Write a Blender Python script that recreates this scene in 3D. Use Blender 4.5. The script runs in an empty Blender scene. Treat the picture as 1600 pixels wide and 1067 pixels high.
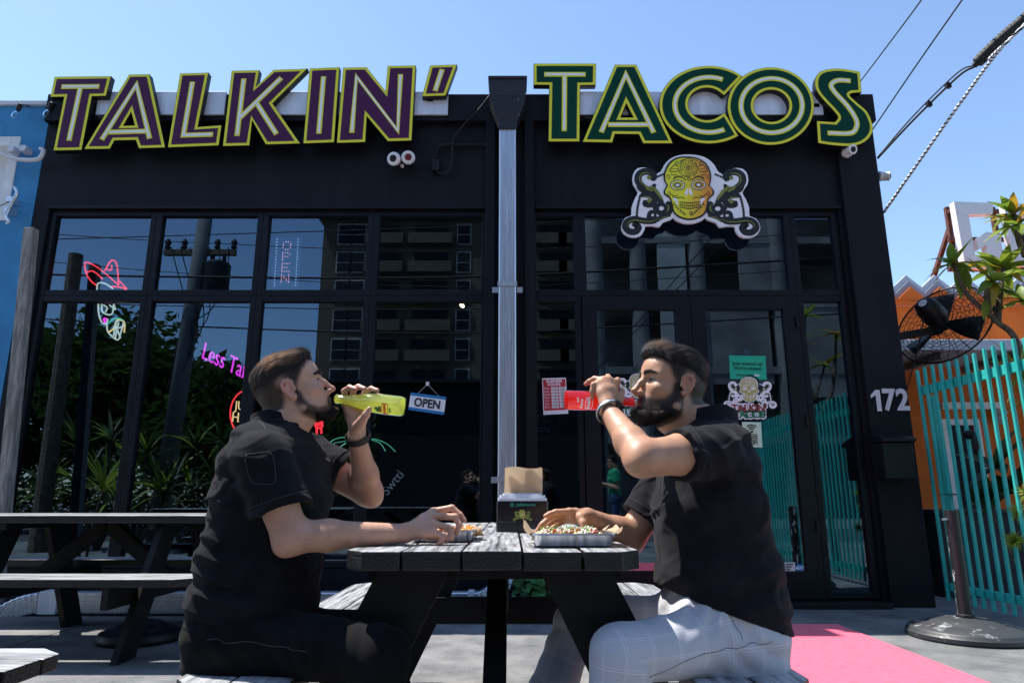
import bpy, bmesh, math, random
import numpy as np
from mathutils import Vector, Matrix
from mathutils.geometry import tessellate_polygon
R = math.radians
PI = math.pi
random.seed(7)
RS = np.random.RandomState(11)
sc = bpy.context.scene
COL = sc.collection

# ------------------------------------------------------------------ camera, sky, sun, exposure
FPX, PITCH, HC = 1060.0, R(13.1), 0.87
cd = bpy.data.cameras.new('camera')
cd.sensor_width = 36.0
cd.lens = FPX / 1600 * 36
cd.clip_start, cd.clip_end = 0.05, 1500
cam = bpy.data.objects.new('camera', cd)
COL.objects.link(cam)
cam.location = (0, 0, HC)
cam.rotation_euler = (PI / 2 + PITCH, 0, 0)
sc.camera = cam
SUN = Vector((-0.42, 0.21, 1.0)).normalized()
w = bpy.data.worlds.new('World')
sc.world = w
w.use_nodes = True
nt = w.node_tree
for n in list(nt.nodes):
    nt.nodes.remove(n)
sky = nt.nodes.new('ShaderNodeTexSky')
sky.sky_type = 'NISHITA'
sky.sun_disc = False
sky.sun_elevation = math.asin(SUN.z)
sky.sun_rotation = math.atan2(SUN.x, SUN.y)
sky.air_density, sky.dust_density, sky.ozone_density = 1.0, 0.25, 2.6
bg = nt.nodes.new('ShaderNodeBackground')
bg.inputs['Strength'].default_value = 0.145
wo = nt.nodes.new('ShaderNodeOutputWorld')
nt.links.new(sky.outputs[0], bg.inputs[0])
nt.links.new(bg.outputs[0], wo.inputs[0])
sl = bpy.data.lights.new('sun', 'SUN')
sl.energy = 5.0
sl.angle = R(0.53)
sl.color = (1.0, 0.95, 0.88)
so = bpy.data.objects.new('sun', sl)
COL.objects.link(so)
so.rotation_euler = SUN.to_track_quat('Z', 'Y').to_euler()
sc.view_settings.view_transform = 'Standard'
sc.view_settings.look = 'None'
sc.view_settings.exposure = 0.85
sc.view_settings.gamma = 1.0
sc.view_settings.use_curve_mapping = False
sc.cycles.max_bounces = 8
sc.cycles.transparent_max_bounces = 12
sc.cycles.use_denoising = True

# ------------------------------------------------------------------ helpers
def at(u, v, Y):
    """point of the place at depth Y that the photograph shows at pixel (u, v)"""
    vx, vy = (u - 800) / FPX, (533.5 - v) / FPX
    s = Y / (math.cos(PITCH) - math.sin(PITCH) * vy)
    return Vector((vx * s, Y, HC + s * (math.sin(PITCH) + math.cos(PITCH) * vy)))

def mat(name, col, rough=0.6, metal=0.0, var=0.0, scale=8.0, bump=0.0, bscale=40.0, col2=None, emit=0.0,
        spec=0.5, coat=0.0, sheen=0.0, stretch=None, detail=6.0, sss=0.0, mask=(0.42, 0.62), trans=0.0):
    m = bpy.data.materials.new(name)
    m.use_nodes = True
    t = m.node_tree
    b = t.nodes['Principled BSDF']
    b.inputs['Base Color'].default_value = (*col, 1)
    b.inputs['Roughness'].default_value = rough
    b.inputs['Metallic'].default_value = metal
    b.inputs['Specular IOR Level'].default_value = spec
    b.inputs['Coat Weight'].default_value = coat
    b.inputs['Sheen Weight'].default_value = sheen
    b.inputs['Transmission Weight'].default_value = trans
    if sss:
        b.inputs['Subsurface Weight'].default_value = sss
        b.inputs['Subsurface Radius'].default_value = (0.012, 0.005, 0.003)
        b.inputs['Subsurface Scale'].default_value = 1.0
    if emit:
        b.inputs['Emission Color'].default_value = (*col, 1)
        b.inputs['Emission Strength'].default_value = emit
    tc = mp = None
    if var or bump or col2:
        tc = t.nodes.new('ShaderNodeTexCoord')
        mp = t.nodes.new('ShaderNodeMapping')
        t.links.new(tc.outputs['Object'], mp.inputs[0])
        if stretch:
            mp.inputs['Scale'].default_value = stretch
    if var or col2:
        n = t.nodes.new('ShaderNodeTexNoise')
        n.inputs['Scale'].default_value = scale
        n.inputs['Detail'].default_value = detail
        n.inputs['Roughness'].default_value = 0.62
        t.links.new(mp.outputs[0], n.inputs['Vector'])
        rp = t.nodes.new('ShaderNodeValToRGB')
        rp.color_ramp.elements[0].position = mask[0]
        rp.color_ramp.elements[1].position = mask[1]
        c2 = col2 if col2 else tuple(min(1, c * (1 + var)) for c in col)
        c1 = col if col2 else tuple(c * (1 - var) for c in col)
        rp.color_ramp.elements[0].color = (*c1, 1)
        rp.color_ramp.elements[1].color = (*c2, 1)
        t.links.new(n.outputs[0], rp.inputs[0])
        t.links.new(rp.outputs[0], b.inputs['Base Color'])
    if bump:
        n2 = t.nodes.new('ShaderNodeTexNoise')
        n2.inputs['Scale'].default_value = bscale
        n2.inputs['Detail'].default_value = 5
        t.links.new(mp.outputs[0], n2.inputs['Vector'])
        bp = t.nodes.new('ShaderNodeBump')
        bp.inputs['Strength'].default_value = bump
        bp.inputs['Distance'].default_value = 0.01
        t.links.new(n2.outputs[0], bp.inputs['Height'])
        t.links.new(bp.outputs[0], b.inputs['Normal'])
    return m

class MB:
    """collects shapes into one mesh"""
    def __init__(s):
        s.v, s.f, s.m = [], [], []
    def add(s, vs, fs, mi=0):
        o = len(s.v)
        s.v += [tuple(p) for p in vs]
        s.f += [tuple(i + o for i in f) for f in fs]
        s.m += [mi] * len(fs)
        return s
    def box(s, a, b, mi=0):
        (x0, y0, z0), (x1, y1, z1) = a, b
        x0, x1 = min(x0, x1), max(x0, x1); y0, y1 = min(y0, y1), max(y0, y1); z0, z1 = min(z0, z1), max(z0, z1)
        vs = [(x0, y0, z0), (x1, y0, z0), (x1, y1, z0), (x0, y1, z0), (x0, y0, z1), (x1, y0, z1), (x1, y1, z1), (x0, y1, z1)]
        return s.add(vs, [(3, 2, 1, 0), (4, 5, 6, 7), (0, 1, 5, 4), (1, 2, 6, 5), (2, 3, 7, 6), (3, 0, 4, 7)], mi)
    def bar(s, p, q, wd, ht, up=(0, 0, 1), mi=0):
        p, q = Vector(p), Vector(q)
        d = (q - p).normalized(); u = Vector(up)
        sd = d.cross(u)
        if sd.length < 1e-4:
            sd = d.cross(Vector((1, 0, 0)))
        sd.normalize(); u = sd.cross(d)
        a, b = sd * wd / 2, u * ht / 2
        vs = [p - a - b, p + a - b, p + a + b, p - a + b, q - a - b, q + a - b, q + a + b, q - a + b]
        return s.add(vs, [(0, 1, 2, 3), (7, 6, 5, 4), (1, 0, 4, 5), (2, 1, 5, 6), (3, 2, 6, 7), (0, 3, 7, 4)], mi)
    def tube(s, pts, r, n=8, closed=False, caps=True, mi=0):
        pts = [Vector(p) for p in pts]
        k = len(pts)
        rr = r if isinstance(r, (list, tuple)) else [r] * k
        vs, fs = [], []
        prev = None
        for i, p in enumerate(pts):
            if closed:
                d = pts[(i + 1) % k] - pts[i - 1]
            else:
                d = pts[min(i + 1, k - 1)] - pts[max(i - 1, 0)]
            if d.length < 1e-9:
                d = Vector((0, 0, 1))
            d.normalize()
            if prev is None:
                a = d.orthogonal().normalized()
            else:
                a = prev - d * prev.dot(d)
                a = a.normalized() if a.length > 1e-6 else d.orthogonal().normalized()
            prev = a
            b = d.cross(a)
            for j in range(n):
                t = 2 * PI * j / n
                vs.append(p + (a * math.cos(t) + b * math.sin(t)) * rr[i])
        for i in range(k if closed else k - 1):
            for j in range(n):
                i2 = (i + 1) % k
                fs.append((i * n + j, i * n + (j + 1) % n, i2 * n + (j + 1) % n, i2 * n + j))
        if caps and not closed:
            fs.append(tuple(range(n - 1, -1, -1)))
            fs.append(tuple((k - 1) * n + j for j in range(n)))
        return s.add(vs, fs, mi)
    def lathe(s, prof, c=(0, 0, 0), n=32, axis=None, mi=0, cap0=True, cap1=True):
        """prof: (radius, height) pairs about the axis (default +z)"""
        ax = Vector(axis).normalized() if axis is not None else Vector((0, 0, 1))
        a = ax.orthogonal().normalized(); b = ax.cross(a)
        c = Vector(c)
        vs, fs = [], []
        for r, h in prof:
            for j in range(n):
                t = 2 * PI * j / n
                vs.append(c + ax * h + (a * math.cos(t) + b * math.sin(t)) * max(r, 1e-5))
        for i in range(len(prof) - 1):
            for j in range(n):
                fs.append((i * n + j, i * n + (j + 1) % n, (i + 1) * n + (j + 1) % n, (i + 1) * n + j))
        if cap0:
            fs.append(tuple(range(n - 1, -1, -1)))
        if cap1:
            fs.append(tuple((len(prof) - 1) * n + j for j in range(n)))
        return s.add(vs, fs, mi)
    def prism(s, loops, o, ex, ey, depth, mi=0):
        """loops: 2-D outline followed by holes, laid at o + x*ex + y*ey and extruded by vector depth"""
        o, ex, ey, dp = Vector(o), Vector(ex), Vector(ey), Vector(depth)
        flat = [p for l in loops for p in l]
        n = len(flat)
        vs = [o + ex * p[0] + ey * p[1] for p in flat]
        vs += [v + dp for v in vs]
        fs = []
        tri = tessellate_polygon([[Vector((p[0], p[1], 0)) for p in l] for l in loops])
        sgn = ex.cross(ey).dot(dp)
        for t in tri:
            a, b, c = [Vector((*flat[i], 0)) for i in t]
            t = t if (b - a).cross(c - a).z > 0 else t[::-1]
            if sgn > 0:
                fs.append(tuple(t[::-1])); fs.append(tuple(i + n for i in t))
            else:
                fs.append(tuple(t)); fs.append(tuple(i + n for i in t[::-1]))
        k = 0
        for li, l in enumerate(loops):
            ar = sum(l[i - 1][0] * l[i][1] - l[i][0] * l[i - 1][1] for i in range(len(l)))
            flip = (ar > 0) != (li > 0)
            if sgn < 0:
                flip = not flip
            for i in range(len(l)):
                a, b = k + i, k + (i + 1) % len(l)
                q = (a, b, b + n, a + n)
                fs.append(q if flip else q[::-1])
            k += len(l)
        return s.add(vs, fs, mi)
    def build(s, name, m, parent=None, smooth=False, bevel=0.0, loc=None):
        me = bpy.data.meshes.new(name)
        me.from_pydata(s.v, [], s.f)
        ms = m if isinstance(m, (list, tuple)) else [m]
        for x in ms:
            me.materials.append(x)
        if len(ms) > 1:
            me.polygons.foreach_set('material_index', s.m)
        if smooth:
            me.polygons.foreach_set('use_smooth', [True] * len(me.polygons))
        me.update()
        o = bpy.data.objects.new(name, me)
        COL.objects.link(o)
        if smooth == 'angle':
            try:
                me.set_sharp_from_angle(angle=R(38))
            except Exception:
                pass
        if parent is not None:
            o.parent = parent
            o.matrix_parent_inverse = parent.matrix_basis.inverted()
        if bevel:
            bm_ = o.modifiers.new('bevel', 'BEVEL')
            bm_.width = bevel; bm_.segments = 2; bm_.limit_method = 'ANGLE'; bm_.angle_limit = R(40)
        return o

def tag(o, label=None, cat=None, group=None, kind=None):
    if label: o['label'] = label
    if cat: o['category'] = cat
    if group: o['group'] = group
    if kind: o['kind'] = kind
    return o

def thing(name, label, cat, loc=(0, 0, 0), group=None):
    o = bpy.data.objects.new(name, None)
    COL.objects.link(o)
    o.location = loc
    o.empty_display_size = 0.1
    return tag(o, label, cat, group)

def copy_tree(o, parent=None):
    c = o.copy(); COL.objects.link(c)
    if parent is not None:
        c.parent = parent
    for ch in o.children:
        copy_tree(ch, c)
    return c

def text_mesh(s, size, spacing=1.0, bold=0.0, align='CENTER', ext=0.0, res=3):
    cu = bpy.data.curves.new('lettering', 'FONT')
    cu.body = s; cu.size = size; cu.align_x = align; cu.align_y = 'CENTER'
    cu.space_character = spacing; cu.offset = bold; cu.extrude = ext; cu.resolution_u = res
    o = bpy.data.objects.new('lettering', cu)
    COL.objects.link(o)
    bpy.context.view_layer.update()
    me = bpy.data.meshes.new_from_object(o.evaluated_get(bpy.context.evaluated_depsgraph_get()))
    bpy.data.objects.remove(o); bpy.data.curves.remove(cu)
    return me

def lettering(name, s, c, size, m, parent=None, ex=(1, 0, 0), ez=(0, 0, 1), bold=0.0, wide=1.0, ext=0.0015, spacing=1.0, align='CENTER'):
    """flat lettering centred at c, reading along ex"""
    me = text_mesh(s, size, spacing, bold, align, ext)
    ex, ez = Vector(ex).normalized(), Vector(ez).normalized()
    nrm = ex.cross(ez)
    M = Matrix(((ex.x * wide, ez.x, nrm.x, c[0]), (ex.y * wide, ez.y, nrm.y, c[1]), (ex.z * wide, ez.z, nrm.z, c[2]), (0, 0, 0, 1)))
    me.transform(M)
    me.materials.clear(); me.materials.append(m)
    me.name = name
    o = bpy.data.objects.new(name, me)
    COL.objects.link(o)
    if parent is not None:
        o.parent = parent
        o.matrix_parent_inverse = parent.matrix_basis.inverted()
    return o

def catmull(pts, n=8, closed=False):
    P = [np.array(p, float) for p in pts]
    out = []
    k = len(P)
    for i in range(k if closed else k - 1):
        p0 = P[i - 1] if (i > 0 or closed) else 2 * P[0] - P[1]
        p1, p2 = P[i], P[(i + 1) % k]
        p3 = P[(i + 2) % k] if (i + 2 < k or closed) else 2 * P[-1] - P[-2]
        for j in range(n):
            t = j / n
            out.append(0.5 * ((2 * p1) + (-p0 + p2) * t + (2 * p0 - 5 * p1 + 4 * p2 - p3) * t * t + (-p0 + 3 * p1 - 3 * p2 + p3) * t ** 3))
    if not closed:
        out.append(P[-1])
    return [tuple(p) for p in out]

def inset(loop, d):
    """move a closed 2-D loop to its left by d (inwards for a counter-clockwise loop)"""
    n = len(loop); out = []
    for i in range(n):
        a, b, c = np.array(loop[i - 1]), np.array(loop[i]), np.array(loop[(i + 1) % n])
        e1, e2 = b - a, c - b
        e1 = e1 / (np.linalg.norm(e1) + 1e-12); e2 = e2 / (np.linalg.norm(e2) + 1e-12)
        n1, n2 = np.array((-e1[1], e1[0])), np.array((-e2[1], e2[0]))
        m = n1 + n2
        q = max(m.dot(m) / 2, 0.28)
        out.append(tuple(b + m * d / q))
    return out

def ccw(loop, want=True):
    ar = sum(loop[i - 1][0] * loop[i][1] - loop[i][0] * loop[i - 1][1] for i in range(len(loop)))
    return loop if (ar > 0) == want else loop[::-1]

def stroke(pts, wd, closed=False):
    """outline of a flat ribbon of width wd (number or list) along a 2-D polyline"""
    P = [np.array(p, float) for p in pts]
    k = len(P)
    W = wd if isinstance(wd, (list, tuple)) else [wd] * k
    L, Rr = [], []
    for i in range(k):
        a = P[i - 1] if (i > 0 or closed) else P[i]
        c = P[(i + 1) % k] if (i < k - 1 or closed) else P[i]
        e1, e2 = P[i] - a, c - P[i]
        l1, l2 = np.linalg.norm(e1), np.linalg.norm(e2)
        e1 = e1 / l1 if l1 > 1e-9 else (e2 / l2 if l2 > 1e-9 else np.array((1., 0)))
        e2 = e2 / l2 if l2 > 1e-9 else e1
        n1, n2 = np.array((-e1[1], e1[0])), np.array((-e2[1], e2[0]))
        m = n1 + n2
        q = max(m.dot(m) / 2, 0.35)
        o = m / q * W[i] / 2
        L.append(P[i] + o); Rr.append(P[i] - o)
    return L, Rr

def ribbon(mb, pts, wd, to3, th, closed=False, mi=0):
    """flat raised ribbon: to3(x, y, h) -> 3-D, th = height above the plane"""
    L, Rr = stroke(pts, wd, closed)
    k = len(L)
    vs = []
    for i in range(k):
        vs += [to3(*L[i], th), to3(*Rr[i], th), to3(*L[i], 0), to3(*Rr[i], 0)]
    fs = []
    for i in range(k if closed else k - 1):
        a, b = 4 * i, 4 * ((i + 1) % k)
        fs += [(a, a + 1, b + 1, b), (a + 2, a, b, b + 2), (a + 1, a + 3, b + 3, b + 1)]
    if not closed:
        fs += [(0, 2, 3, 1), (4 * k - 4, 4 * k - 3, 4 * k - 1, 4 * k - 2)]
    mb.add(vs, fs, mi)

# ------------------------------------------------------------------ materials
M = {}
M['concrete'] = mat('weathered_concrete', (0.27, 0.27, 0.27), 0.9, col2=(0.15, 0.155, 0.162), scale=3.5, bump=0.5, bscale=45, detail=14, mask=(0.36, 0.66), spec=0.2)
M['black_paint'] = mat('black_wall_paint', (0.0040, 0.0050, 0.0085), 0.6, col2=(0.0105, 0.0115, 0.015), scale=2.2, stretch=(2.2, 2.2, .35), mask=(.45, .8), detail=12, bump=0.35, bscale=45, spec=0.22)
M['black_frame'] = mat('black_aluminium', (0.005, 0.006, 0.010), 0.45, spec=0.25, var=0.25, scale=5)
M['black_metal'] = mat('black_metal', (0.006, 0.006, 0.008), 0.45, var=0.3, scale=20, spec=0.3)
M['black_matte'] = mat('black_matte', (0.008, 0.008, 0.009), 0.8)
M['dark_room'] = mat('dark_room', (0.02, 0.02, 0.022), 0.9)
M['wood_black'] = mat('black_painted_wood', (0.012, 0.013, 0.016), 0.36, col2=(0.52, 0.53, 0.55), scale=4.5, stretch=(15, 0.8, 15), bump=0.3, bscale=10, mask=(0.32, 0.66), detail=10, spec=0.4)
M['wood_black_x'] = mat('black_painted_wood_long', (0.013, 0.014, 0.018), 0.42, col2=(0.11, 0.115, 0.125), scale=9, stretch=(0.9, 9, 9), bump=0.3, bscale=14, mask=(0.5, 0.78), detail=9, spec=0.45)
def worn_glare_up(m):  # upward faces paler: wear plus sun glare painted into the colour; other faces black
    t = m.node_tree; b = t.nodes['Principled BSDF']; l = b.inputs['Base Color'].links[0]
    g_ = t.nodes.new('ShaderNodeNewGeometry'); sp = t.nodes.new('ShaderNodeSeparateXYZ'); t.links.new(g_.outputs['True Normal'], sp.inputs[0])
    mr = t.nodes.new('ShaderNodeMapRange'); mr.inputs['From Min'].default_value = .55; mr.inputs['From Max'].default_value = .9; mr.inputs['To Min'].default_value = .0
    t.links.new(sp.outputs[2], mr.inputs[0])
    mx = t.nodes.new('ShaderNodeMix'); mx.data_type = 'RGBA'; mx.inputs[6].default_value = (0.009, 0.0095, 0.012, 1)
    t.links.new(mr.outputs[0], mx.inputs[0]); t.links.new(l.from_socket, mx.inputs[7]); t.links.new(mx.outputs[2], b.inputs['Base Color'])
worn_glare_up(M['wood_black'])
M['wood_under'] = mat('black_wood_frame', (0.0055, 0.0055, 0.0065), 0.65, var=0.4, scale=12, spec=0.25, bump=0.1)
M['galv'] = mat('galvanised_steel', (0.66, 0.69, 0.74), 0.34, metal=0.8, var=0.10, scale=60, stretch=(1, 1, 0.05))
M['galv_light'] = mat('mill_finish_aluminium', (0.74, 0.77, 0.84), 0.5, metal=0.25, var=0.12, scale=6, stretch=(1, 1, 0.2))
M['white'] = mat('white_paint', (0.78, 0.78, 0.78), 0.5, var=0.06, scale=8)
M['offwhite'] = mat('weathered_white', (0.66, 0.66, 0.68), 0.55, col2=(0.45, 0.45, 0.47), scale=5, mask=(0.55, 0.8))
M['purple'] = mat('purple_vinyl', (0.075, 0.016, 0.070), 0.5, spec=0.15)
M['green_sign'] = mat('dark_green_vinyl', (0.002, 0.050, 0.030), 0.5, spec=0.12)
M['yellow'] = mat('yellow_vinyl', (0.86, 0.80, 0.06), 0.5, spec=0.2)
M['white_vinyl'] = mat('white_vinyl', (0.90, 0.90, 0.94), 0.5)
M['blue_wall'] = mat('blue_stucco', (0.05, 0.25, 0.50), 0.85, var=0.10, scale=4, bump=0.25, bscale=70)
M['orange'] = mat('orange_stucco', (0.62, 0.135, 0.012), 0.85, var=0.08, scale=3, bump=0.2, bscale=60)
M['teal'] = mat('teal_paint', (0.018, 0.40, 0.35), 0.5, col2=(0.035, 0.47, 0.41), scale=4, bump=0.05)
M['grey_zig'] = mat('grey_trim', (0.27, 0.30, 0.36), 0.7)
M['lightgrey_zig'] = mat('pale_grey_trim', (0.50, 0.53, 0.60), 0.7)
M['pink'] = mat('pink_carpet', (0.93, 0.10, 0.17), 0.95, var=0.12, scale=30, bump=0.3, bscale=300, sheen=0.2)
M['rust'] = mat('rusty_steel', (0.10, 0.03, 0.02), 0.8, var=0.4, scale=15)
M['oldwood'] = mat('weathered_post', (0.26, 0.24, 0.22), 0.85, var=0.35, scale=7, stretch=(6, 6, 0.6), bump=0.3)
M['rubber'] = mat('rubber', (0.01, 0.01, 0.01), 0.7)
M['leaf'] = mat('leaf_green', (0.16, 0.26, 0.03), 0.45, col2=(0.40, 0.42, 0.05), scale=3, mask=(0.45, 0.75), spec=0.4)
M['leaf_yellow'] = mat('leaf_yellow', (0.42, 0.27, 0.02), 0.5, col2=(0.25, 0.13, 0.02), scale=14, mask=(0.45, 0.7))
M['leaf_dark'] = mat('leaf_dark', (0.014, 0.040, 0.010), 0.5, col2=(0.05, 0.085, 0.016), scale=2.5)
M['bark'] = mat('bark', (0.11, 0.085, 0.06), 0.9, var=0.4, scale=18, bump=0.4)
M['brownwall'] = mat('tan_concrete', (0.075, 0.062, 0.045), 0.9, var=0.12, scale=0.6, bump=0.1)
M['greywall'] = mat('grey_concrete', (0.33, 0.33, 0.32), 0.9, var=0.2, scale=0.5, detail=8)
M['darkglass'] = mat('dark_window', (0.012, 0.014, 0.018), 0.5, spec=0.12)

def leafy(m, amount=0.45):
    """let some light through the leaf"""
    t = m.node_tree; b = t.nodes['Principled BSDF']; out = t.nodes['Material Output']
    tr = t.nodes.new('ShaderNodeBsdfTranslucent')
    mx = t.nodes.new('ShaderNodeMixShader'); mx.inputs[0].default_value = amount
    if b.inputs['Base Color'].is_linked:
        t.links.new(b.inputs['Base Color'].links[0].from_socket, tr.inputs[0])
    else:
        tr.inputs[0].default_value = b.inputs['Base Color'].default_value
    t.links.new(b.outputs[0], mx.inputs[1]); t.links.new(tr.outputs[0], mx.inputs[2])
    t.links.new(mx.outputs[0], out.inputs[0])
for k in ('leaf', 'leaf_yellow', 'leaf_dark'):
    leafy(M[k])

def glass(name, refl, tint, rough=0.0):
    m = bpy.data.materials.new(name); m.use_nodes = True
    t = m.node_tree; t.nodes.clear()
    o = t.nodes.new('ShaderNodeOutputMaterial')
    g = t.nodes.new('ShaderNodeBsdfGlossy'); g.inputs['Roughness'].default_value = rough
    g.inputs[0].default_value = (0.55, 0.78, 1.0, 1)
    tr = t.nodes.new('ShaderNodeBsdfTransparent'); tr.inputs[0].default_value = (*tint, 1)
    lw = t.nodes.new('ShaderNodeLayerWeight'); lw.inputs[0].default_value = 0.25
    ma = t.nodes.new('ShaderNodeMath'); ma.operation = 'MULTIPLY_ADD'
    ma.inputs[1].default_value = 0.7; ma.inputs[2].default_value = refl
    ma.use_clamp = True
    t.links.new(lw.outputs['Fresnel'], ma.inputs[0])
    mx = t.nodes.new('ShaderNodeMixShader')
    t.links.new(ma.outputs[0], mx.inputs[0]); t.links.new(tr.outputs[0], mx.inputs[1]); t.links.new(g.outputs[0], mx.inputs[2])
    t.links.new(mx.outputs[0], o.inputs[0])
    return m
M['pane'] = glass('tinted_shop_glass', 0.125, (0.45, 0.5, 0.55))
M['clear'] = glass('clear_glass', 0.05, (0.93, 0.95, 0.95))

# ------------------------------------------------------------------ ground
g = MB()
g.add([(-400, -400, 0), (400, -400, 0), (400, 400, 0), (-400, 400, 0)], [(0, 1, 2, 3)])
tag(g.build('ground', M['concrete']), kind='structure')
gt = M['concrete'].node_tree
b_ = gt.nodes['Principled BSDF']; src = b_.inputs['Base Color'].links[0].from_socket
tc = gt.nodes.new('ShaderNodeTexCoord')
prev = src
for sc_, lo_, hi_, dk in ((0.55, .38, .62, .62), (14.0, .60, .70, .72), (90.0, .35, .65, .82)):
    n_ = gt.nodes.new('ShaderNodeTexNoise'); n_.inputs['Scale'].default_value = sc_; n_.inputs['Detail'].default_value = 9; n_.inputs['Roughness'].default_value = .7
    gt.links.new(tc.outputs['Object'], n_.inputs['Vector'])
    r_ = gt.nodes.new('ShaderNodeMapRange'); r_.inputs['From Min'].default_value = lo_; r_.inputs['From Max'].default_value = hi_; r_.inputs['To Min'].default_value = 1.0; r_.inputs['To Max'].default_value = dk
    gt.links.new(n_.outputs[0], r_.inputs[0])
    m_ = gt.nodes.new('ShaderNodeMix'); m_.data_type = 'RGBA'; m_.blend_type = 'MULTIPLY'; m_.inputs[0].default_value = 1.0
    gt.links.new(prev, m_.inputs[6]); gt.links.new(r_.outputs[0], m_.inputs[7]); prev = m_.outputs[2]
gt.links.new(prev, b_.inputs['Base Color'])
# slab joints cut in the concrete
jt = MB()
for x in (-3.05, 1.25):
    jt.box((x - 0.0025, -2.4, 0.0), (x + 0.0025, 5.2, 0.002))
tag(jt.build('ground_joint', M['black_matte']), kind='structure')

# ------------------------------------------------------------------ the restaurant
YF = 6.0
XL, XR, ZT = -4.54, 3.53, 4.74
shop = thing('restaurant_building', 'black painted restaurant front with big tinted windows and glass doors', 'building', (-0.5, YF, 0))
ZW0, ZW1, ZM = 0.30, 3.56, 2.71
b = MB()
b.box((XL, YF, ZW1), (XR, YF + 0.25, ZT - 0.01))                 # band above the windows
b.box((XL, YF, 0), (-4.40, YF + 0.25, ZW1))                      # left pier
b.box((3.10, YF, 0), (XR, YF + 0.25, ZW1))                       # right pier
b.box((-0.23, YF, 0), (0.17, YF + 0.25, ZW1))                    # middle pier
b.box((-4.40, YF, 0), (-0.23, YF + 0.25, ZW0))                   # wall under the windows
b.build('wall', M['black_paint'], shop)
b = MB()
b.box((XL, YF + 0.25, 0), (XL + 0.2, 15, ZT - 0.3)); b.box((XR - 0.2, YF + 0.25, 0), (XR, 15, ZT - 0.02))
b.box((XL, 15, 0), (XR, 15.2, ZT - 0.3)); b.box((XL + 0.2, YF + 0.25, 4.2), (XR - 0.2, 15, 4.4))
b.build('side_wall', M['black_paint'], shop)
b = MB()
b.box((XL - 0.01, YF - 0.07, 4.45), (XR + 0.01, YF, ZT), 0)
b.build('parapet_fascia', M['black_paint'], shop, bevel=0.006)
for x0, x1 in ((-0.25, -0.16), (0.12, 0.21)):
    b = MB(); b.box((x0, YF - 0.075, 0.15), (x1, YF, 4.45)); b.build('pilaster', M['black_paint'], shop, bevel=0.006)
b = MB(); b.box((3.14, YF - 0.05, 0), (3.50, YF, 4.45)); b.build('pier_facing', M['black_paint'], shop, bevel=0.006)
b = MB(); b.box((-0.80, 5.20, 0), (0.62, 5.31, 0.143)); b.box((-0.80, 5.31, 0), (-0.70, YF - 0.001, 0.10)); b.box((0.52, 5.31, 0), (0.62, YF - 0.001, 0.143)); b.build('plinth', M['black_paint'], shop, bevel=0.006)
b = MB(); b.box((0.64, 5.86, 0), (3.10, YF + 0.2, 0.05)); b.build('threshold', M['black_metal'], shop, bevel=0.006)
# raceway panels behind the sign letters
for u0, u1 in ((152, 352), (430, 700), (903, 1285)):
    b = MB(); b.box((at(u0, 170, 5.92).x, 5.905, 4.50), (at(u1, 170, 5.92).x, YF - 0.071, ZT + 0.012)); b.build('sign_backing', M['galv_light'], shop, bevel=0.004)
b = MB(); b.box((XL, YF + 0.26, 0.0), (XR, 14.9, 0.02)); b.build('interior_floor', M['dark_room'], shop)
b = MB(); b.box((XL + 0.2, YF + 0.26, 3.62), (XR - 0.2, 14.9, 3.66)); b.build('interior_ceiling', M['dark_room'], shop)
# interior bar counter and menu panel
b = MB(); b.box((-3.4, 11.0, 0.02), (0.8, 11.6, 1.1)); b.box((-3.5, 10.9, 1.1), (0.9, 11.7, 1.16)); b.build('bar_counter', M['dark_room'], shop, bevel=0.01)

def window(x0, x1, z0, z1, fw=0.055):
    b = MB()
    y0, y1 = YF + 0.03, YF + 0.12
    b.box((x0, y0, z0), (x0 + fw, y1, z1)); b.box((x1 - fw, y0, z0), (x1, y1, z1))
    b.box((x0 + fw, y0, z0), (x1 - fw, y1, z0 + fw)); b.box((x0 + fw, y0, z1 - fw), (x1 - fw, y1, z1))
    f = b.build('window', M['black_frame'], shop, bevel=0.005)
    p = MB(); p.box((x0 + fw, YF + 0.068, z0 + fw), (x1 - fw, YF + 0.074, z1 - fw))
    p.build('pane', M['pane'], f)
    return f
vx = [-4.40, -3.385, -2.368, -1.313, -0.23]
for i in range(4):
    window(vx[i] + 0.001, vx[i + 1] - 0.001, ZM + 0.001, ZW1 - 0.002)
    window(vx[i] + 0.001, vx[i + 1] - 0.001, ZW0 + 0.002, ZM - 0.001)
window(0.172, 0.639, ZM + 0.001, ZW1 - 0.002)
window(0.172, 0.639, 0.15, ZM - 0.001)
window(0.641, 2.639, ZM + 0.001, ZW1 - 0.002)
window(2.641, 3.098, ZM + 0.001, ZW1 - 0.002)
window(2.641, 3.098, 0.06, ZM - 0.001)
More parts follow.
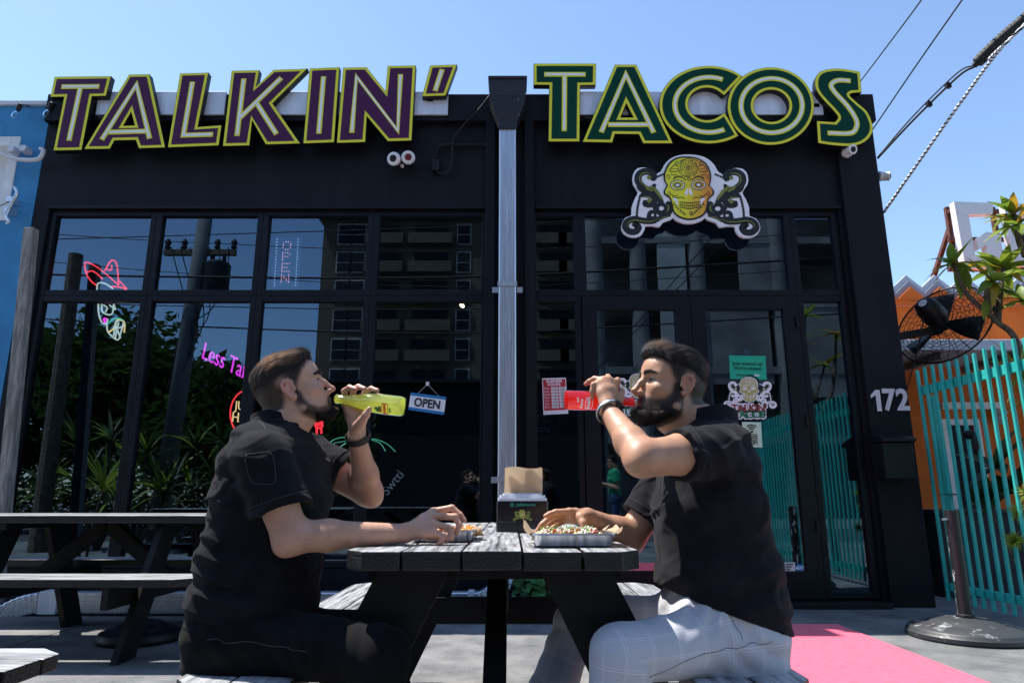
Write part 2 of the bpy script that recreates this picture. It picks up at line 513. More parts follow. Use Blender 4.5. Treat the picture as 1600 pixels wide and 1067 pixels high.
# window head trim, slightly proud
for x0, x1 in ((-4.42, -0.26), (0.22, 3.13)):
    b = MB(); b.box((x0, YF - 0.02, ZW1 - 0.004), (x1, YF, ZW1 + 0.03)); b.build('window_head', M['black_frame'], shop, bevel=0.004)
for x0, x1, hx in ((0.645, 1.640, 1.55), (1.646, 2.635, 1.74)):
    b = MB(); y0, y1 = YF + 0.02, YF + 0.085
    ztop = ZM - 0.005
    st = 0.14
    b.box((x0, y0, 0.055), (x0 + st, y1, ztop)); b.box((x1 - st, y0, 0.055), (x1, y1, ztop))
    b.box((x0 + st, y0, 0.055), (x1 - st, y1, 0.28)); b.box((x0 + st, y0, ztop - 0.13), (x1 - st, y1, ztop))
    d = b.build('door', M['black_frame'], shop, bevel=0.005)
    p = MB(); p.box((x0 + st, YF + 0.05, 0.28), (x1 - st, YF + 0.056, ztop - 0.13)); p.build('pane', M['pane'], d)
    h = MB(); h.tube([(hx, YF + 0.02, 1.0), (hx, YF - 0.04, 1.0), (hx, YF - 0.04, 1.35), (hx, YF + 0.02, 1.35)], 0.012, 8)
    h.build('handle', M['black_metal'], d, smooth=True)
    xh = x0 + 0.02 if hx > x0 + .5 else x1 - 0.02
    for z in (0.6, 1.5, 2.4):
        h = MB(); h.box((xh - 0.012, YF + 0.0, z), (xh + 0.012, YF + 0.02, z + 0.10)); h.build('hinge', M['black_metal'], d)

# ------------------------------------------------------------------ rooftop letters, one thing each
YS = 5.84
Z1 = lambda x, y: (x / 3.8095, 60 + y / 3.8095)
Z2 = lambda x, y: (400 + x / 3.63636, 60 + y / 3.63636)
Z3 = lambda x, y: (820 + x / 3.13864, 60 + y / 3.13864)
Z4 = lambda x, y: (1200 + x / 2.6675, y / 2.6675)
def S2(fn, pts):
    out = []
    for p in pts:
        q = at(*fn(*p), YS)
        out.append((q.x, q.z))
    return out
def ell(cx, cy, a, b_, t0=0, t1=360, n=48):
    return [(cx + a * math.cos(R(t0 + (t1 - t0) * i / n)), cy + b_ * math.sin(R(t0 + (t1 - t0) * i / n))) for i in range(n + 1)]

def sign_letter(ch, colour, word, where, face, outer, holes, inl):
    cx = sum(p[0] for p in outer) / len(outer); cz = min(p[1] for p in outer)
    t = thing('sign_letter', f'{colour} channel letter {ch} {where}', 'sign letter', (cx, YS, cz), 'rooftop sign letters')
    o = ccw(outer); hs = [ccw(h, False) for h in holes]
    loops = [o] + hs
    ex, ez = (1, 0, 0), (0, 0, 1)
    MB().prism(loops, (0, YS, 0), ex, ez, (0, 0.065, 0)).build('letter_body', M['black_metal'], t)
    MB().prism([inset(l, 0.004) for l in loops], (0, YS - 0.003, 0), ex, ez, (0, 0.0028, 0)).build('border', M['yellow'], t)
    MB().prism([inset(l, 0.030) for l in loops], (0, YS - 0.006, 0), ex, ez, (0, 0.0028, 0)).build('face', face, t)
    for nm, wd, m_, k in (('inline_edge', 0.050, M['yellow'], 0), ('inline', 0.022, M['white_vinyl'], 1)):
        mb = MB()
        for j, l in enumerate(inl):
            closed = len(l) > 2 and l[0] == l[-1]
            l2 = l[:-1] if closed else l
            if not closed and k == 1:                     # the white core stops short of the yellow ends
                a, c = np.array(l2[0]), np.array(l2[1]); e = np.array(l2[-1]); f_ = np.array(l2[-2])
                l2 = [tuple(a + (c - a) / np.linalg.norm(c - a) * 0.013)] + list(l2[1:-1]) + [tuple(e + (f_ - e) / np.linalg.norm(f_ - e) * 0.013)]
            y = YS - 0.0062 - 0.0025 * k
            ribbon(mb, l2, wd, lambda x, z, h, y=y: (x, y - h, z), 0.002 + 0.0004 * j, closed)
        mb.build(nm, m_, t)
    # stand-off brackets back to the fascia
    mb = MB()
    zs = sorted(p[1] for p in outer)
    zb = min(max(zs[0] + 0.05, 4.47), 4.66)
    cx = sorted(p[0] for p in outer if p[1] < zs[0] + 0.25)[0] + 0.07
    if ch in 'COS': zb, cx = 4.52, min(p[0] for p in outer) + 0.06
    if ch == 'S': zb = 4.60
    mb.box((cx - 0.03, YS + 0.065, zb - 0.02), (cx + 0.03, 5.93, zb + 0.02))
    mb.build('bracket', M['black_metal'], t)

P, G_ = M['purple'], M['green_sign']
sign_letter('T', 'purple', 'TALKIN', 'at the left end of the roof', P,
    S2(Z1, [(325, 230), (662, 226), (632, 345), (548, 348), (487, 667), (318, 670), (382, 350), (300, 352)]), [],
    [S2(Z1, [(368, 292), (594, 290)]), S2(Z1, [(482, 294), (413, 613)])])
sign_letter('A', 'purple', 'TALKIN', 'between purple T and L', P,
    S2(Z1, [(768, 217), (890, 215), (985, 652), (826, 657), (808, 607), (682, 610), (655, 660), (500, 662)]), [S2(Z1, [(781, 440), (802, 519), (735, 521)])],
    [S2(Z1, [(608, 607), (815, 280), (893, 600)]), S2(Z1, [(648, 562), (880, 556)])])
sign_letter('L', 'purple', 'TALKIN', 'between purple A and K', P,
    S2(Z1, [(1072, 210), (1242, 205), (1178, 528), (1320, 518), (1303, 640), (998, 652)]), [],
    [S2(Z1, [(1148, 262), (1094, 580), (1270, 575)])])
px = lambda x, y: (x, y)
sign_letter('K', 'purple', 'TALKIN', 'between purple L and I', P,
    S2(px, [(362, 111), (405.5, 110), (400, 136), (427.5, 109.5), (480.6, 107.6), (426, 162), (469.6, 225), (415, 226.4), (394, 188.6), (390, 228), (348, 229)]), [],
    [S2(px, [(381.5, 124), (370.7, 213.5)]), S2(px, [(374, 186.5), (440, 122.7)]), S2(px, [(401.0, 161.5), (432.5, 210.7)])])
sign_letter('I', 'purple', 'TALKIN', 'between purple K and N', P,
    S2(Z2, [(305, 172), (475, 165), (445, 593), (268, 600)]), [], [S2(Z2, [(385, 220), (358, 545)])])
sign_letter('N', 'purple', 'TALKIN', 'before the purple apostrophe', P,
    S2(Z2, [(495, 168), (628, 165), (735, 300), (748, 158), (908, 155), (885, 583), (748, 587), (630, 445), (622, 592), (458, 597)]), [],
    [S2(Z2, [(545, 540), (572, 222), (806, 528), (822, 208)])])
sign_letter('apostrophe', 'purple', 'TALKIN', 'small, high beside the purple N', P,
    S2(Z2, [(990, 155), (1143, 150), (1078, 328), (943, 333)]), [], [S2(Z2, [(1058, 180), (1018, 303)])])
sign_letter('T', 'green', 'TACOS', 'beside the square downspout head', G_,
    S2(Z3, [(43, 125), (350, 125), (348, 231), (272, 232), (269, 508), (115, 508), (120, 231), (43, 230)]), [],
    [S2(Z3, [(95, 180), (298, 180)]), S2(Z3, [(195, 184), (193, 458)])])
sign_letter('A', 'green', 'TACOS', 'between green T and C', G_,
    S2(Z3, [(442, 130), (547, 130), (727, 517), (580, 517), (558, 472), (442, 471), (430, 513), (282, 510)]), [S2(Z3, [(498, 322), (532, 389), (470, 389)])],
    [S2(Z3, [(374, 464), (495, 180), (632, 466)]), S2(Z3, [(408, 426), (608, 426)])])
sign_letter('C', 'green', 'TACOS', 'between green A and O', G_,
    S2(Z3, ell(902, 327, 243, 191, -47, -307, 44) + [(980, 365)] + ell(893, 323, 92, 79, 40, 318, 32)[1:-1] + [(978, 282)]), [],
    [S2(Z3, ell(902, 329, 167, 135, -66, -297, 36))])
sign_letter('O', 'green', 'TACOS', 'ring shaped, between green C and S', G_,
    S2(Z3, ell(1206, 334, 213, 191, 0, 360, 64)[:-1]), [S2(Z3, ell(1209, 332, 87, 78, 0, 360, 44)[:-1])],
    [S2(Z3, (lambda q: q[:-1] + [q[0]])(ell(1209, 333, 150, 133, 0, 360, 56)))])
so_ = catmull([(348, 390), (341, 400), (372, 430), (415, 470), (437, 530), (425, 572), (390, 600), (340, 611), (270, 607), (208, 598)], 5)
si_ = catmull([(278, 510), (291, 490), (270, 460), (225, 412), (199, 372), (198, 330), (216, 302), (255, 289), (310, 288), (383, 300)], 5)
sign_letter('S', 'green', 'TACOS', 'at the right end of the roof', G_,
    S2(Z4, [(390, 387)] + so_ + [(202, 505)] + si_), [],
    [S2(Z4, catmull([(343, 340), (290, 338), (262, 356), (276, 386), (330, 445), (365, 500), (366, 535), (340, 558), (247, 557)], 6))])

# ------------------------------------------------------------------ emblem: sugar skull between scrolls
def graded(name, c1, c2, x0, x1, rough=0.45):
    m = bpy.data.materials.new(name); m.use_nodes = True
    t = m.node_tree; b = t.nodes['Principled BSDF']; b.inputs['Roughness'].default_value = rough
    tc = t.nodes.new('ShaderNodeTexCoord'); sp = t.nodes.new('ShaderNodeSeparateXYZ')
    mr = t.nodes.new('ShaderNodeMapRange'); mr.inputs['From Min'].default_value = x0; mr.inputs['From Max'].default_value = x1
    rp = t.nodes.new('ShaderNodeValToRGB')
    e = rp.color_ramp.elements
    e[0].color = (*c1, 1); e[0].position = 0.35
    e[1].color = (*c2, 1); e[1].position = 0.9
    t.links.new(tc.outputs['Object'], sp.inputs[0]); t.links.new(sp.outputs[0], mr.inputs[0])
    t.links.new(mr.outputs[0], rp.inputs[0]); t.links.new(rp.outputs[0], b.inputs['Base Color'])
    return m
M['print_black'] = mat('printed_black', (0.012, 0.014, 0.014), 0.5)
M['olive'] = mat('printed_olive', (0.22, 0.24, 0.035), 0.5)

SK_PLATE = [(685, 142), (600, 150), (530, 178), (475, 232), (440, 296), (372, 330), (358, 296), (300, 266), (225, 268), (188, 318), (190, 395), (236, 472), (205, 540), (176, 620), (172, 700), (112, 726), (80, 790), (100, 848), (165, 878), (232, 866), (266, 815), (276, 776), (360, 772), (410, 782), (440, 742), (515, 716), (542, 690), (580, 722), (640, 746), (690, 752)]
SK_FACE = [(670, 165), (580, 176), (512, 225), (472, 310), (475, 380), (495, 420), (470, 468), (478, 502), (520, 532), (540, 600), (556, 660), (605, 702), (690, 724), (778, 704), (828, 668), (850, 600), (860, 540), (900, 502), (902, 462), (868, 420), (878, 380), (877, 310), (840, 230), (765, 180)]
def mir(p):
    return (688 + (688 - p[0]) * 1.065, p[1] + (688 - p[0]) * 0.012)
def spiral(cx, cy, r0, r1, a0, a1, n=20):
    return [(cx + (r0 + (r1 - r0) * i / n) * math.cos(R(a0 + (a1 - a0) * i / n)), cy + (r0 + (r1 - r0) * i / n) * math.sin(R(a0 + (a1 - a0) * i / n))) for i in range(n + 1)]
SK_SCROLL = [
    (catmull([(352, 372), (362, 330), (330, 292), (272, 288), (226, 320), (222, 380), (262, 430), (330, 470), (400, 520), (446, 590)], 5), 40),
    (catmull([(376, 440), (366, 418), (384, 406)], 5), 20),
    (catmull([(212, 410), (236, 448), (290, 496)], 5), 22),
    (catmull([(240, 510), (290, 500), (350, 520), (372, 556), (340, 592), (290, 588), (284, 552)], 5), 34),
    (spiral(432, 628, 40, 40, 0, 360), 24),
    (catmull([(488, 566), (512, 610), (500, 660), (440, 690)], 5), 38),
    (catmull([(360, 590), (384, 640), (440, 684), (520, 672)], 5), 24),
    (spiral(350, 690, 30, 30, 0, 360, 16), 22),
    (catmull([(520, 690), (440, 706), (400, 742)], 5), 26),
    (catmull([(420, 716), (350, 744), (262, 742), (180, 728), (120, 752), (102, 800), (140, 842), (196, 842), (222, 806), (196, 778), (174, 796)], 5), 36),
    (catmull([(300, 700), (330, 722), (380, 730)], 4), 16),
]
SK_LIGHT = [
    (catmull([(330, 306), (280, 300), (240, 326), (238, 378), (276, 424)], 5), 11),
    (catmull([(262, 522), (320, 526), (352, 556)], 5), 10),
    (catmull([(492, 590), (502, 630), (480, 662)], 5), 13),
    (catmull([(410, 724), (340, 750), (262, 748), (180, 738), (128, 760), (116, 800)], 5), 10),
    (catmull([(508, 700), (450, 714), (412, 738)], 4), 8),
    (catmull([(330, 420), (390, 470), (440, 548)], 4), 30),
    (catmull([(280, 415), (310, 445), (352, 470)], 4), 26),
]
def emblem(parent, to, scale_h, face_mat, plate_mat, dark_mat, th=1.0, detail=True, plate_t=0.03):
    """to(x, y) -> 3-D on the sign's plane; normal towards the street is -y"""
    def lay(h):
        return lambda x, y, k, h=h: to(x, y) + Vector((0, -(h + k) * th, 0))
    O, = (to(0, 0),)
    def prism(name, loops, h0, h1, m):
        mb = MB()
        l3 = [[(to(*p).x, to(*p).z) for p in l] for l in loops]
        l3 = [ccw(l3[0])] + [ccw(l, False) for l in l3[1:]]
        mb.prism(l3, (0, O.y - h0 * th, 0), (1, 0, 0), (0, 0, 1), (0, -(h1 - h0) * th, 0))
        return mb.build(name, m, parent)
    plate = SK_PLATE + [mir(p) for p in SK_PLATE[-2:0:-1]]
    pl3 = ccw([(to(*p).x, to(*p).z) for p in catmull(plate, 2, True)])
    mb = MB(); mb.prism([inset(pl3, -15 * scale_h)], (0, O.y + plate_t, 0), (1, 0, 0), (0, 0, 1), (0, -plate_t, 0)); mb.build('plate', plate_mat, parent)
    mb = MB()
    for i, (p, wd) in enumerate(SK_SCROLL):
        for q in (p, [mir(a) for a in p]):
            n = len(q)
            ws = [1.65 * wd * scale_h * (0.55 + 0.45 * min(1, min(k, n - 1 - k) / 4)) for k in range(n)] if n > 8 else 1.5 * wd * scale_h
            q3 = [to(*a) for a in q]
            ribbon(mb, [(a.x, a.z) for a in q3], ws, lambda x, z, k, i=i: (x, O.y - (0.0005 + k + i * 0.00012) * th, z), 0.002)
    for k in range(5):
        for f in (lambda p: p, mir):
            c = to(*f((368 + 21 * k, 348 - 9 * k))); mb.lathe([(12 * scale_h, 0), (9 * scale_h, 0.004 * th)], (c.x, O.y, c.z), 10, (0, -1, 0))
    for k in range(9):
        for f in (lambda p: p, mir):
            c = to(*f((238 - 30 * math.sin(k / 8 * 1.5), 516 + 22 * k))); mb.lathe([(13 * scale_h, 0), (10 * scale_h, 0.004 * th)], (c.x, O.y, c.z), 10, (0, -1, 0))
    tag(mb.build('scrollwork', dark_mat, parent), kind='stuff')
    mb = MB()
    for i, (p, wd) in enumerate(SK_LIGHT):
        for q in (p, [mir(a) for a in p]):
            n = len(q)
            ws = [wd * scale_h * (0.3 + 0.7 * math.sin(PI * (k + 0.5) / n)) for k in range(n)]
            q3 = [to(*a) for a in q]
            ribbon(mb, [(a.x, a.z) for a in q3], ws, lambda x, z, k, i=i: (x, O.y - (0.004 + k + i * 0.0001) * th, z), 0.0015)
    for f in (lambda p: p, mir):
        for c0, r in (((320, 342), 20), ((320, 560), 20)):
            c = to(*f(c0)); mb.lathe([(r * scale_h, 0.004 * th), (r * scale_h * 0.9, 0.0058 * th)], (c.x, O.y, c.z), 12, (0, -1, 0))
    tag(mb.build('scroll_highlight', M['olive'], parent), kind='stuff')
    fc = catmull(SK_FACE, 3, True)
    cx = 683
    big = [(cx + (x - cx) * 1.075, 440 + (y - 440) * 1.055) for x, y in fc]
    prism('skull_outline', [big], 0.0065, 0.0085, dark_mat)
    sk = prism('skull', [fc], 0.0088, 0.0115, face_mat)
    for i, (ex, ey) in enumerate(((583, 418), (776, 416))):
        mb = MB(); l = ell(ex, ey, 68, 48, 0, 360, 28)[:-1]
        l3 = ccw([(to(*p).x, to(*p).z) for p in l])
        mb.prism([l3], (0, O.y - 0.0117 * th, 0), (1, 0, 0), (0, 0, 1), (0, -0.0012 * th, 0))
        e = mb.build('eye', M['white_vinyl'], parent)
        mb = MB()
        for k in range(10):
            a = 2 * PI * k / 10
            c = to(ex + 42 * math.cos(a), ey + 30 * math.sin(a))
            mb.lathe([(13 * scale_h, 0.0131 * th), (11 * scale_h, 0.0142 * th)], (c.x, O.y, c.z), 10, (0, -1, 0))
        tag(mb.build('petal', face_mat, e), kind='stuff')
        mb = MB()
        c = to(ex, ey)
        pp = [to(*q) for q in ell(ex, ey, 24, 18, 0, 360, 16)[:-1]]
        ribbon(mb, [(a.x, a.z) for a in pp], 9 * scale_h, lambda x, z, k: (x, O.y - (0.0133 + k) * th, z), 0.001, True)
        pp = [to(*q) for q in ell(ex, ey, 66, 47, 0, 360, 24)[:-1]]
        ribbon(mb, [(a.x, a.z) for a in pp], 6 * scale_h, lambda x, z, k: (x, O.y - (0.0133 + k) * th, z), 0.001, True)
        for k in range(10):
            a = 2 * PI * (k + 0.5) / 10
            q = [to(ex + 26 * math.cos(a), ey + 19 * math.sin(a)), to(ex + 54 * math.cos(a), ey + 38 * math.sin(a))]
            ribbon(mb, [(a_.x, a_.z) for a_ in q], 5 * scale_h, lambda x, z, k: (x, O.y - (0.0143 + k) * th, z), 0.0008)
        mb.build('eye_lines', dark_mat, e)
    mb = MB()
    for s in (-1, 1):
        l = [(685 + s * 5, 442), (685 + s * 20, 458), (685 + s * 36, 492), (685 + s * 30, 512), (685 + s * 14, 508), (685 + s * 5, 490)]
        mb.prism([ccw([(to(*p).x, to(*p).z) for p in l])], (0, O.y - 0.0117 * th, 0), (1, 0, 0), (0, 0, 1), (0, -0.0012 * th, 0))
        l = [(688 + s * 140, 535), (688 + s * 108, 545), (688 + s * 100, 585), (688 + s * 108, 612), (688 + s * 122, 575), (688 + s * 150, 550)]
        mb.prism([ccw([(to(*p).x, to(*p).z) for p in l])], (0, O.y - 0.0117 * th, 0), (1, 0, 0), (0, 0, 1), (0, -0.0012 * th, 0))
    mb.build('nose', M['white_vinyl'], parent)
    mb = MB()
    L = []
    L.append((catmull([(604, 572), (690, 580), (796, 570)], 6), 7)); L.append((catmull([(606, 600), (690, 608), (794, 598)], 6), 5)); L.append((catmull([(606, 622), (690, 636), (792, 620)], 6), 7))
    for k in range(11):
        x = 606 + 18.6 * k
        L.append(([(x, 572 + 6 * math.sin(PI * k / 10)), (x, 622 + 12 * math.sin(PI * k / 10))], 5))
    for s in (-1, 1):
        L.append((catmull([(685 + s * 146, 366), (685 + s * 110, 344), (685 + s * 60, 348), (685 + s * 26, 372)], 5), 9))
        L.append((catmull([(685 + s * 140, 352), (685 + s * 106, 332), (685 + s * 54, 338)], 5), 5))
        for k in range(6):
            a = (685 + s * (28 + 20 * k), 690 - 13 * k - k * k)
            L.append(([a, (a[0] + s * 12, a[1] - 22)], 7)); L.append(([a, (a[0] + s * 20, a[1] + 2)], 7))
        L.append((spiral(685 + s * 190, 340, 22, 8, 90, 90 + s * 340, 14), 6))
        L.append((spiral(685 + s * 186, 500, 22, 7, -90, -90 - s * 360, 14), 6))
        L.append((catmull([(685 + s * 150, 520), (685 + s * 110, 536), (685 + s * 70, 528), (685 + s * 40, 545)], 5), 7))
        L.append((catmull([(685 + s * 165, 500), (685 + s * 130, 518), (685 + s * 96, 512)], 5), 5))
        L.append((catmull([(685 + s * 90, 250), (685 + s * 130, 232), (685 + s * 175, 285), (685 + s * 130, 296), (685 + s * 92, 282)], 5), 7))
        L.append(([(685 + s * 92, 266), (685 + s * 160, 272)], 4))
        L.append((spiral(685 + s * 110, 215, 20, 7, 0, s * 380, 14), 6))
        L.append((catmull([(685 + s * 20, 190), (685 + s * 60, 186), (685 + s * 84, 198)], 5), 6))
        L.append((catmull([(685 + s * 112, 318), (685 + s * 150, 326), (685 + s * 160, 308)], 5), 6))
    for r, a in ((18, 0), (34, 60), (52, 150), (70, 20), (84, 200)):
        for j in range(3):
            L.append((spiral(680, 258, r, r * 1.06, a + 120 * j, a + 120 * j + 100, 9), 6))
    L.append((spiral(680, 258, 4, 20, 0, 560, 18), 5))
    L.append((spiral(688, 362, 14, 14, 0, 360, 10), 6))
    L.append(([(704, 655), (716, 676), (704, 698), (692, 676), (704, 655)], 6))
    L = [(catmull(p, 3) if len(p) == 2 and False else p, wd) for p, wd in L]
    for i, (p, wd) in enumerate(L):
        p = [p[0]] + [b_ for a_, b_ in zip(p, p[1:]) if (a_[0] - b_[0]) ** 2 + (a_[1] - b_[1]) ** 2 > 1]
        q3 = [to(*a) for a in p]
        ribbon(mb, [(a.x, a.z) for a in q3], wd * scale_h, lambda x, z, k, i=i: (x, O.y - (0.0118 + k + (i % 7) * 0.00008) * th, z), 0.001)
    tag(mb.build('skull_lines', dark_mat, parent), kind='stuff')

YK = 5.90
big_to = lambda x, y: at(960 + x / 5.929, 220 + y / 5.929, YK)
c0 = big_to(688, 450)
sg = thing('skull_sign', 'yellow sugar skull emblem sign between white edged scrolls over the doors', 'sign', tuple(c0))
M['skull_print'] = graded('skull_print', (0.84, 0.80, 0.03), (0.78, 0.30, 0.04), big_to(470, 400).x, big_to(900, 400).x)
emblem(sg, big_to, 0.00105, M['skull_print'], M['white_vinyl'], M['print_black'], plate_t=0.03)
mb = MB()
for x, y in ((560, 300), (810, 300)):
    c = big_to(x, y); mb.box((c.x - 0.02, YK + 0.031, c.z - 0.02), (c.x + 0.02, YF + 0.001, c.z + 0.02))
mb.build('stand_off', M['black_metal'], sg)

# ------------------------------------------------------------------ downspout
dx = at(793, 300, 5.8).x
ds = thing('downspout', 'ribbed galvanised downspout under a black square collector head', 'downspout', (dx, 5.8, 0.1))
zt, zm, zn = at(793, 130, 5.8).z, at(793, 160, 5.8).z, at(793, 206, 5.8).z
hw = (at(822, 145, 5.72).x - at(765, 145, 5.72).x) / 2
b = MB(); b.box((dx - hw, 5.70, zm), (dx + hw, 5.928, zt)); b.box((dx - hw - 0.012, 5.688, zt - 0.025), (dx + hw + 0.012, 5.929, zt + 0.004))
M['chipped_black'] = mat('chipped_black_paint', (0.012, 0.013, 0.018), 0.5, col2=(0.5, 0.52, 0.55), scale=26, mask=(0.66, 0.7), detail=8)
b.build('collector_head', M['chipped_black'], ds, bevel=0.004)
pw, pd = 0.078, 0.055
b = MB()
t_, l_ = [(-hw, 5.70), (hw, 5.70), (hw, 5.928), (-hw, 5.928)], [(-pw - .01, 5.72), (pw + .01, 5.72), (pw + .01, 5.86), (-pw - .01, 5.86)]
vs = [(dx + p[0], p[1], zm - 0.001) for p in t_] + [(dx + p[0], p[1], zn + 0.05) for p in l_] + [(dx + p[0], p[1], zn - 0.01) for p in l_]
b.add(vs, [(0, 1, 5, 4), (1, 2, 6, 5), (2, 3, 7, 6), (3, 0, 4, 7), (4, 5, 9, 8), (5, 6, 10, 9), (6, 7, 11, 10), (7, 4, 8, 11), (0, 3, 2, 1), (8, 9, 10, 11)])
b.build('funnel', M['chipped_black'], ds, bevel=0.003)
def ribbed(w_, d_, nr=7, dep=0.008):
    """rounded rectangular outline with ribs on the long faces"""
    o = []
    for s, y in ((1, -d_), (-1, d_)):
        for k in range(nr * 4 + 1):
            x = -w_ * 0.86 + 2 * w_ * 0.86 * k / (nr * 4)
            ph = (k % 4)
            o.append((s * x, y + (dep if ph in (1, 2) else 0) * (1 if y < 0 else -1)))
        o.append((s * w_ * 0.97, y * 0.92)); o.append((s * w_, y * 0.75))
        o.append((s * w_, -y * 0.75)); o.append((s * w_ * 0.97, -y * 0.92))
    return o
prof = ribbed(pw, pd)
zb = 0.30
b = MB(); b.prism([ccw(prof)], (dx, 5.79, zb), (1, 0, 0), (0, 1, 0), (0, 0, zn - zb))
b.build('pipe', M['galv'], ds)
for v in (443, 748):
    z = at(793, v, 5.73).z
    b = MB()
    b.box((dx - pw - 0.006, 5.728, z - 0.022), (dx + pw + 0.006, 5.733, z + 0.022))
    for s in (-1, 1):
        b.box((dx + s * (pw + 0.006) - 0.002, 5.733, z - 0.022), (dx + s * (pw + 0.006) + 0.002, 5.915, z + 0.022))
        b.box((dx + s * (pw + 0.008), 5.905, z - 0.03), (dx + s * (pw + 0.06), 5.912, z + 0.022))
        b.lathe([(0.008, 0), (0.006, 0.006)], (dx + s * (pw + 0.035), 5.905, z - 0.004), 8, (0, -1, 0))
    b.build('strap', M['galv'], ds)
# bent foot and the run along the wall
def sweep(path, ups, w_, d_, name, crimp=0.0, m=None, nr=7):
    b = MB(); pr = ribbed(w_, d_, nr); n = len(pr); vs, fs = [], []
    for i, p in enumerate(path):
        p = Vector(p); d = (Vector(path[min(i + 1, len(path) - 1)]) - Vector(path[max(i - 1, 0)])).normalized()
        u = Vector(ups); sd = d.cross(u).normalized() if abs(d.dot(u)) < 0.99 else Vector((1, 0, 0))
        k = 1 - (crimp if i % 2 else 0)
        vs += [p + sd * q[0] * k + u * q[1] * k for q in pr]
    for i in range(len(path) - 1):
        for j in range(n):
            fs.append((i * n + j, i * n + (j + 1) % n, (i + 1) * n + (j + 1) % n, (i + 1) * n + j))
    b.add(vs, fs)
    return b.build(name, m or M['galv'], ds)
el = [(dx - 0.26 + 0.26 * math.cos(R(a)), 5.79 - 0.22 * math.sin(R(a)) ** 2 * 0.9, 0.355 - 0.26 * math.sin(R(a))) for a in range(0, 91, 4)]
sweep(el, (0, 1, 0), pw, pd, 'elbow', 0.07)
ex, ey, ez_ = el[-1]
xe = -3.62
b = MB(); b.prism([ccw(prof)], (ex + 0.02, ey, ez_), (0, 0, 1), (0, 1, 0), (xe - ex, 0, 0)); b.build('pipe', M['galv'], ds)
b = MB(); b.box((ex - 0.05, ey - pd - 0.008, ez_ - pw - 0.004), (ex + 0.0, ey + pd + 0.008, ez_ + pw + 0.008)); b.build('coupling', M['galv_light'], ds, bevel=0.003)
b = MB(); b.box((xe - 0.02, ey - pd - 0.008, ez_ - pw - 0.004), (xe + 0.12, ey + pd + 0.008, ez_ + pw + 0.008)); b.build('coupling', M['galv_light'], ds, bevel=0.003)
fl = [(xe - 0.38 * math.sin(R(a)), ey - 0.05 * math.sin(R(a)), ez_ - 0.30 * (1 - math.cos(R(a)))) for a in range(0, 56, 3)]
sweep(fl, (0, 1, 0), pw, pd, 'flexible_elbow', 0.08)

# ------------------------------------------------------------------ things on the facade
def eyeball_light():
    c = at(627, 247, 5.93)
    t = thing('security_light', 'twin round white security light under the purple N', 'security light', tuple(c))
    b = MB(); b.box((c.x - 0.035, 5.93, c.z - 0.02), (c.x + 0.035, YF, c.z + 0.09)); b.build('junction_box', M['black_metal'], t, bevel=0.004)
    for u, v, m_, dx_ in ((616, 249, M['black_matte'], -0.2), (638, 247, mat('red_lens', (0.16, 0.005, 0.01), 0.25), 0.12)):
        p = at(u, v, 5.86)
        ax = Vector((dx_, -1, -0.25)).normalized()
        h = MB(); h.lathe([(0.02, -0.10), (0.045, -0.06), (0.064, 0.0), (0.064, 0.02), (0.055, 0.03), (0.035, 0.032)], p, 24, ax)
        hd = h.build('lamp_head', M['white'], t, smooth='angle')
        h = MB(); h.lathe([(0.034, 0.033), (0.028, 0.040), (0.01, 0.043)], p, 20, ax); h.build('lens', m_, hd, smooth=True)
    b = MB(); b.lathe([(0.018, 0), (0.016, 0.02)], (at(628, 258, 5.9).x, 5.93, at(628, 258, 5.9).z), 12, (0, -1, 0)); b.tube([(c.x, 5.95, c.z - 0.01), (c.x, 5.89, c.z - 0.045)], 0.012); b.build('sensor', M['offwhite'], t, smooth='angle')
eyeball_light()
def dome_camera(u, v, Y, label, wall):
    c = at(u, v, Y)
    t = thing('security_camera', label, 'security camera', tuple(c))
    wv = Vector(wall)
    b = MB(); b.lathe([(0.05, 0), (0.05, 0.03), (0.042, 0.035)], c - wv * 0.001, 20, -wv); b.build('mount', M['offwhite'], t, smooth='angle')
    p = c - wv * 0.065
    ax = Vector((0.25, -0.9, -0.35)) if abs(wv.x) < 0.5 else Vector((0.8, -0.5, -0.2))
    ax.normalize()
    b = MB(); b.lathe([(0.02, -0.05), (0.042, -0.04), (0.045, 0.03), (0.047, 0.05), (0.03, 0.052)], p, 20, ax); b.build('camera_body', M['white'], t, smooth='angle')
    b = MB(); b.lathe([(0.028, 0.0525), (0.02, 0.058)], p, 16, ax); b.build('lens', M['black_matte'], t)
dome_camera(1322, 240, 5.95, 'small white bullet camera on the wall under the green S', (0, 1, 0))
dome_camera(1372, 276, 6.35, 'small white camera on the outer side wall of the black building', (-1, 0, 0))
# black conduit
c = lambda u, v, Y=5.965: tuple(at(u, v, Y))
b = MB()
b.tube([c(767, 320), c(767, 240), c(764, 230), c(755, 226), c(692, 226), c(684, 232), c(681, 250)], 0.013, 8)
b.build('electrical_conduit', M['black_metal'], None, smooth=True)
cd_ = bpy.data.objects['electrical_conduit']; tag(cd_, 'bent black conduit with a box on the black wall beside the downspout', 'conduit')
b = MB(); a0 = at(681, 258, 5.94); b.box((a0.x - 0.035, 5.93, a0.z - 0.06), (a0.x + 0.035, YF, a0.z + 0.06)); b.build('junction_box', M['black_metal'], cd_, bevel=0.005)
b = MB(); b.tube(catmull([c(681, 268, 5.95), c(692, 272, 5.95), c(704, 262, 5.95), c(707, 235, 5.95), c(708, 218, 5.95), c(725, 195, 5.9), c(745, 175, 5.9), c(765, 150, 5.8)], 5), 0.008, 6); b.build('cable', M['rubber'], cd_, smooth=True)

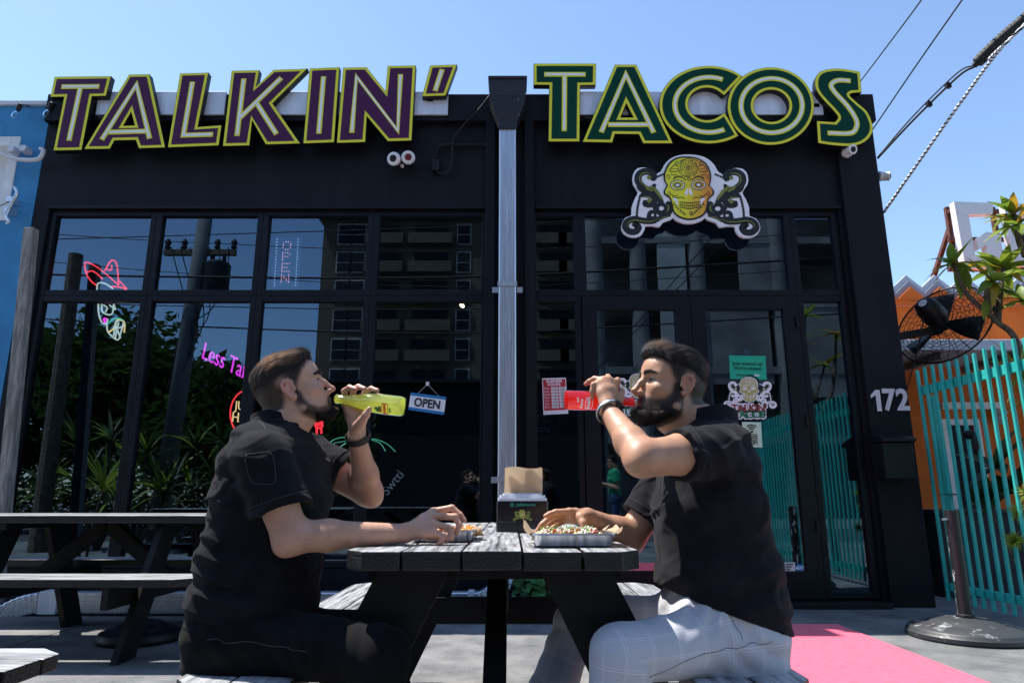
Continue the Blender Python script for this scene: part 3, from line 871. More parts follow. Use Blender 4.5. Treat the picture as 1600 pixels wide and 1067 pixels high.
# house number
for ch, u, wh in (('1', 1369, 'first'), ('7', 1389, 'middle'), ('2', 1410.5, 'last')):
    q = at(u, 626, YF - 0.054)
    if ch == '1':
        b = MB(); b.prism([ccw([(-.042, .050), (.004, .094), (.040, .094), (.040, -.094), (.002, -.094), (.002, .048), (-.042, .022)])], (q.x, q.y - .003, q.z + .002), (1, 0, 0), (0, 0, 1), (0, .006, 0)); o = b.build('house_number', M['offwhite'])
    else:
        o = lettering('house_number', ch, (q.x, q.y, q.z), 0.26, M['offwhite'], bold=0.008, ext=0.004, wide=0.86)
    tag(o, f'white numeral {ch} on the black pier, {wh} digit of the house number', 'house number', 'house number digits')
# letter box on the pier
t = thing('letter_box', 'black steel letter box with a sloping lid on the black pier below the house number', 'letter box', (3.32, 5.78, 1.05))
q0, q1 = at(1384, 720, 5.72), at(1432, 720, 5.72)
x0, x1 = q0.x, q1.x
zb_, zt = at(1400, 748, 5.72).z, at(1400, 690, 5.72).z
b = MB(); b.box((x0, 5.74, zb_), (x1, 5.949, zt)); b.build('box_body', M['black_metal'], t, bevel=0.01)
b = MB(); b.prism([ccw([(5.70, zt + .001), (5.949, zt + .001), (5.949, zt + 0.09), (5.92, zt + 0.09), (5.70, zt + 0.03)])], (x0 - 0.015, 0, 0), (0, 1, 0), (0, 0, 1), (x1 - x0 + 0.03, 0, 0)); b.build('lid', M['black_metal'], t, bevel=0.006)

# ------------------------------------------------------------------ papers and stickers on the glass
YG = YF + 0.064
M['paper_blue'] = mat('print_blue', (0.02, 0.20, 0.50), 0.5)
M['paper_red'] = mat('print_red', (0.55, 0.03, 0.05), 0.5)
M['paper_teal'] = mat('print_teal', (0.01, 0.42, 0.25), 0.5)
M['paper_mint'] = mat('print_mint', (0.62, 0.80, 0.62), 0.5)
M['paper_dark'] = mat('print_dark', (0.01, 0.01, 0.012), 0.5)
M['dark_red_disc'] = mat('print_dark_red', (0.20, 0.012, 0.015), 0.5)
def card(name, corners, Y, m, parent=None, th=0.003):
    q = [at(u, v, Y) for u, v in corners]
    b = MB(); b.prism([ccw([(p.x, p.z) for p in q])], (0, Y, 0), (1, 0, 0), (0, 0, 1), (0, th, 0))
    return b.build(name, m, parent)
def frame_of(corners, Y):
    q = [at(u, v, Y) for u, v in corners]
    ex = (q[1] - q[0]).normalized(); ez = (q[0] - q[3]).normalized()
    return q, ex, ez, (q[1] - q[0]).length, (q[0] - q[3]).length
# OPEN sign on a string
t = thing('open_sign', 'white and blue OPEN sign hanging by a string inside the big window', 'sign', tuple(at(667, 630, YG)))
cs = [(642, 613), (697, 620), (693.5, 648), (638, 640)]
card('board', cs, YG, M['white_vinyl'], t)
q, ex, ez, W_, H_ = frame_of(cs, YG - 0.003)
cc = (q[0] + q[1] + q[2] + q[3]) / 4
lettering('lettering', 'OPEN', tuple(cc + ez * -0.004), H_ * 0.68, M['paper_dark'], t, ex, ez, bold=0.003, wide=0.86)
card('band', [(642, 613), (697, 620), (696.5, 624.5), (641.5, 617.5)], YG - 0.002, M['paper_blue'], t, 0.0015)
card('band', [(638.8, 635.5), (694, 643.5), (693.5, 648), (638, 640)], YG - 0.002, M['paper_blue'], t, 0.0015)
b = MB(); k0 = at(668, 600, YG); b.tube([q[0] * 0.8 + q[1] * 0.2, k0], 0.0015, 5); b.tube([q[0] * 0.2 + q[1] * 0.8, k0], 0.0015, 5); b.build('string', M['offwhite'], t)
b = MB(); b.box((k0.x - 0.015, YG - 0.006, k0.z - 0.015), (k0.x + 0.015, YG + 0.003, k0.z + 0.02)); b.build('hook', M['white'], t, bevel=0.003)
# business hours
t = thing('hours_sign', 'red and white BUSINESS HOURS card on the glass beside the doors', 'sign', tuple(at(868, 620, YG)))
cs = [(847, 591), (884, 590), (888, 646), (849, 648)]
card('board', cs, YG, M['white_vinyl'], t)
card('red_field', [(848.5, 593), (883, 592), (886.3, 640), (850.4, 641.5)], YG - 0.002, M['paper_red'], t, 0.0015)
q, ex, ez, W_, H_ = frame_of(cs, YG - 0.003)
def on(a, b_):
    return (q[0] * (1 - a) + q[1] * a) * (1 - b_) + (q[3] * (1 - a) + q[2] * a) * b_
lettering('lettering', 'BUSINESS', tuple(on(.5, .09)), 0.034, M['white_vinyl'], t, ex, ez, bold=0.001)
lettering('lettering', 'HOURS:', tuple(on(.5, .18)), 0.034, M['white_vinyl'], t, ex, ez, bold=0.001)
for i, dname in enumerate(('Mon.', 'Tues.', 'Wed.', 'Thur.', 'Fri.', 'Sat.', 'Sun.')):
    v_ = 0.285 + 0.085 * i
    lettering('lettering', dname, tuple(on(.18, v_)), 0.026, M['white_vinyl'], t, ex, ez)
    for a in (.5, .82):
        b = MB(); p = on(a, v_); b.prism([ccw([(p.x - .031, p.z - .011), (p.x + .031, p.z - .011), (p.x + .031, p.z + .011), (p.x - .031, p.z + .011)])], (0, YG - 0.0035, 0), (1, 0, 0), (0, 0, 1), (0, 0.001, 0))
        b.build('time_slot', M['white_vinyl'], t)
        lettering('lettering', '11:00' if a < .6 else '9:00', tuple(on(a, v_) + Vector((0, -0.0012, 0))), 0.019, M['paper_dark'], t, ex, ez)
# round red disc with mirrored lettering
t = thing('round_sign', 'dark red round pizza sign with mirrored lettering low behind the side pane', 'sign', tuple(at(850, 655, YG + 0.05)))
pc = at(846, 656, YG + 0.05)
def disc(name, r0, r1, y, m):
    b = MB(); lo = ccw(ell(pc.x, pc.z, r1, r1, 0, 360, 40)[:-1]); ho = [ccw(ell(pc.x, pc.z, r0, r0, 0, 360, 40)[:-1], False)] if r0 else []
    b.prism([lo] + ho, (0, y, 0), (1, 0, 0), (0, 0, 1), (0, 0.002, 0)); return b.build(name, m, t)
disc('disc', 0, 0.185, YG + 0.05, M['dark_red_disc']); disc('ring', 0.160, 0.168, YG + 0.047, mat('ring_print', (0.42, 0.22, 0.22), 0.5))
lettering('lettering', '30', (pc.x - 0.0, YG + 0.046, pc.z + 0.03), 0.17, mat('pale_print', (0.45, 0.28, 0.28), 0.5), t, (-1, 0, 0), (0, 0, 1))
lettering('lettering', 'pizza', (pc.x - 0.0, YG + 0.046, pc.z - 0.08), 0.075, M['white_vinyl'], t, (-1, 0, 0), (0, 0, 1))
# teal notice
t = thing('closed_notice', 'teal notice reading Just missed us on a suction hook, right door glass', 'notice', tuple(at(1168, 575, YG)))
ZR = lambda x, y: (1100 + x / 5.926, 540 + y / 5.926)
cs = [ZR(232, 90), ZR(570, 96), ZR(580, 316), ZR(243, 306)]
YD = YF + 0.046
card('board', cs, YD, M['paper_teal'], t)
q, ex, ez, W_, H_ = frame_of(cs, YD - 0.002)
lettering('lettering', 'Just missed us!', tuple(on(.5, .34)), 0.046, M['paper_dark'], t, ex, ez)
lettering('lettering', "We're closed.", tuple(on(.5, .54)), 0.046, M['paper_dark'], t, ex, ez)
lettering('lettering', 'Find us on Uber', tuple(on(.42, .82)), 0.024, M['paper_dark'], t, ex, ez)
lettering('lettering', 'Eats', tuple(on(.74, .82)), 0.026, M['white_vinyl'], t, ex, ez, bold=0.001)
k0 = at(*ZR(398, 58), YD); b = MB(); b.lathe([(0.03, 0), (0.028, 0.006), (0.012, 0.014), (0.008, 0.022)], k0, 16, (0, -1, 0)); b.build('suction_cup', M['clear'], t, smooth='angle')
# small emblem stickers on both doors
M['skull_print_small'] = mat('skull_print_small', (0.42, 0.42, 0.05), 0.5, col2=(0.40, 0.30, 0.06), scale=20)
def sticker(cu, cv, label):
    f = lambda x, y: at(cu + (x - 685) * 0.39 / 5.926, cv + (y - 440) * 0.40 / 5.926, YD)
    t = thing('emblem_sticker', label, 'sticker', tuple(f(685, 440)), 'emblem stickers on the door glass')
    emblem(t, f, 0.00105 * 0.37, M['skull_print_small'], M['paper_dark'], M['white_vinyl'], th=0.12, plate_t=0.0003)
    for s, dy, m1, sz in (("TALKIN'", 175, mat('print_maroon', (0.25, 0.05, 0.04), 0.5), 0.085), ('TACOS', 236, mat('print_green', (0.02, 0.20, 0.09), 0.5), 0.085)):
        p = at(cu + 2 / 5.926, cv + dy / 5.926, YD - 0.001)
        lettering('lettering', s, (p.x, p.y, p.z), sz, M['white_vinyl'], t, bold=0.014, wide=1.02, ext=0.0006)
        lettering('lettering', s, (p.x, p.y - 0.0012, p.z), sz, m1, t, bold=0.004, wide=1.02, ext=0.0006)
sticker(1100 + 418 / 5.926, 540 + 405 / 5.926, "skull emblem sticker lettered TALKIN' TACOS under the teal notice")
sticker(998, 603, "skull emblem sticker lettered TALKIN' TACOS behind the red bottle, left door")
# free wifi card
t = thing('wifi_sign', 'pale mint FREE WIFI card on the right door glass', 'sign', tuple(at(1175, 680, YD)))
cs = [ZR(352, 705), ZR(526, 708), ZR(540, 942), ZR(380, 940)]
card('board', [ZR(352, 705), ZR(528, 708), ZR(540, 942), ZR(384, 940), ZR(358, 880)], YD, M['paper_mint'], t)
p = at(*ZR(444, 797), YD - 0.002)
b = MB(); b.lathe([(0.011, 0), (0.011, 0.0015)], p, 12, (0, -1, 0))
for r in (0.026, 0.044, 0.062):
    ribbon(b, [(p.x + r * math.cos(R(a)), p.z + r * math.sin(R(a))) for a in range(48, 133, 7)], 0.010, lambda x, z, k: (x, YD - 0.0015 - k, z), 0.001)
b.build('wifi_symbol', M['paper_dark'], t)
for s, y in (('FREE', 842), ('WIFI', 895)):
    p = at(*ZR(446, y), YD - 0.0022); lettering('lettering', s, tuple(p), 0.060, M['paper_dark'], t, bold=0.001, wide=0.8)
# alarm company stickers at the foot of the door
t = thing('alarm_sticker', 'small white permit label low on the right door', 'sticker', tuple(at(1228, 886, YD)))
card('board', [(1215.5, 878.5), (1242, 878), (1242.5, 893), (1216, 894)], YD - 0.001, M['offwhite'], t)
for k, (v, n_) in enumerate(((881.5, 9), (885.5, 7), (889.5, 6))):
    p = at(1227 - k, v, YD - 0.003); lettering('lettering', 'ALARM PERMIT'[:n_ + 3], tuple(p), 0.02, M['paper_dark'], t)
t = thing('alarm_sticker', 'small blue eight sided alarm sticker low on the right door', 'sticker', tuple(at(1249, 887, YD)))
p = at(1249, 887, YD)
b = MB(); b.prism([ccw([(p.x + 0.035 * math.cos(R(22.5 + 45 * k)), p.z + 0.035 * math.sin(R(22.5 + 45 * k))) for k in range(8)])], (0, YD - 0.003, 0), (1, 0, 0), (0, 0, 1), (0, 0.002, 0)); b.build('octagon', M['paper_blue'], t)
lettering('lettering', 'ADT', (p.x, YD - 0.0045, p.z), 0.034, M['white_vinyl'], t, bold=0.001)
# slanted decal low on the window
p = at(614, 754, YG)
o = lettering('window_decal', 'Swtti', tuple(p), 0.115, mat('pale_decal', (0.16, 0.19, 0.21), 0.5), None, (0.62, 0, 0.78), (-0.78, 0, 0.62))
tag(o, 'small slanted grey script decal low on the big window', 'decal')

# ------------------------------------------------------------------ neon and lights inside
def neonmat(name, c, s):
    return mat(name, c, 0.4, emit=s)
NP, NR, NW, NG, NO = neonmat('neon_pink', (1, 0.05, 0.75), 3.5), neonmat('neon_red', (1, 0.04, 0.05), 3.0), neonmat('neon_white', (0.75, 0.85, 0.7), 1.6), neonmat('neon_green', (0.05, 0.8, 0.4), 1.2), neonmat('neon_amber', (1, 0.6, 0.25), 2.5)
YN = 6.40
ZN = lambda x, y: at(x / 2.807, 320 + y / 2.807, YN)
def neon(name, parent, m, lines, r=0.0075):
    b = MB()
    for l in lines:
        b.tube([ZN(*p) for p in l], r, 6)
    return b.build(name, m, parent, smooth=True)
t = thing('neon_sign', 'red and white neon skull in a wide hat holding a taco, left window', 'neon sign', tuple(ZN(470, 430)))
neon('hat_tube', t, NR, [catmull([(520, 352), (460, 300), (420, 270), (375, 253), (378, 300), (400, 335), (425, 355)], 5), catmull([(380, 296), (410, 292), (450, 325)], 5), catmull([(460, 290), (488, 245), (512, 262), (520, 350)], 5), catmull([(472, 285), (488, 285), (490, 265)], 4), catmull([(490, 358), (530, 362), (555, 372)], 4), catmull([(520, 330), (556, 368)], 3), catmull([(522, 412), (538, 430), (553, 415)], 4)])
neon('skull_tube', t, NW, [catmull([(425, 375), (430, 345), (460, 345), (495, 368)], 5), catmull([(432, 418), (432, 470), (446, 515), (466, 520), (474, 500)], 5), catmull([(446, 425), (450, 470), (490, 480), (500, 430), (515, 420)], 5), catmull([(455, 440), (470, 452), (462, 470)], 4), catmull([(480, 440), (494, 450), (505, 460), (500, 440)], 4), catmull([(462, 405), (476, 418), (488, 410)], 4)])
neon('taco_shell_tube', t, NW, [catmull([(468, 520), (475, 560), (515, 592), (530, 560), (540, 510), (510, 515), (498, 575)], 6), catmull([(505, 520), (528, 585)], 3), catmull([(520, 515), (505, 585)], 3), catmull([(500, 545), (540, 535)], 3)])
neon('taco_filling_tube', t, NO, [catmull([(475, 560), (500, 540), (515, 505), (545, 515), (545, 560)], 5), ])
neon('taco_lettuce_tube', t, NG, [catmull([(475, 520), (500, 500), (530, 500), (550, 525)], 5)])
neon('heart_tube', t, NP, [catmull([(462, 520), (455, 500), (466, 500), (470, 510), (462, 520)], 4)])
# pink script
def neon_text(s, p, size, m, label, ex, ez, parent=None, wide=0.8):
    me = None
    o = lettering('neon_sign', s, tuple(p), size, m, parent, ex, ez, bold=-0.001, wide=wide, ext=0.006, align='LEFT')
    if parent is None:
        tag(o, label, 'neon sign')
    return o
M['neon_text'] = NP
p0, p1 = ZN(888, 640), ZN(1070, 728)
neon_text("Less Talkin'", p0, 0.235, neonmat('neon_pink_letters', (1, 0.06, 0.8), 2.4), "pink neon lettering reading Less Talkin' in the second window", (p1 - p0), (0.12, 0, 1), wide=0.62)
t = thing('neon_sign', 'red oval neon around amber letters, partly behind the man with the yellow bottle', 'neon sign', tuple(ZN(1100, 915)))
neon('oval_tube', t, NR, [[(1090 + 80 * math.cos(R(a)), 915 + 104 * math.sin(R(a))) for a in range(0, 361, 10)]])
lettering('letter_tube', 'JUST', tuple(ZN(1075, 885)), 0.12, NO, t, (1, 0, -0.1), (0, 0, 1), ext=0.004, wide=0.8)
lettering('letter_tube', 'HANG', tuple(ZN(1085, 938)), 0.13, NO, t, (1, 0, -0.1), (0, 0, 1), ext=0.004, wide=0.8)
# dotted LED board reading OPEN downwards
t = thing('led_sign', 'tall clear LED board with a dotted vertical OPEN in the third window', 'LED sign', tuple(at(450, 410, YN)))
card('acrylic_board', [(429, 371), (472, 371), (466, 450), (424, 450)], YN, mat('blue_acrylic', (0.05, 0.12, 0.22), 0.15, emit=0.25), t, 0.008)
DOT = {'O': ['0110', '1001', '1001', '1001', '0110'], 'P': ['1110', '1001', '1110', '1000', '1000'], 'E': ['1111', '1000', '1110', '1000', '1111'], 'N': ['1001', '1101', '1111', '1011', '1001']}
b, b2 = MB(), MB()
for i, ch in enumerate('OPEN'):
    for r_, row in enumerate(DOT[ch]):
        for k, c_ in enumerate(row):
            if c_ == '1':
                v = 378 + i * 17 + r_ * 3.0
                p = at(443 + k * 3.8 - (v - 378) * 0.06, v, YN - 0.004); b.lathe([(0.0055, 0), (0.003, 0.005)], p, 6, (0, -1, 0))
for i in range(17):
    v = 374 + i * 4.5
    for u in (433, 466):
        p = at(u - (v - 374) * 0.06, v, YN - 0.004); b2.lathe([(0.0045, 0), (0.003, 0.005)], p, 6, (0, -1, 0))
tag(b.build('led_letters', neonmat('led_pink', (1, 0.45, 0.5), 2.5), t), kind='stuff'); tag(b2.build('led_border', neonmat('led_blue', (0.55, 0.75, 1), 2.5), t), kind='stuff')
# small red neon figure
t = thing('neon_sign', 'small red neon figure low in the third window under the bearded chin', 'neon sign', tuple(at(497, 662, 6.6)))
b = MB(); f = lambda x, y: at(380 + x / 6.096, 535 + y / 6.096, 6.6)
for l in ([(690, 715), (720, 705), (750, 720), (752, 800), (735, 815), (690, 800), (682, 760), (690, 715)], [(695, 745), (745, 745)], [(700, 800), (700, 868)], [(742, 805), (745, 868)], [(690, 780), (750, 775)], [(705, 725), (718, 735), (735, 722)]):
    b.tube([f(*p) for p in l], 0.013, 6)
b.build('figure_tube', NR, t, smooth=True)
# green dotted palm leaves
t = thing('led_palm', 'green dotted LED palm leaves behind the window, left of the downspout', 'LED light', tuple(at(570, 690, 6.9)))
b = MB(); f = lambda x, y: at(300 + x / 2.963, 520 + y / 2.963, 6.9)
for l in ([(620, 525), (650, 498), (690, 484), (730, 486)], [(625, 530), (660, 510), (715, 500)], [(668, 548), (690, 525), (715, 508)], [(820, 490), (860, 495), (905, 515), (940, 548)], [(825, 492), (870, 510), (895, 545)], [(740, 484), (790, 486), (820, 490)]):
    for p in catmull(l, 7):
        b.lathe([(0.0055, 0), (0.004, 0.006)], f(*p), 6, (0, -1, 0))
tag(b.build('leaf_dots', neonmat('led_green', (0.25, 1, 0.6), 1.1), t), kind='stuff')
b = MB(); b.tube([f(770, 486), f(772, 700)], 0.02, 8); b.build('trunk', M['black_matte'], t, smooth=True)
for u, v, wh in ((693, 388, 'upper'), (722, 477, 'lower')):
    p = at(u, v, 9.0)
    t = thing('ceiling_spot', f'small warm lit spot lamp seen through the fourth window, {wh} one', 'lamp', tuple(p), 'spot lamps in the dining room')
    b = MB(); b.lathe([(0.045, 0), (0.05, 0.09), (0.03, 0.11)], p, 14, (0.5, 0.5, 0.6)); b.tube([p + Vector((0.03, 0.04, 0.05)), (p.x + 0.03, p.y + 0.04, 3.62)], 0.008, 6); b.build('lamp_housing', M['black_metal'], t, smooth='angle')
    b = MB(); b.lathe([(0.043, -0.002), (0.03, -0.012)], p, 14, (0.5, 0.5, 0.6)); b.build('bulb', neonmat('warm_bulb', (1, 0.75, 0.45), 9), t)

# ------------------------------------------------------------------ blue neighbour on the left
t = thing('blue_building', 'bright blue stucco building front left of the black restaurant', 'building', (-7, YF, 0))
b = MB()
zb_ = at(40, 166, 6).z
wx1 = at(22, 280, 6).x; wz0, wz1 = at(10, 345, 6).z, at(10, 214, 6).z
b.box((wx1, YF, 0), (XL - 0.012, 14, zb_)); b.box((-12, YF, 0), (wx1, 14, wz0)); b.box((-12, YF, wz1), (wx1, 14, zb_)); b.box((-12, YF + 0.3, wz0), (wx1, 14, wz1))
b.build('wall', M['blue_wall'], t)
b = MB(); b.box((wx1 - 0.09, YF - 0.01, wz0), (wx1 - 0.001, YF + 0.2, wz1)); b.box((-6.4, YF - 0.01, wz1 - 0.1), (wx1 - 0.091, YF + 0.2, wz1)); b.box((-6.4, YF - 0.01, wz0), (wx1 - 0.091, YF + 0.2, wz0 + 0.1)); b.box((-6.4, YF + 0.16, wz0 + .1), (wx1 - .091, YF + .19, wz1 - .1))
b.build('window_frame', M['white'], t, bevel=0.006)
b = MB(); b.box((-12, YF - 0.03, zb_), (XL - 0.012, 14, zb_ + 0.04)); b.build('coping', M['offwhite'], t)
for k, (u, v) in enumerate(((27, 172), (76, 170))):
    p = at(u, v, 5.92)
    t = thing('string_light', f'clear hanging bulb at the top of the blue wall, {("farther from", "nearer to")[k]} the black building', 'light bulb', tuple(p), 'bulbs on the blue wall')
    b = MB(); b.lathe([(0.016, -0.02), (0.022, 0.0), (0.022, 0.05), (0.01, 0.06)], p + Vector((0.01, 0, 0.01)), 12, (0.25, 0, 1)); b.tube([p + Vector((0.026, 0, 0.06)), (p.x + 0.05, 6.0, p.z + 0.09)], 0.006, 6); b.build('socket', M['rubber'], t, smooth='angle')
    b = MB(); b.lathe([(0.012, 0.0), (0.03, -0.03), (0.036, -0.055), (0.028, -0.08), (0.008, -0.092)], p + Vector((0.006, 0, -0.012)), 16, (0.25, 0, 1)); b.build('bulb', M['clear'], t, smooth=True)
def cleat(pts, wd, label, m, dpt):
    p0 = at(*pts[len(pts) // 2], 5.98)
    t = thing('wall_cleat', label, 'cleat', tuple(p0))
    q = [at(*p, 5.9) for p in pts]
    b = MB(); b.tube(catmull(q, 5), [wd * (0.5 + 0.5 * math.sin(PI * (0.12 + 0.76 * k / (5 * (len(q) - 1))))) for k in range(5 * (len(q) - 1) + 1)], 8); b.build('horn', m, t, smooth=True)
    for k in (0.36, 0.64):
        b = MB(); i = at(*[(pts[0][j] * (1 - k) + pts[-1][j] * k) for j in (0, 1)], 5.93)
        b.box((i.x - 0.03, 5.90, i.z - 0.03), (i.x + 0.03, YF, i.z + 0.03)); b.build('foot', m, t, bevel=0.006)
    for k in (0.36, 0.64):
        b = MB(); i = at(*[(pts[0][j] * (1 - k) + pts[-1][j] * k) for j in (0, 1)], 5.9); b.lathe([(0.012, 0), (0.009, 0.008)], i, 8, (0, -1, 0)); b.build('bolt', M['galv'], t)
cleat([(-4, 236), (14, 246), (36, 250), (60, 249), (68, 236), (62, 232)], 0.022, 'white cleat bolted level on the blue wall', M['offwhite'], 0.1)
cleat([(22, 292), (27, 302), (18, 318), (10, 336), (14, 346), (10, 350)], 0.018, 'grey upright cleat on the blue wall holding a thin line', M['galv'], 0.1)
b = MB(); b.tube([at(-30, 335, 5.88), at(22, 312, 5.9)], 0.004, 5); tag(b.build('halyard_line', M['rubber']), 'thin dark line tied to the grey cleat on the blue wall', 'rope')
b = MB(); tp, bt = at(49, 358, 5.6), at(6, 800, 5.6); dr = (bt - tp); bt = tp + dr * (tp.z / -dr.z) ; b.bar(tp, bt, 0.085, 0.085, (0, 1, 0)); tag(b.build('wooden_post', M['oldwood'], bevel=0.006), 'weathered grey square post leaning beside the blue wall', 'post')

# ------------------------------------------------------------------ carpet
b = MB(); b.box((1.28, 2.2, 0.004), (2.31, 5.14, 0.012)); tag(b.build('entrance_carpet', M['pink'], bevel=0.003), 'long pink carpet running from the doors to the tables', 'carpet')

# ------------------------------------------------------------------ teal picket fence
A_, B_ = Vector((3.60, 5.92, 0)), Vector((3.69, 1.8, 0))
fd = (B_ - A_).normalized(); fl_ = (B_ - A_).length
t = thing('picket_fence', 'teal metal picket fence running from the black pier towards the street', 'fence', tuple(A_))
npk = 40
nrm_ = Vector((fd.y, -fd.x, 0))          # towards the pavement side
if nrm_.x > 0: nrm_ = -nrm_
for k in range(npk):
    p = A_ + fd * (0.03 + (fl_ - 0.06) * k / (npk - 1))
    top = 1.985 + random.uniform(-.012, .012)
    b = MB(); q = p + nrm_ * 0.022; ln = random.uniform(-.008, .008)
    b.bar(q + Vector((0, 0, 0.06)), q + fd * ln + Vector((0, 0, top)), 0.024, 0.022, nrm_)
    b.build('picket', M['teal'], t, bevel=0.003)
for z, h_ in ((1.80, 0.075), (0.17, 0.06)):
    b = MB(); b.bar(A_ + Vector((0, 0, z)) - nrm_ * 0.012, B_ + Vector((0, 0, z)) - nrm_ * 0.012, 0.03, h_); b.build('rail', M['teal'], t, bevel=0.003)
for p in (A_ - nrm_ * 0.06 + fd * 0.06, B_ - nrm_ * 0.06):
    b = MB(); b.bar(p, p + Vector((0, 0, 1.75)), 0.05, 0.05, (1, 0, 0)); b.build('post', M['teal'], t, bevel=0.004)
# small security camera clamped to the fence
p = A_ + fd * 0.62 + Vector((0, 0, 1.36)) + nrm_ * 0.06
t = thing('fence_clamp', 'black clamp fixed round a teal picket at mid height', 'clamp', tuple(p))
b = MB(); b.lathe([(0.03, -0.03), (0.035, -0.02), (0.035, 0.02), (0.03, 0.03)], p, 16, fd); b.build('collar', M['black_metal'], t, smooth='angle')
b = MB(); b.tube(catmull([p + Vector((0, -0.01, 0.0)), p + fd * 0.05 + Vector((0, 0, -0.02)), p + fd * 0.07 + Vector((0, 0, -0.09)), p + fd * 0.04 + Vector((0, 0, -0.13))], 4), 0.014, 8); b.build('hook', M['black_metal'], t, smooth=True)

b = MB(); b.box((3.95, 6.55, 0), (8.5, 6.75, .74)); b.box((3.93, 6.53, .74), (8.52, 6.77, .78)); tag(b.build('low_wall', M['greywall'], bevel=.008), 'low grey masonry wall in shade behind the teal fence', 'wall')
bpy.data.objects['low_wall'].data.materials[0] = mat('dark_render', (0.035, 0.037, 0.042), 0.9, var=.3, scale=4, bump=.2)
# ------------------------------------------------------------------ umbrella stands
def umbrella_stand(x, y, r, hp, label, m, pole=True):
    t = thing('umbrella_stand', label, 'umbrella stand', (x, y, 0))
    b = MB(); b.lathe([(r * 0.97, 0.0), (r, 0.012), (r, 0.035), (r * 0.96, 0.05), (r * 0.955, 0.055), (r * 0.93, 0.062), (r * 0.70, 0.085), (r * 0.60, 0.09), (r * 0.56, 0.10), (r * 0.40, 0.115), (r * 0.18, 0.122), (0.05, 0.124)], (x, y, 0), 56)
    b.build('base', m, t, smooth='angle')
    if pole:
        b = MB(); b.lathe([(0.056, 0.12), (0.056, 0.14), (0.043, 0.145), (0.042, hp), (0.034, hp + 0.001), (0.034, hp - 0.2)], (x, y, 0), 24); b.build('tube', M['scuffed'], t, smooth='angle')
        b = MB(); b.tube([(x - 0.04, y - 0.01, hp - 0.06), (x - 0.075, y - 0.018, hp - 0.06)], 0.007, 8); b.build('knob', M['galv'], t)
M['scuffed'] = mat('scuffed_black_steel', (0.012, 0.012, 0.014), 0.5, col2=(0.55, 0.56, 0.58), scale=14, stretch=(1, 1, 0.35), mask=(0.575, 0.60), detail=12)
M['scuffed_base'] = mat('scuffed_black_iron', (0.035, 0.037, 0.041), 0.5, col2=(0.34, 0.35, 0.36), scale=9, mask=(0.58, 0.66), detail=12, bump=0.15, bscale=20)
q = at(1508, 955, 4.72)
umbrella_stand(q.x, 4.72, 0.36, 0.80, 'scuffed black round umbrella stand with an empty upright tube, by the teal fence', M['scuffed_base'])
umbrella_stand(-2.36, 4.62, 0.25, 0.5, 'low black round umbrella base in shade under the rear picnic table', M['black_metal'], pole=False)

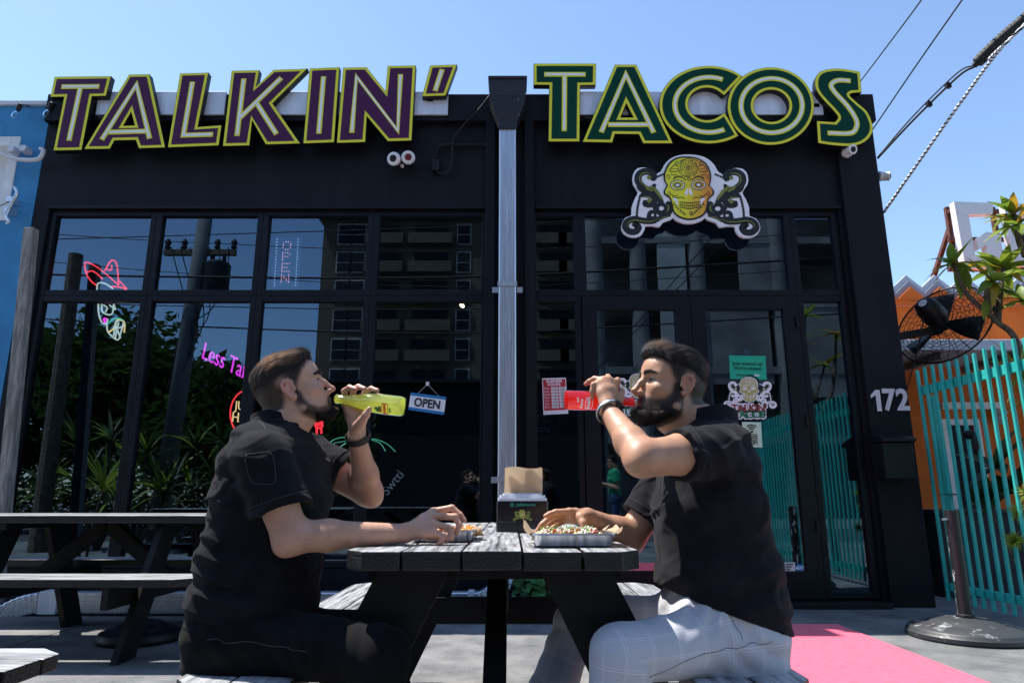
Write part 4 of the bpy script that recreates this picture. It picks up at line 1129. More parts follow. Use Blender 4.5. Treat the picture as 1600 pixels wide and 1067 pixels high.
# ------------------------------------------------------------------ picnic tables (built along local y, then turned)
def picnic_table(label, cx, cy, yaw, L=2.02, wood='wood_black', zt=0.752, seed=1, frames=(0.20, None)):
    rnd = random.Random(seed)
    t = thing('picnic_table', label, 'picnic table', (cx, cy, 0), 'black picnic tables')
    t.rotation_euler = (0, 0, yaw)
    Mx = t.matrix_basis.copy()
    W3 = lambda p: Mx @ Vector(p)
    def put(b, name, m, bev):
        o = b.build(name, m, None, bevel=bev)
        o.parent = t                                       # built in the table's own frame
        return o
    h = L / 2; bw, th, gap = 0.139, 0.045, 0.0045
    def board(x0, x1, z1, th_, c0=0.0, c1=0.0, dz=0.0, e=0.0):
        """c0/c1: clipped corner on the low-x / high-x side"""
        pl = [(x0, -h + c0 + e), (x0 + c0 * 0.8, -h + e), (x1 - c1 * 0.8, -h + e), (x1, -h + c1 + e), (x1, h - c1 + e), (x1 - c1 * 0.8, h + e), (x0 + c0 * 0.8, h + e), (x0, h - c0 + e)]
        pl = [p for i, p in enumerate(pl) if (abs(p[0] - pl[i - 1][0]) + abs(p[1] - pl[i - 1][1])) > 1e-6]
        b = MB(); b.prism([ccw(pl)], (0, 0, z1 - th_ + dz), (1, 0, 0), (0, 1, 0), (0, 0, th_))
        return b
    for k in range(5):
        x0 = -2.5 * (bw + gap) + k * (bw + gap)
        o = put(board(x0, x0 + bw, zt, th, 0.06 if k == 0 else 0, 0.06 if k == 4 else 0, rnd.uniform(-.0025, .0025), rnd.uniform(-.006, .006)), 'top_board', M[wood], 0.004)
    for s in (-1, 1):
        for k in range(2):
            a = 0.475 + k * (bw + gap)
            x0, x1 = (a, a + bw) if s > 0 else (-a - bw, -a)
            c = (0.09 if (k == 1 and s < 0) else 0, 0.09 if (k == 1 and s > 0) else 0)
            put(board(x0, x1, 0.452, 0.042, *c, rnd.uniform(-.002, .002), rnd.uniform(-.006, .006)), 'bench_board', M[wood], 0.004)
    for y in (-h + frames[0], h - (frames[1] if frames[1] else frames[0])):
        sg_ = 1 if y < 0 else -1
        for s in (-1, 1):
            b = MB()
            a, c_ = (s * 0.20, zt - th - 0.001), (s * 0.555, 0.0)
            hw_ = 0.095
            pl = [(a[0] - hw_ * 0.95, a[1]), (a[0] + hw_ * 0.95, a[1]), (c_[0] + hw_, 0.0), (c_[0] - hw_, 0.0)]
            b.prism([ccw(pl)], (0, y - 0.02, 0), (1, 0, 0), (0, 0, 1), (0, 0.04, 0)); put(b, 'leg', M['wood_under'], 0.003)
        b = MB(); b.box((-0.74, y + sg_ * 0.0205, 0.452 - 0.042 - 0.12), (0.74, y + sg_ * 0.0585, 0.452 - 0.0425)); put(b, 'bench_beam', M['wood_under'], 0.003)
        b = MB(); b.box((-0.33, y + sg_ * 0.0205, zt - th - 0.038), (0.33, y + sg_ * 0.0585, zt - th - 0.0005)); put(b, 'top_beam', M['wood_under'], 0.003)
        b = MB(); b.bar((0, y + sg_ * 0.062, 0.38), (0, y + sg_ * 0.48, zt - th - 0.02), 0.06, 0.085, (0, 0, 1)); put(b, 'brace', M['wood_under'], 0.003)
    return t
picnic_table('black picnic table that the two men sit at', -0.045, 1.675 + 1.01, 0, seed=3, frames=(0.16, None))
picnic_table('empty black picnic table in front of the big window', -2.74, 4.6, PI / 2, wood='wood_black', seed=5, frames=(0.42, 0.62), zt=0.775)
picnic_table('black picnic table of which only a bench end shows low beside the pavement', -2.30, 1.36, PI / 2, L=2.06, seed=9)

# ------------------------------------------------------------------ planter at the foot of the pipe
def leaf(b, base, d, up, L, W, curl=0.25, fold=0.15, n=5, mi=0, lobed=False):
    """one pointed leaf blade from base along d"""
    d = Vector(d).normalized(); up = Vector(up)
    s = d.cross(up)
    if s.length < 1e-3: s = d.orthogonal()
    s.normalize(); u = s.cross(d).normalized()
    vs, fs = [], []
    for i in range(n + 1):
        t_ = i / n
        w_ = W * math.sin(PI * min(1, (t_ * 0.92 + 0.08)) ** 0.8) * (1 if not lobed else (1 + 0.35 * (i % 2)))
        if i == n: w_ = W * 0.03
        c_ = Vector(base) + d * (L * t_) - u * (curl * L * t_ * t_)
        vs += [c_ - s * w_ / 2 + u * fold * w_, c_, c_ + s * w_ / 2 + u * fold * w_]
    for i in range(n):
        a = 3 * i
        fs += [(a, a + 1, a + 4, a + 3), (a + 1, a + 2, a + 5, a + 4)]
    b.add(vs, fs, mi)
def rosette(b, c, axis, n, L, W, spread=(0.5, 1.1), rnd=random, mis=(0,), curl=(0.1, 0.5)):
    axis = Vector(axis).normalized(); a = axis.orthogonal().normalized(); e = axis.cross(a)
    for k in range(n):
        th = 2.399 * k + rnd.uniform(-.3, .3); sp = rnd.uniform(*spread)
        d = axis * math.cos(sp) + (a * math.cos(th) + e * math.sin(th)) * math.sin(sp)
        leaf(b, Vector(c), d, axis if sp > 0.2 else a, L * rnd.uniform(.7, 1.1), W * rnd.uniform(.8, 1.1), rnd.uniform(*curl), 0.12, mi=rnd.choice(mis))
def plant(name, label, base, stems, cat='plant', leaf_mats=('leaf',), n=12, L=0.2, W=0.05, spread=(0.4, 1.3), r=0.02, group=None, seed=1, curl=(0.1, 0.5), extra=()):
    rnd = random.Random(seed)
    t = thing(name, label, cat, tuple(base), group)
    bs, bl = MB(), MB()
    for pts in stems:
        pts = [Vector(p) for p in pts]
        cm = catmull(pts, 5)
        bs.tube(cm, [r * (1 - 0.55 * i / (len(cm) - 1)) for i in range(len(cm))], 7)
        ax = (pts[-1] - pts[-2]).normalized()
        rosette(bl, pts[-1], ax, n, L, W, spread, rnd, tuple(range(len(leaf_mats))), curl)
    for e in extra:
        leaf(bl, *e)
    bs.build('stem', M['bark'], t, smooth=True)
    o = bl.build('foliage', [M[m] for m in leaf_mats], t, smooth=True)
    tag(o, kind='stuff')
    return t
# ivy-like plant behind the kerb
rnd = random.Random(4)
t = thing('leafy_plant', 'low bushy green plant behind the black kerb under the picnic table', 'plant', (0.22, 5.5, 0))
b = MB()
for k in range(150):
    c_ = Vector((rnd.uniform(0.02, 0.44), rnd.uniform(5.33, 5.75), rnd.uniform(0.08, 0.34)))
    th = rnd.uniform(0, 2 * PI)
    leaf(b, c_, (math.cos(th), -0.5 + 0.5 * math.sin(th), rnd.uniform(-.5, .3)), (0, -0.5, 1), rnd.uniform(.06, .09), rnd.uniform(.055, .08), 0.3, 0.12, 5, rnd.choice((0, 0, 1)), True)
tag(b.build('foliage', [mat('ivy_leaf', (0.05, 0.19, 0.05), 0.45, var=0.3, scale=9), M['leaf_dark']], t, smooth=True), kind='stuff')
b = MB()
for k in range(7):
    b.tube([(0.12 + 0.03 * k, 5.5, 0.0), (0.08 + 0.05 * k, 5.45 + 0.03 * (k % 3), 0.28)], 0.005, 5)
b.build('stem', M['bark'], t)
# plants beyond the fence
B = lambda u, v, Y: at(u, v, Y)
plant('frangipani', 'branching frangipani with long pointed green and yellow leaves above the teal fence', (4.5, 5.9, 0),
      [[(4.5, 5.9, 0), (4.55, 5.9, 1.3), B(1592, 542, 5.9), B(1555, 500, 5.9), B(1510, 458, 5.9), B(1490, 412, 5.9)],
       [B(1558, 503, 5.9), B(1563, 460, 5.95), B(1568, 418, 6.0)], [B(1545, 488, 5.9), B(1543, 455, 5.85), B(1550, 440, 5.8)],
       [(4.55, 5.9, 1.4), B(1612, 440, 5.9), B(1600, 380, 5.9), B(1584, 335, 5.9)], [B(1604, 400, 5.9), B(1592, 375, 5.85), B(1588, 352, 5.8)], [(4.55, 5.9, 1.3), B(1620, 520, 5.9), B(1600, 470, 5.8)]],
      'shrub', ('leaf', 'leaf', 'leaf', 'leaf_yellow'), 15, 0.33, 0.085, (0.5, 1.9), 0.036, seed=5,
      extra=[(B(1497, 418, 5.9), (0, 0, -1), (0, -1, 0), 0.30, 0.12, 0.1, 0.1, 6, 2), (B(1505, 420, 5.9), (0.2, 0, -1), (0, -1, 0), 0.22, 0.09, 0.1, 0.1, 6, 2), (B(1540, 470, 5.85), (-.2, 0, -1), (0, -1, 0), 0.18, 0.08, 0.1, 0.1, 6, 0)])
plant('frangipani', 'second frangipani, mirrored in the narrow pane beside the right door', (4.05, 3.3, 0),
      [[(4.05, 3.3, 0), (4.0, 3.3, 1.2), (3.95, 3.3, 2.0), (4.15, 3.3, 2.6)], [(3.98, 3.3, 1.5), (3.8, 3.3, 2.1), (3.85, 3.2, 2.9)], [(4.0, 3.3, 1.9), (4.2, 3.35, 2.3), (4.3, 3.4, 3.0)], [(3.97, 3.3, 2.1), (3.9, 3.25, 2.6), (4.0, 3.2, 3.3)]],
      'shrub', ('leaf', 'leaf', 'leaf_yellow'), 10, 0.28, 0.07, (0.6, 1.7), 0.035, seed=15)
plant('dracaena', 'spiky plant with narrow striped leaves behind the top of the fence', (4.2, 5.3, 0), [[(4.1, 5.3, 0), (4.1, 5.3, 0.9), B(1600, 590, 5.3)], [(4.2, 5.3, 0.4), (4.25, 5.3, 1.0), B(1628, 620, 5.3)]],
      'plant', ('leaf', 'leaf_yellow', 'leaf'), 34, 0.40, 0.03, (0.2, 1.7), 0.022, seed=8, curl=(0.2, 0.8))
plant('asparagus_fern', 'feathery light green fern sprays poking through the fence at mid height', (4.0, 5.1, 0), [[(3.9, 5.1, 0), (3.9, 5.1, 0.5), B(1592, 800, 4.98)], [(3.9, 5.1, 0), (3.85, 5.08, 0.4), B(1586, 845, 4.98)], [(3.9, 5.1, 0), (3.9, 5.0, 0.6), B(1604, 770, 4.9)]],
      'plant', ('leaf',), 70, 0.085, 0.009, (0.2, 1.9), 0.006, seed=2)
plant('broadleaf_plant', 'dark broad leaved plant low behind the teal fence', (4.1, 5.5, 0), [[(4.1, 5.5, 0), (4.1, 5.5, 0.6), B(1560, 730, 5.5)], [(4.1, 5.5, 0), (4.15, 5.4, 0.4), B(1585, 770, 5.4)], [(4.1, 5.5, 0), (4.0, 5.6, 0.3), B(1545, 790, 5.6)]],
      'plant', ('leaf_dark',), 12, 0.34, 0.13, (0.5, 1.6), 0.015, seed=6)
plant('strap_plant', 'thin strap leaved plant at the foot of the weathered post', (-4.35, 4.9, 0), [[(-4.35, 4.9, 0), (-4.33, 4.9, 0.5), (-4.3, 4.85, 0.95)]], 'plant', ('leaf',), 26, 0.55, 0.03, (0.2, 1.3), 0.02, seed=12, curl=(0.1, 0.5))

# ------------------------------------------------------------------ orange building behind the fence
YO = 9.2
t = thing('orange_building', 'orange building with a grey zigzag parapet behind the fence', 'building', (7, YO, 0))
z0_, zr_ = at(1450, 468, YO).z, at(1450, 525, YO).z
b = MB(); b.box((4.2, YO, 0), (16, YO + 5, z0_)); b.build('wall', M['orange'], t)
per, xa = (at(1463, 440, YO).x - at(1418, 440, YO).x), at(1418, 440, YO).x - 3 * (at(1463, 440, YO).x - at(1418, 440, YO).x)
pk, vl = at(1440, 429, YO).z, at(1440, 446, YO).z
for nm, dz, y, m in (('zigzag_back', 0.0, 0.10, M['lightgrey_zig']), ('zigzag_middle', -0.10, 0.06, M['grey_zig']), ('zigzag_front', -0.20, 0.02, M['orange'])):
    pts = [(xa + per * 0.5 * k, (pk if k % 2 == 0 else vl - 0.02) + dz) for k in range(0, 42)]
    pl = [(xa, z0_ - 0.1)] + [(pts[-1][0], z0_ - 0.1)] + pts[::-1]
    b = MB(); b.prism([ccw(pl)], (0, YO - 0.08 + y - 0.001, 0), (1, 0, 0), (0, 0, 1), (0, 0.038, 0)); b.build(nm, m, t)
b = MB(); b.box((4.2, YO - 0.10, z0_ - 0.09), (16, YO - 0.082, z0_ - 0.06)); b.build('trim_line', M['orange'], t)
zc1, zc0 = at(1540, 530, YO - 1.2).z, at(1540, 547, YO - 1.2).z
b = MB(); b.box((4.0, YO - 1.2, zc0), (16, YO - 0.12, zc1)); b.build('canopy', M['lightgrey_zig'], t, bevel=0.01)
for k in range(9):
    b = MB(); x = 4.3 + 0.9 * k; b.box((x, YO - 1.15, zc0 - 0.09), (x + 0.07, YO - 0.13, zc0 - 0.001)); b.build('canopy_joist', M['oldwood'], t)
dx0, dx1 = at(1476, 700, YO).x, at(1535, 700, YO).x
dzt = at(1505, 655, YO).z
b = MB(); b.box((dx0, YO - 0.03, 0), (dx0 + 0.08, YO + 0.0, dzt)); b.box((dx1 - 0.08, YO - 0.03, 0), (dx1, YO, dzt)); b.box((dx0 + .08, YO - 0.03, dzt - 0.08), (dx1 - .08, YO, dzt))
d_ = b.build('door_frame', M['white'], t)
b = MB(); b.box((dx0 + .08, YO - 0.012, 0.02), (dx1 - .08, YO - 0.002, dzt - .08)); b.build('door', M['darkglass'], t)
b = MB(); b.box((at(1468, 630, YO).x, YO - 0.06, at(1500, 640, YO).z), (at(1560, 630, YO).x, YO - 0.001, at(1500, 629, YO).z)); b.build('door_hood', M['white'], t, bevel=0.005)
p = at(1527, 668, YO - 0.02)
s_ = thing('notice', 'small red notice on the orange wall beside the door', 'sign', tuple(p))
b = MB(); b.box((p.x - 0.06, YO - 0.02, p.z - 0.12), (p.x + 0.06, YO - 0.002, p.z + 0.12)); b.build('board', M['paper_red'], s_)
b = MB(); b.lathe([(0.035, 0), (0.035, 0.002)], (p.x, YO - 0.02, p.z + 0.04), 16, (0, -1, 0)); b.box((p.x - 0.045, YO - 0.022, p.z - 0.09), (p.x + 0.045, YO - 0.02, p.z - 0.06)); b.build('emblem', M['white_vinyl'], s_)
p = at(1566, 655, YO - 0.1)
s_ = thing('wall_lamp', 'small caged wall lamp on the orange wall seen between pickets', 'lamp', tuple(p))
b = MB(); b.lathe([(0.07, 0.07), (0.075, 0.10), (0.05, 0.13)], p, 18); b.box((p.x - 0.03, p.y, p.z + 0.09), (p.x + 0.03, YO, p.z + 0.15)); b.build('cap', M['offwhite'], s_, smooth='angle')
b = MB(); b.lathe([(0.055, 0.07), (0.06, 0.0), (0.04, -0.06), (0.01, -0.07)], p, 16); b.build('globe', M['white'], s_, smooth=True)
# big plain letters standing on the roof behind
YW = 9.6
t = thing('roof_letter', 'large weathered white block letter G on a rusty roof frame', 'sign letter', tuple(at(1520, 420, YW)), 'white roof letters')
ZW = lambda x, y: at(1200 + x / 2.8075, 320 + y / 2.8075, YW)
gl = [(816, -14), (988, -8), (986, 40), (880, 42), (910, 228), (966, 224), (958, 178), (926, 196), (917, 150), (962, 118), (1022, 132), (1032, 274), (868, 281)]
b = MB(); b.prism([ccw([(ZW(*p).x, ZW(*p).z) for p in gl])], (0, YW, 0), (1, 0, 0), (0, 0, 1), (0, 0.12, 0)); b.build('letter_body', M['offwhite'], t)
rl = [(1034, -8), (1250, 0), (1250, 60), (1098, 52), (1108, 120), (1240, 124), (1240, 170), (1118, 172), (1132, 268), (1082, 271)]
t2 = thing('roof_letter', 'large weathered white block letter partly hidden by frangipani leaves', 'sign letter', tuple(at(1590, 420, YW)), 'white roof letters')
b = MB(); b.prism([ccw([(ZW(*p).x, ZW(*p).z) for p in rl])], (0, YW, 0), (1, 0, 0), (0, 0, 1), (0, 0.12, 0)); b.build('letter_body', M['offwhite'], t2)
t = thing('rusty_rack', 'rusty steel frame carrying white letters above the orange roof', 'rack', tuple(at(1500, 400, YW + .2)))
for y_ in (10, 135, 268):
    b = MB(); b.bar(ZW(820, y_) + Vector((0, .16, 0)), ZW(1300, y_ + 2) + Vector((0, .16, 0)), 0.05, 0.06); b.build('rail', M['rust'], t)
for x_ in (822, 1030):
    b = MB(); p = ZW(x_ + 45, 268); b.bar((p.x, YW + .22, z0_ - 0.1), (p.x, YW + .22, ZW(x_, -14).z + 0.0), 0.06, 0.06, (1, 0, 0)); b.build('upright', M['rust'], t)
b = MB(); p = ZW(840, 80); b.bar((p.x, YW + .25, p.z), (ZW(800, 320).x, YW + 1.0, z0_ - 0.1), 0.06, 0.06, (1, 0, 0)); b.build('stay', M['rust'], t)

# ------------------------------------------------------------------ wall fan
fc_ = at(1474, 507, 6.35); ax = Vector((0.80, 0.50, -0.46)).normalized()
t = thing('wall_fan', 'large black caged wall fan on the side of the black building', 'fan', tuple(fc_))
a_ = ax.orthogonal().normalized(); e_ = ax.cross(a_); RF = 0.44
def circ(r, h, n=48): return [fc_ + ax * h + (a_ * math.cos(2 * PI * k / n) + e_ * math.sin(2 * PI * k / n)) * r for k in range(n)]
b = MB(); b.tube(circ(RF, 0.0), 0.009, 6, True); b.build('guard_rim', M['black_metal'], t, smooth=True)
for side in (-1, 1):
    b = MB()
    for k in range(1, 13):
        r = RF * k / 13; b.tube(circ(r, side * (0.10 - 0.09 * (k / 13) ** 3), 40), 0.0026, 4, True)
    for k in range(24):
        th = 2 * PI * k / 24
        b.tube([fc_ + ax * side * (0.10 - 0.09 * (j / 6) ** 3) + (a_ * math.cos(th) + e_ * math.sin(th)) * RF * max(j / 6, .1) for j in range(7)], 0.0026, 4)
    tag(b.build('guard_grille', M['black_metal'], t), kind='stuff')
for k in range(3):
    b = MB(); vs = []
    for j in range(7):
        r = 0.06 + 0.33 * j / 6
        for s in (-1, 1):
            th = 2 * PI * k / 3 + 0.5 + s * (0.42 - 0.12 * j / 6)
            vs.append(fc_ + (a_ * math.cos(th) + e_ * math.sin(th)) * r + ax * s * 0.035)
    b.add(vs, [(2 * j, 2 * j + 1, 2 * j + 3, 2 * j + 2) for j in range(6)]); o = b.build('blade', M['black_metal'], t, smooth=True)
    sm = o.modifiers.new('thickness', 'SOLIDIFY'); sm.thickness = 0.006
b = MB(); b.lathe([(0.05, -0.03), (0.06, 0.0), (0.05, 0.04)], fc_, 20, ax); b.build('hub', M['black_metal'], t, smooth='angle')
b = MB(); b.lathe([(0.03, -0.37), (0.085, -0.35), (0.105, -0.30), (0.11, -0.14), (0.09, -0.10), (0.03, -0.095)], fc_, 28, ax); b.build('motor', M['black_metal'], t, smooth='angle')
b = MB(); b.lathe([(0.04, -0.371), (0.036, -0.376)], fc_, 16, ax); b.build('motor_badge', M['offwhite'], t)
wp = Vector((XR, 6.30, fc_.z - 0.16))
b = MB(); b.bar(wp, fc_ - ax * 0.13 + Vector((-0.03, 0, -0.13)), 0.06, 0.07); b.build('wall_arm', M['black_metal'], t, bevel=0.006)
b = MB(); b.box((XR + 0.001, 6.18, wp.z - 0.14), (XR + 0.02, 6.42, wp.z + 0.14)); b.build('wall_plate', M['black_metal'], t, bevel=0.004)
b = MB(); k_ = fc_ - ax * 0.13 + Vector((-0.03, 0, -0.13)); b.lathe([(0.05, -.05), (0.05, .05)], k_, 14, (0.4, -0.9, 0)); b.tube([k_, fc_ - ax * 0.16], 0.03, 8); b.build('swivel', M['black_metal'], t, smooth='angle')
b = MB(); b.tube(catmull([fc_ - ax * 0.34, fc_ - ax * 0.3 + Vector((-0.1, 0, -0.3)), (XR + 0.12, 6.28, fc_.z - 0.75), (XR + 0.03, 6.3, fc_.z - 1.0)], 6), 0.006, 5); b.build('power_cord', M['rubber'], t, smooth=True)

# ------------------------------------------------------------------ overhead lines
def wire(name, pts, r, m, label, twist=0):
    b = MB()
    P = catmull(pts, 8)
    if twist:
        n = len(P); Pn = []
        for k in range(twist):
            Q = []
            N = 1100
            for i in range(N):
                f = i / (N - 1) * (n - 1); j = min(int(f), n - 2); p = Vector(P[j]).lerp(Vector(P[j + 1]), f - j)
                a = 2 * PI * k / twist + i * 0.40
                Q.append(p + Vector((math.cos(a), 0, math.sin(a))) * r * 0.9)
            b.tube(Q, r, 5, mi=k % 2)
        o = b.build(name, m, None, smooth=True)
    else:
        b.tube(P, r, 6); o = b.build(name, m, None, smooth=True)
    return tag(o, label, 'cable')
wire('overhead_wire', [at(1335, 140, 9), at(1388, 70, 7.5), at(1440, 0, 6.2), at(1480, -60, 5.3), at(1480, -60, 5.3) * 10 - at(1440, 0, 6.2) * 9], 0.009, M['rubber'], 'thin black overhead wire farther left in the sky over the green S')
wire('overhead_wire', [at(1362, 205, 8), at(1430, 105, 7), at(1505, -2, 6), at(1560, -80, 5), at(1560, -80, 5) * 9 - at(1505, -2, 6) * 8], 0.009, M['rubber'], 'thin black overhead wire crossing the sky between the first wire and the thick cable')
pa = [at(1371, 248, 6.4), at(1428, 187, 6.1), at(1497, 120, 5.8), at(1524, 104, 5.7)]
t = thing('service_cable', 'thick black spliced service cable sloping up from the wall to the upper right sky', 'cable', tuple(pa[0]))
b = MB(); b.tube(catmull(pa, 6), 0.012, 6); b.tube(catmull([p + Vector((0.0, 0, 0.035 * math.sin(PI * k / 3) + 0.01)) for k, p in enumerate(pa)], 6), 0.008, 6); b.build('lead', M['rubber'], t, smooth=True)
for k in (0.35, 0.78):
    p = pa[1].lerp(pa[2], k); b = MB(); b.box(p - Vector((0.025, 0.02, 0.02)), p + Vector((0.025, 0.02, 0.035))); b.build('clamp', M['black_metal'], t, bevel=0.005)
sp_ = [at(1522, 103, 5.7), at(1560, 66, 5.55), at(1604, 28, 5.4), at(1680, -40, 5.1)]
b = MB(); c_ = catmull(sp_, 14); b.tube(c_, [0.055 if 1 < i else 0.03 for i in range(len(c_))], 12)
b.build('splice_sleeve', M['rubber'], t, smooth='angle')
b = MB(); e_ = sp_[-1]; b.tube([e_, e_ * 12 - sp_[-2] * 11], 0.018, 8); b.build('lead', M['rubber'], t, smooth=True)
b = MB()
for i in range(4, len(c_) - 1, 2):
    p, q = Vector(c_[i]), Vector(c_[i + 1]); b.tube([p, p + (q - p).normalized() * 0.012], 0.059, 12)
tag(b.build('sleeve_rib', M['rubber'], t), kind='stuff')
wire('twisted_cable', [at(1381, 332, 6.6), at(1440, 247, 6.2), at(1505, 155, 5.8), at(1565, 75, 5.5), at(1640, 0, 5.2), at(1640, 0, 5.2) * 14 - at(1565, 75, 5.5) * 13], 0.0085, [M['galv_light'], M['rubber']], 'pale twisted steel and black cable below the thick splice in the sky', twist=3)

# ------------------------------------------------------------------ across the street: what the window panes mirror
def atm(u, v, D):
    """the place whose mirror image in the shop windows stands at pixel (u, v), D metres off"""
    p = at(u, v, D)
    return Vector((p.x, 2 * (YF + 0.07) - p.y, p.z))
M['greywall_dark'] = mat('dark_grey_concrete', (0.16, 0.16, 0.155), 0.9, var=0.25, scale=0.5, detail=8)  # darker grey concrete for the building opposite and the utility pole
M['asphalt'] = mat('asphalt', (0.05, 0.05, 0.052), 0.9, var=0.2, scale=3, bump=0.2)
b = MB(); b.box((-60, -9.5, -0.1), (60, -2.6, 0.005)); tag(b.build('road', M['asphalt']), kind='structure')
b = MB(); b.box((-60, -2.6, -0.05), (60, -2.45, 0.006)); tag(b.build('kerb', M['greywall']), kind='structure')
# tall tan building
YT = -56.0
x0, x1 = atm(500, 450, 2 * 6.07 - YT).x, atm(925, 450, 2 * 6.07 - YT).x
zt = atm(640, 345, 2 * 6.07 - YT).z
t = thing('tower_block', 'tall tan apartment block mirrored in the windows, with columns of dark windows', 'building', ((x0 + x1) / 2, YT, 0))
b = MB(); b.box((x0, YT - 14, 0), (x1, YT, zt)); b.build('wall', M['brownwall'], t)
b = MB(); b.box((x0 - 0.5, YT - 14, zt), (x1 + 0.5, YT + 0.9, zt + 0.9)); b.build('roof_slab', M['brownwall'], t)
fl = 3.15
for cu, wd, n_ in ((535, 1.4, 1), (557, 1.4, 1), (600, 3.0, 0), (672, 3.6, 0), (724, 1.3, 1), (860, 2.4, 0), (895, 2.0, 0)):
    cx = atm(cu, 450, 2 * 6.07 - YT).x
    for k in range(9):
        z0 = 2.2 + fl * k
        if z0 + 2.4 > zt: break
        b = MB(); b.box((cx - wd / 2 - .12, YT, z0 - .12), (cx + wd / 2 + .12, YT + 0.1, z0 + 2.25)); f = b.build('window', M['greywall'] if n_ else M['brownwall'], t)
        b = MB()
        if n_:
            b.box((cx - wd / 2, YT + 0.102, z0), (cx + wd / 2, YT + 0.14, z0 + .95)); b.box((cx - wd / 2, YT + 0.102, z0 + 1.07), (cx + wd / 2, YT + 0.14, z0 + 2.1))
        else:
            b.box((cx - wd / 2, YT + 0.102, z0), (cx - .06, YT + 0.14, z0 + 2.1)); b.box((cx + .06, YT + 0.102, z0), (cx + wd / 2, YT + 0.14, z0 + 2.1))
        b.build('pane', M['darkglass'], f)
        if not n_:
            b = MB(); b.box((cx - wd / 2 - .5, YT + 0.15, z0 - .35), (cx + wd / 2 + .5, YT + 1.3, z0 - .15)); b.box((cx - wd / 2 - .5, YT + 1.2, z0 - .15), (cx + wd / 2 + .5, YT + 1.28, z0 + .8)); b.build('balcony', M['brownwall'], t)
# grey concrete building on the right
YC = -20.0
D_ = 2 * 6.07 - YC
t = thing('concrete_building', 'unfinished grey concrete building mirrored in the glass doors, with round columns', 'building', (5, YC, 0))
xa, xb = atm(930, 450, D_).x, 26
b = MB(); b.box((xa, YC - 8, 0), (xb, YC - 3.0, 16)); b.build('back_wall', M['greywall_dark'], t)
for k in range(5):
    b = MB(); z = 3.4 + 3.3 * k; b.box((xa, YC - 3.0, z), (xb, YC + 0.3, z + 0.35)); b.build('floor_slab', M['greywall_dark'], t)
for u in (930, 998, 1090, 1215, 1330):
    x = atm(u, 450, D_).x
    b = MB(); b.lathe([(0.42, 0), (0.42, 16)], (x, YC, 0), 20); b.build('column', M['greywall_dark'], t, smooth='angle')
for u0, u1, v0, v1 in ((1040, 1068, 350, 640), (1160, 1235, 330, 470), (1245, 1310, 480, 620), (1105, 1200, 480, 600)):
    p, q = atm(u0, v1, D_ - .3), atm(u1, v0, D_ - .3)
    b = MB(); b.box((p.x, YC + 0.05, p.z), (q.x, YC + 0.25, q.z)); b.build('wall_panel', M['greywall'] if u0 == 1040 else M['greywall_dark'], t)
# low dark building, added to blacken the lower part of the mirrored view
YB = -13.0; D_ = 2 * 6.07 - YB
p, q = atm(506, 600, D_), atm(775, 600, D_)
t = thing('added_low_building', 'added low dark building that blackens the mirror image below the tan block', 'building', ((p.x + q.x) / 2, YB, 0))
b = MB(); b.box((p.x, YB - 5, 0), (q.x + 4, YB, p.z)); b.build('wall', M['black_paint'], t)
b = MB(); b.box((p.x - .2, YB - 5.2, p.z), (q.x + 4.2, YB + 0.4, p.z + 0.12)); b.build('roof_edge', M['black_metal'], t)
# utility pole with transformer
D_ = 13.5
a0, a1 = atm(322, 335, D_), atm(268, 690, D_)
t = thing('utility_pole', 'concrete utility pole with a transformer mirrored in the second window', 'utility pole', (a1.x, a1.y, 0))
dv = (a0 - a1) / (a0.z - a1.z)
b = MB(); b.tube([a1 - dv * a1.z, a0 + dv * 3.5], [0.19, 0.12], 14); b.build('pole', M['greywall_dark'], t, smooth=True)
p = atm(338, 440, D_); b = MB(); b.lathe([(0.2, -.42), (0.26, -.38), (0.26, .36), (0.2, .42), (0.06, .45)], p, 18); b.lathe([(0.05, .42), (0.035, .62)], p + Vector((.12, 0, 0)), 8); b.lathe([(0.05, .42), (0.035, .62)], p + Vector((-.12, 0, 0)), 8); b.build('transformer', M['black_metal'], t, smooth='angle')
b = MB(); p = atm(313, 395, D_); b.bar(p - Vector((.75, 0, 0)), p + Vector((.75, 0, 0)), .1, .12); b.build('crossarm', M['bark'], t)
for s in (-.7, -.35, .35, .7):
    b = MB(); b.lathe([(.03, 0), (.07, .06), (.04, .1), (.07, .16), (.03, .24)], p + Vector((s, 0, .06)), 10); b.build('insulator', M['black_metal'], t, smooth=True)
b = MB()
for k in range(7):
    q_ = p + Vector((.3 - .1 * k, 0.1, -.3 - .35 * k)); b.tube(catmull([p + Vector((.6 - .2 * k, .05, .1)), p + Vector((.7 - .1 * k, .15, -.7 - .2 * k)), q_ + Vector((0, 0, -.5)), a1 + dv * (.5 * k) + Vector((.15, .1, 1.5))], 5), .012, 5)
tag(b.build('drop_wire', M['rubber'], t), kind='stuff')
t = thing('utility_pole', 'slim dark wooden pole mirrored in the leftmost window', 'utility pole', tuple(atm(100, 700, 12)))
p, q = atm(119, 398, 12), atm(98, 600, 12); q.z = 0
b = MB(); b.tube([(q.x, q.y, 0), p], [.15, .12], 10); b.build('pole', M['bark'], t)
for i, (va, vb, r) in enumerate(((428, 432, .025), (376, 352, .012), (496, 520, .018), (470, 482, .012), (404, 448, .01), (362, 392, .01))):
    D_ = 13.2 + .25 * i
    wire('street_wire', [atm(20, va, D_), atm(320, (va + vb) / 2 + 3, D_), atm(760, vb, D_), atm(1320, vb - 30, D_)], r, M['rubber'], f'black street wire mirrored across the windows, number {["one, thickest", "two, near the top", "three, under the thickest", "four, thin and low", "five, sloping steeply", "six, slack at the top"][i].split(", ")[1]}')
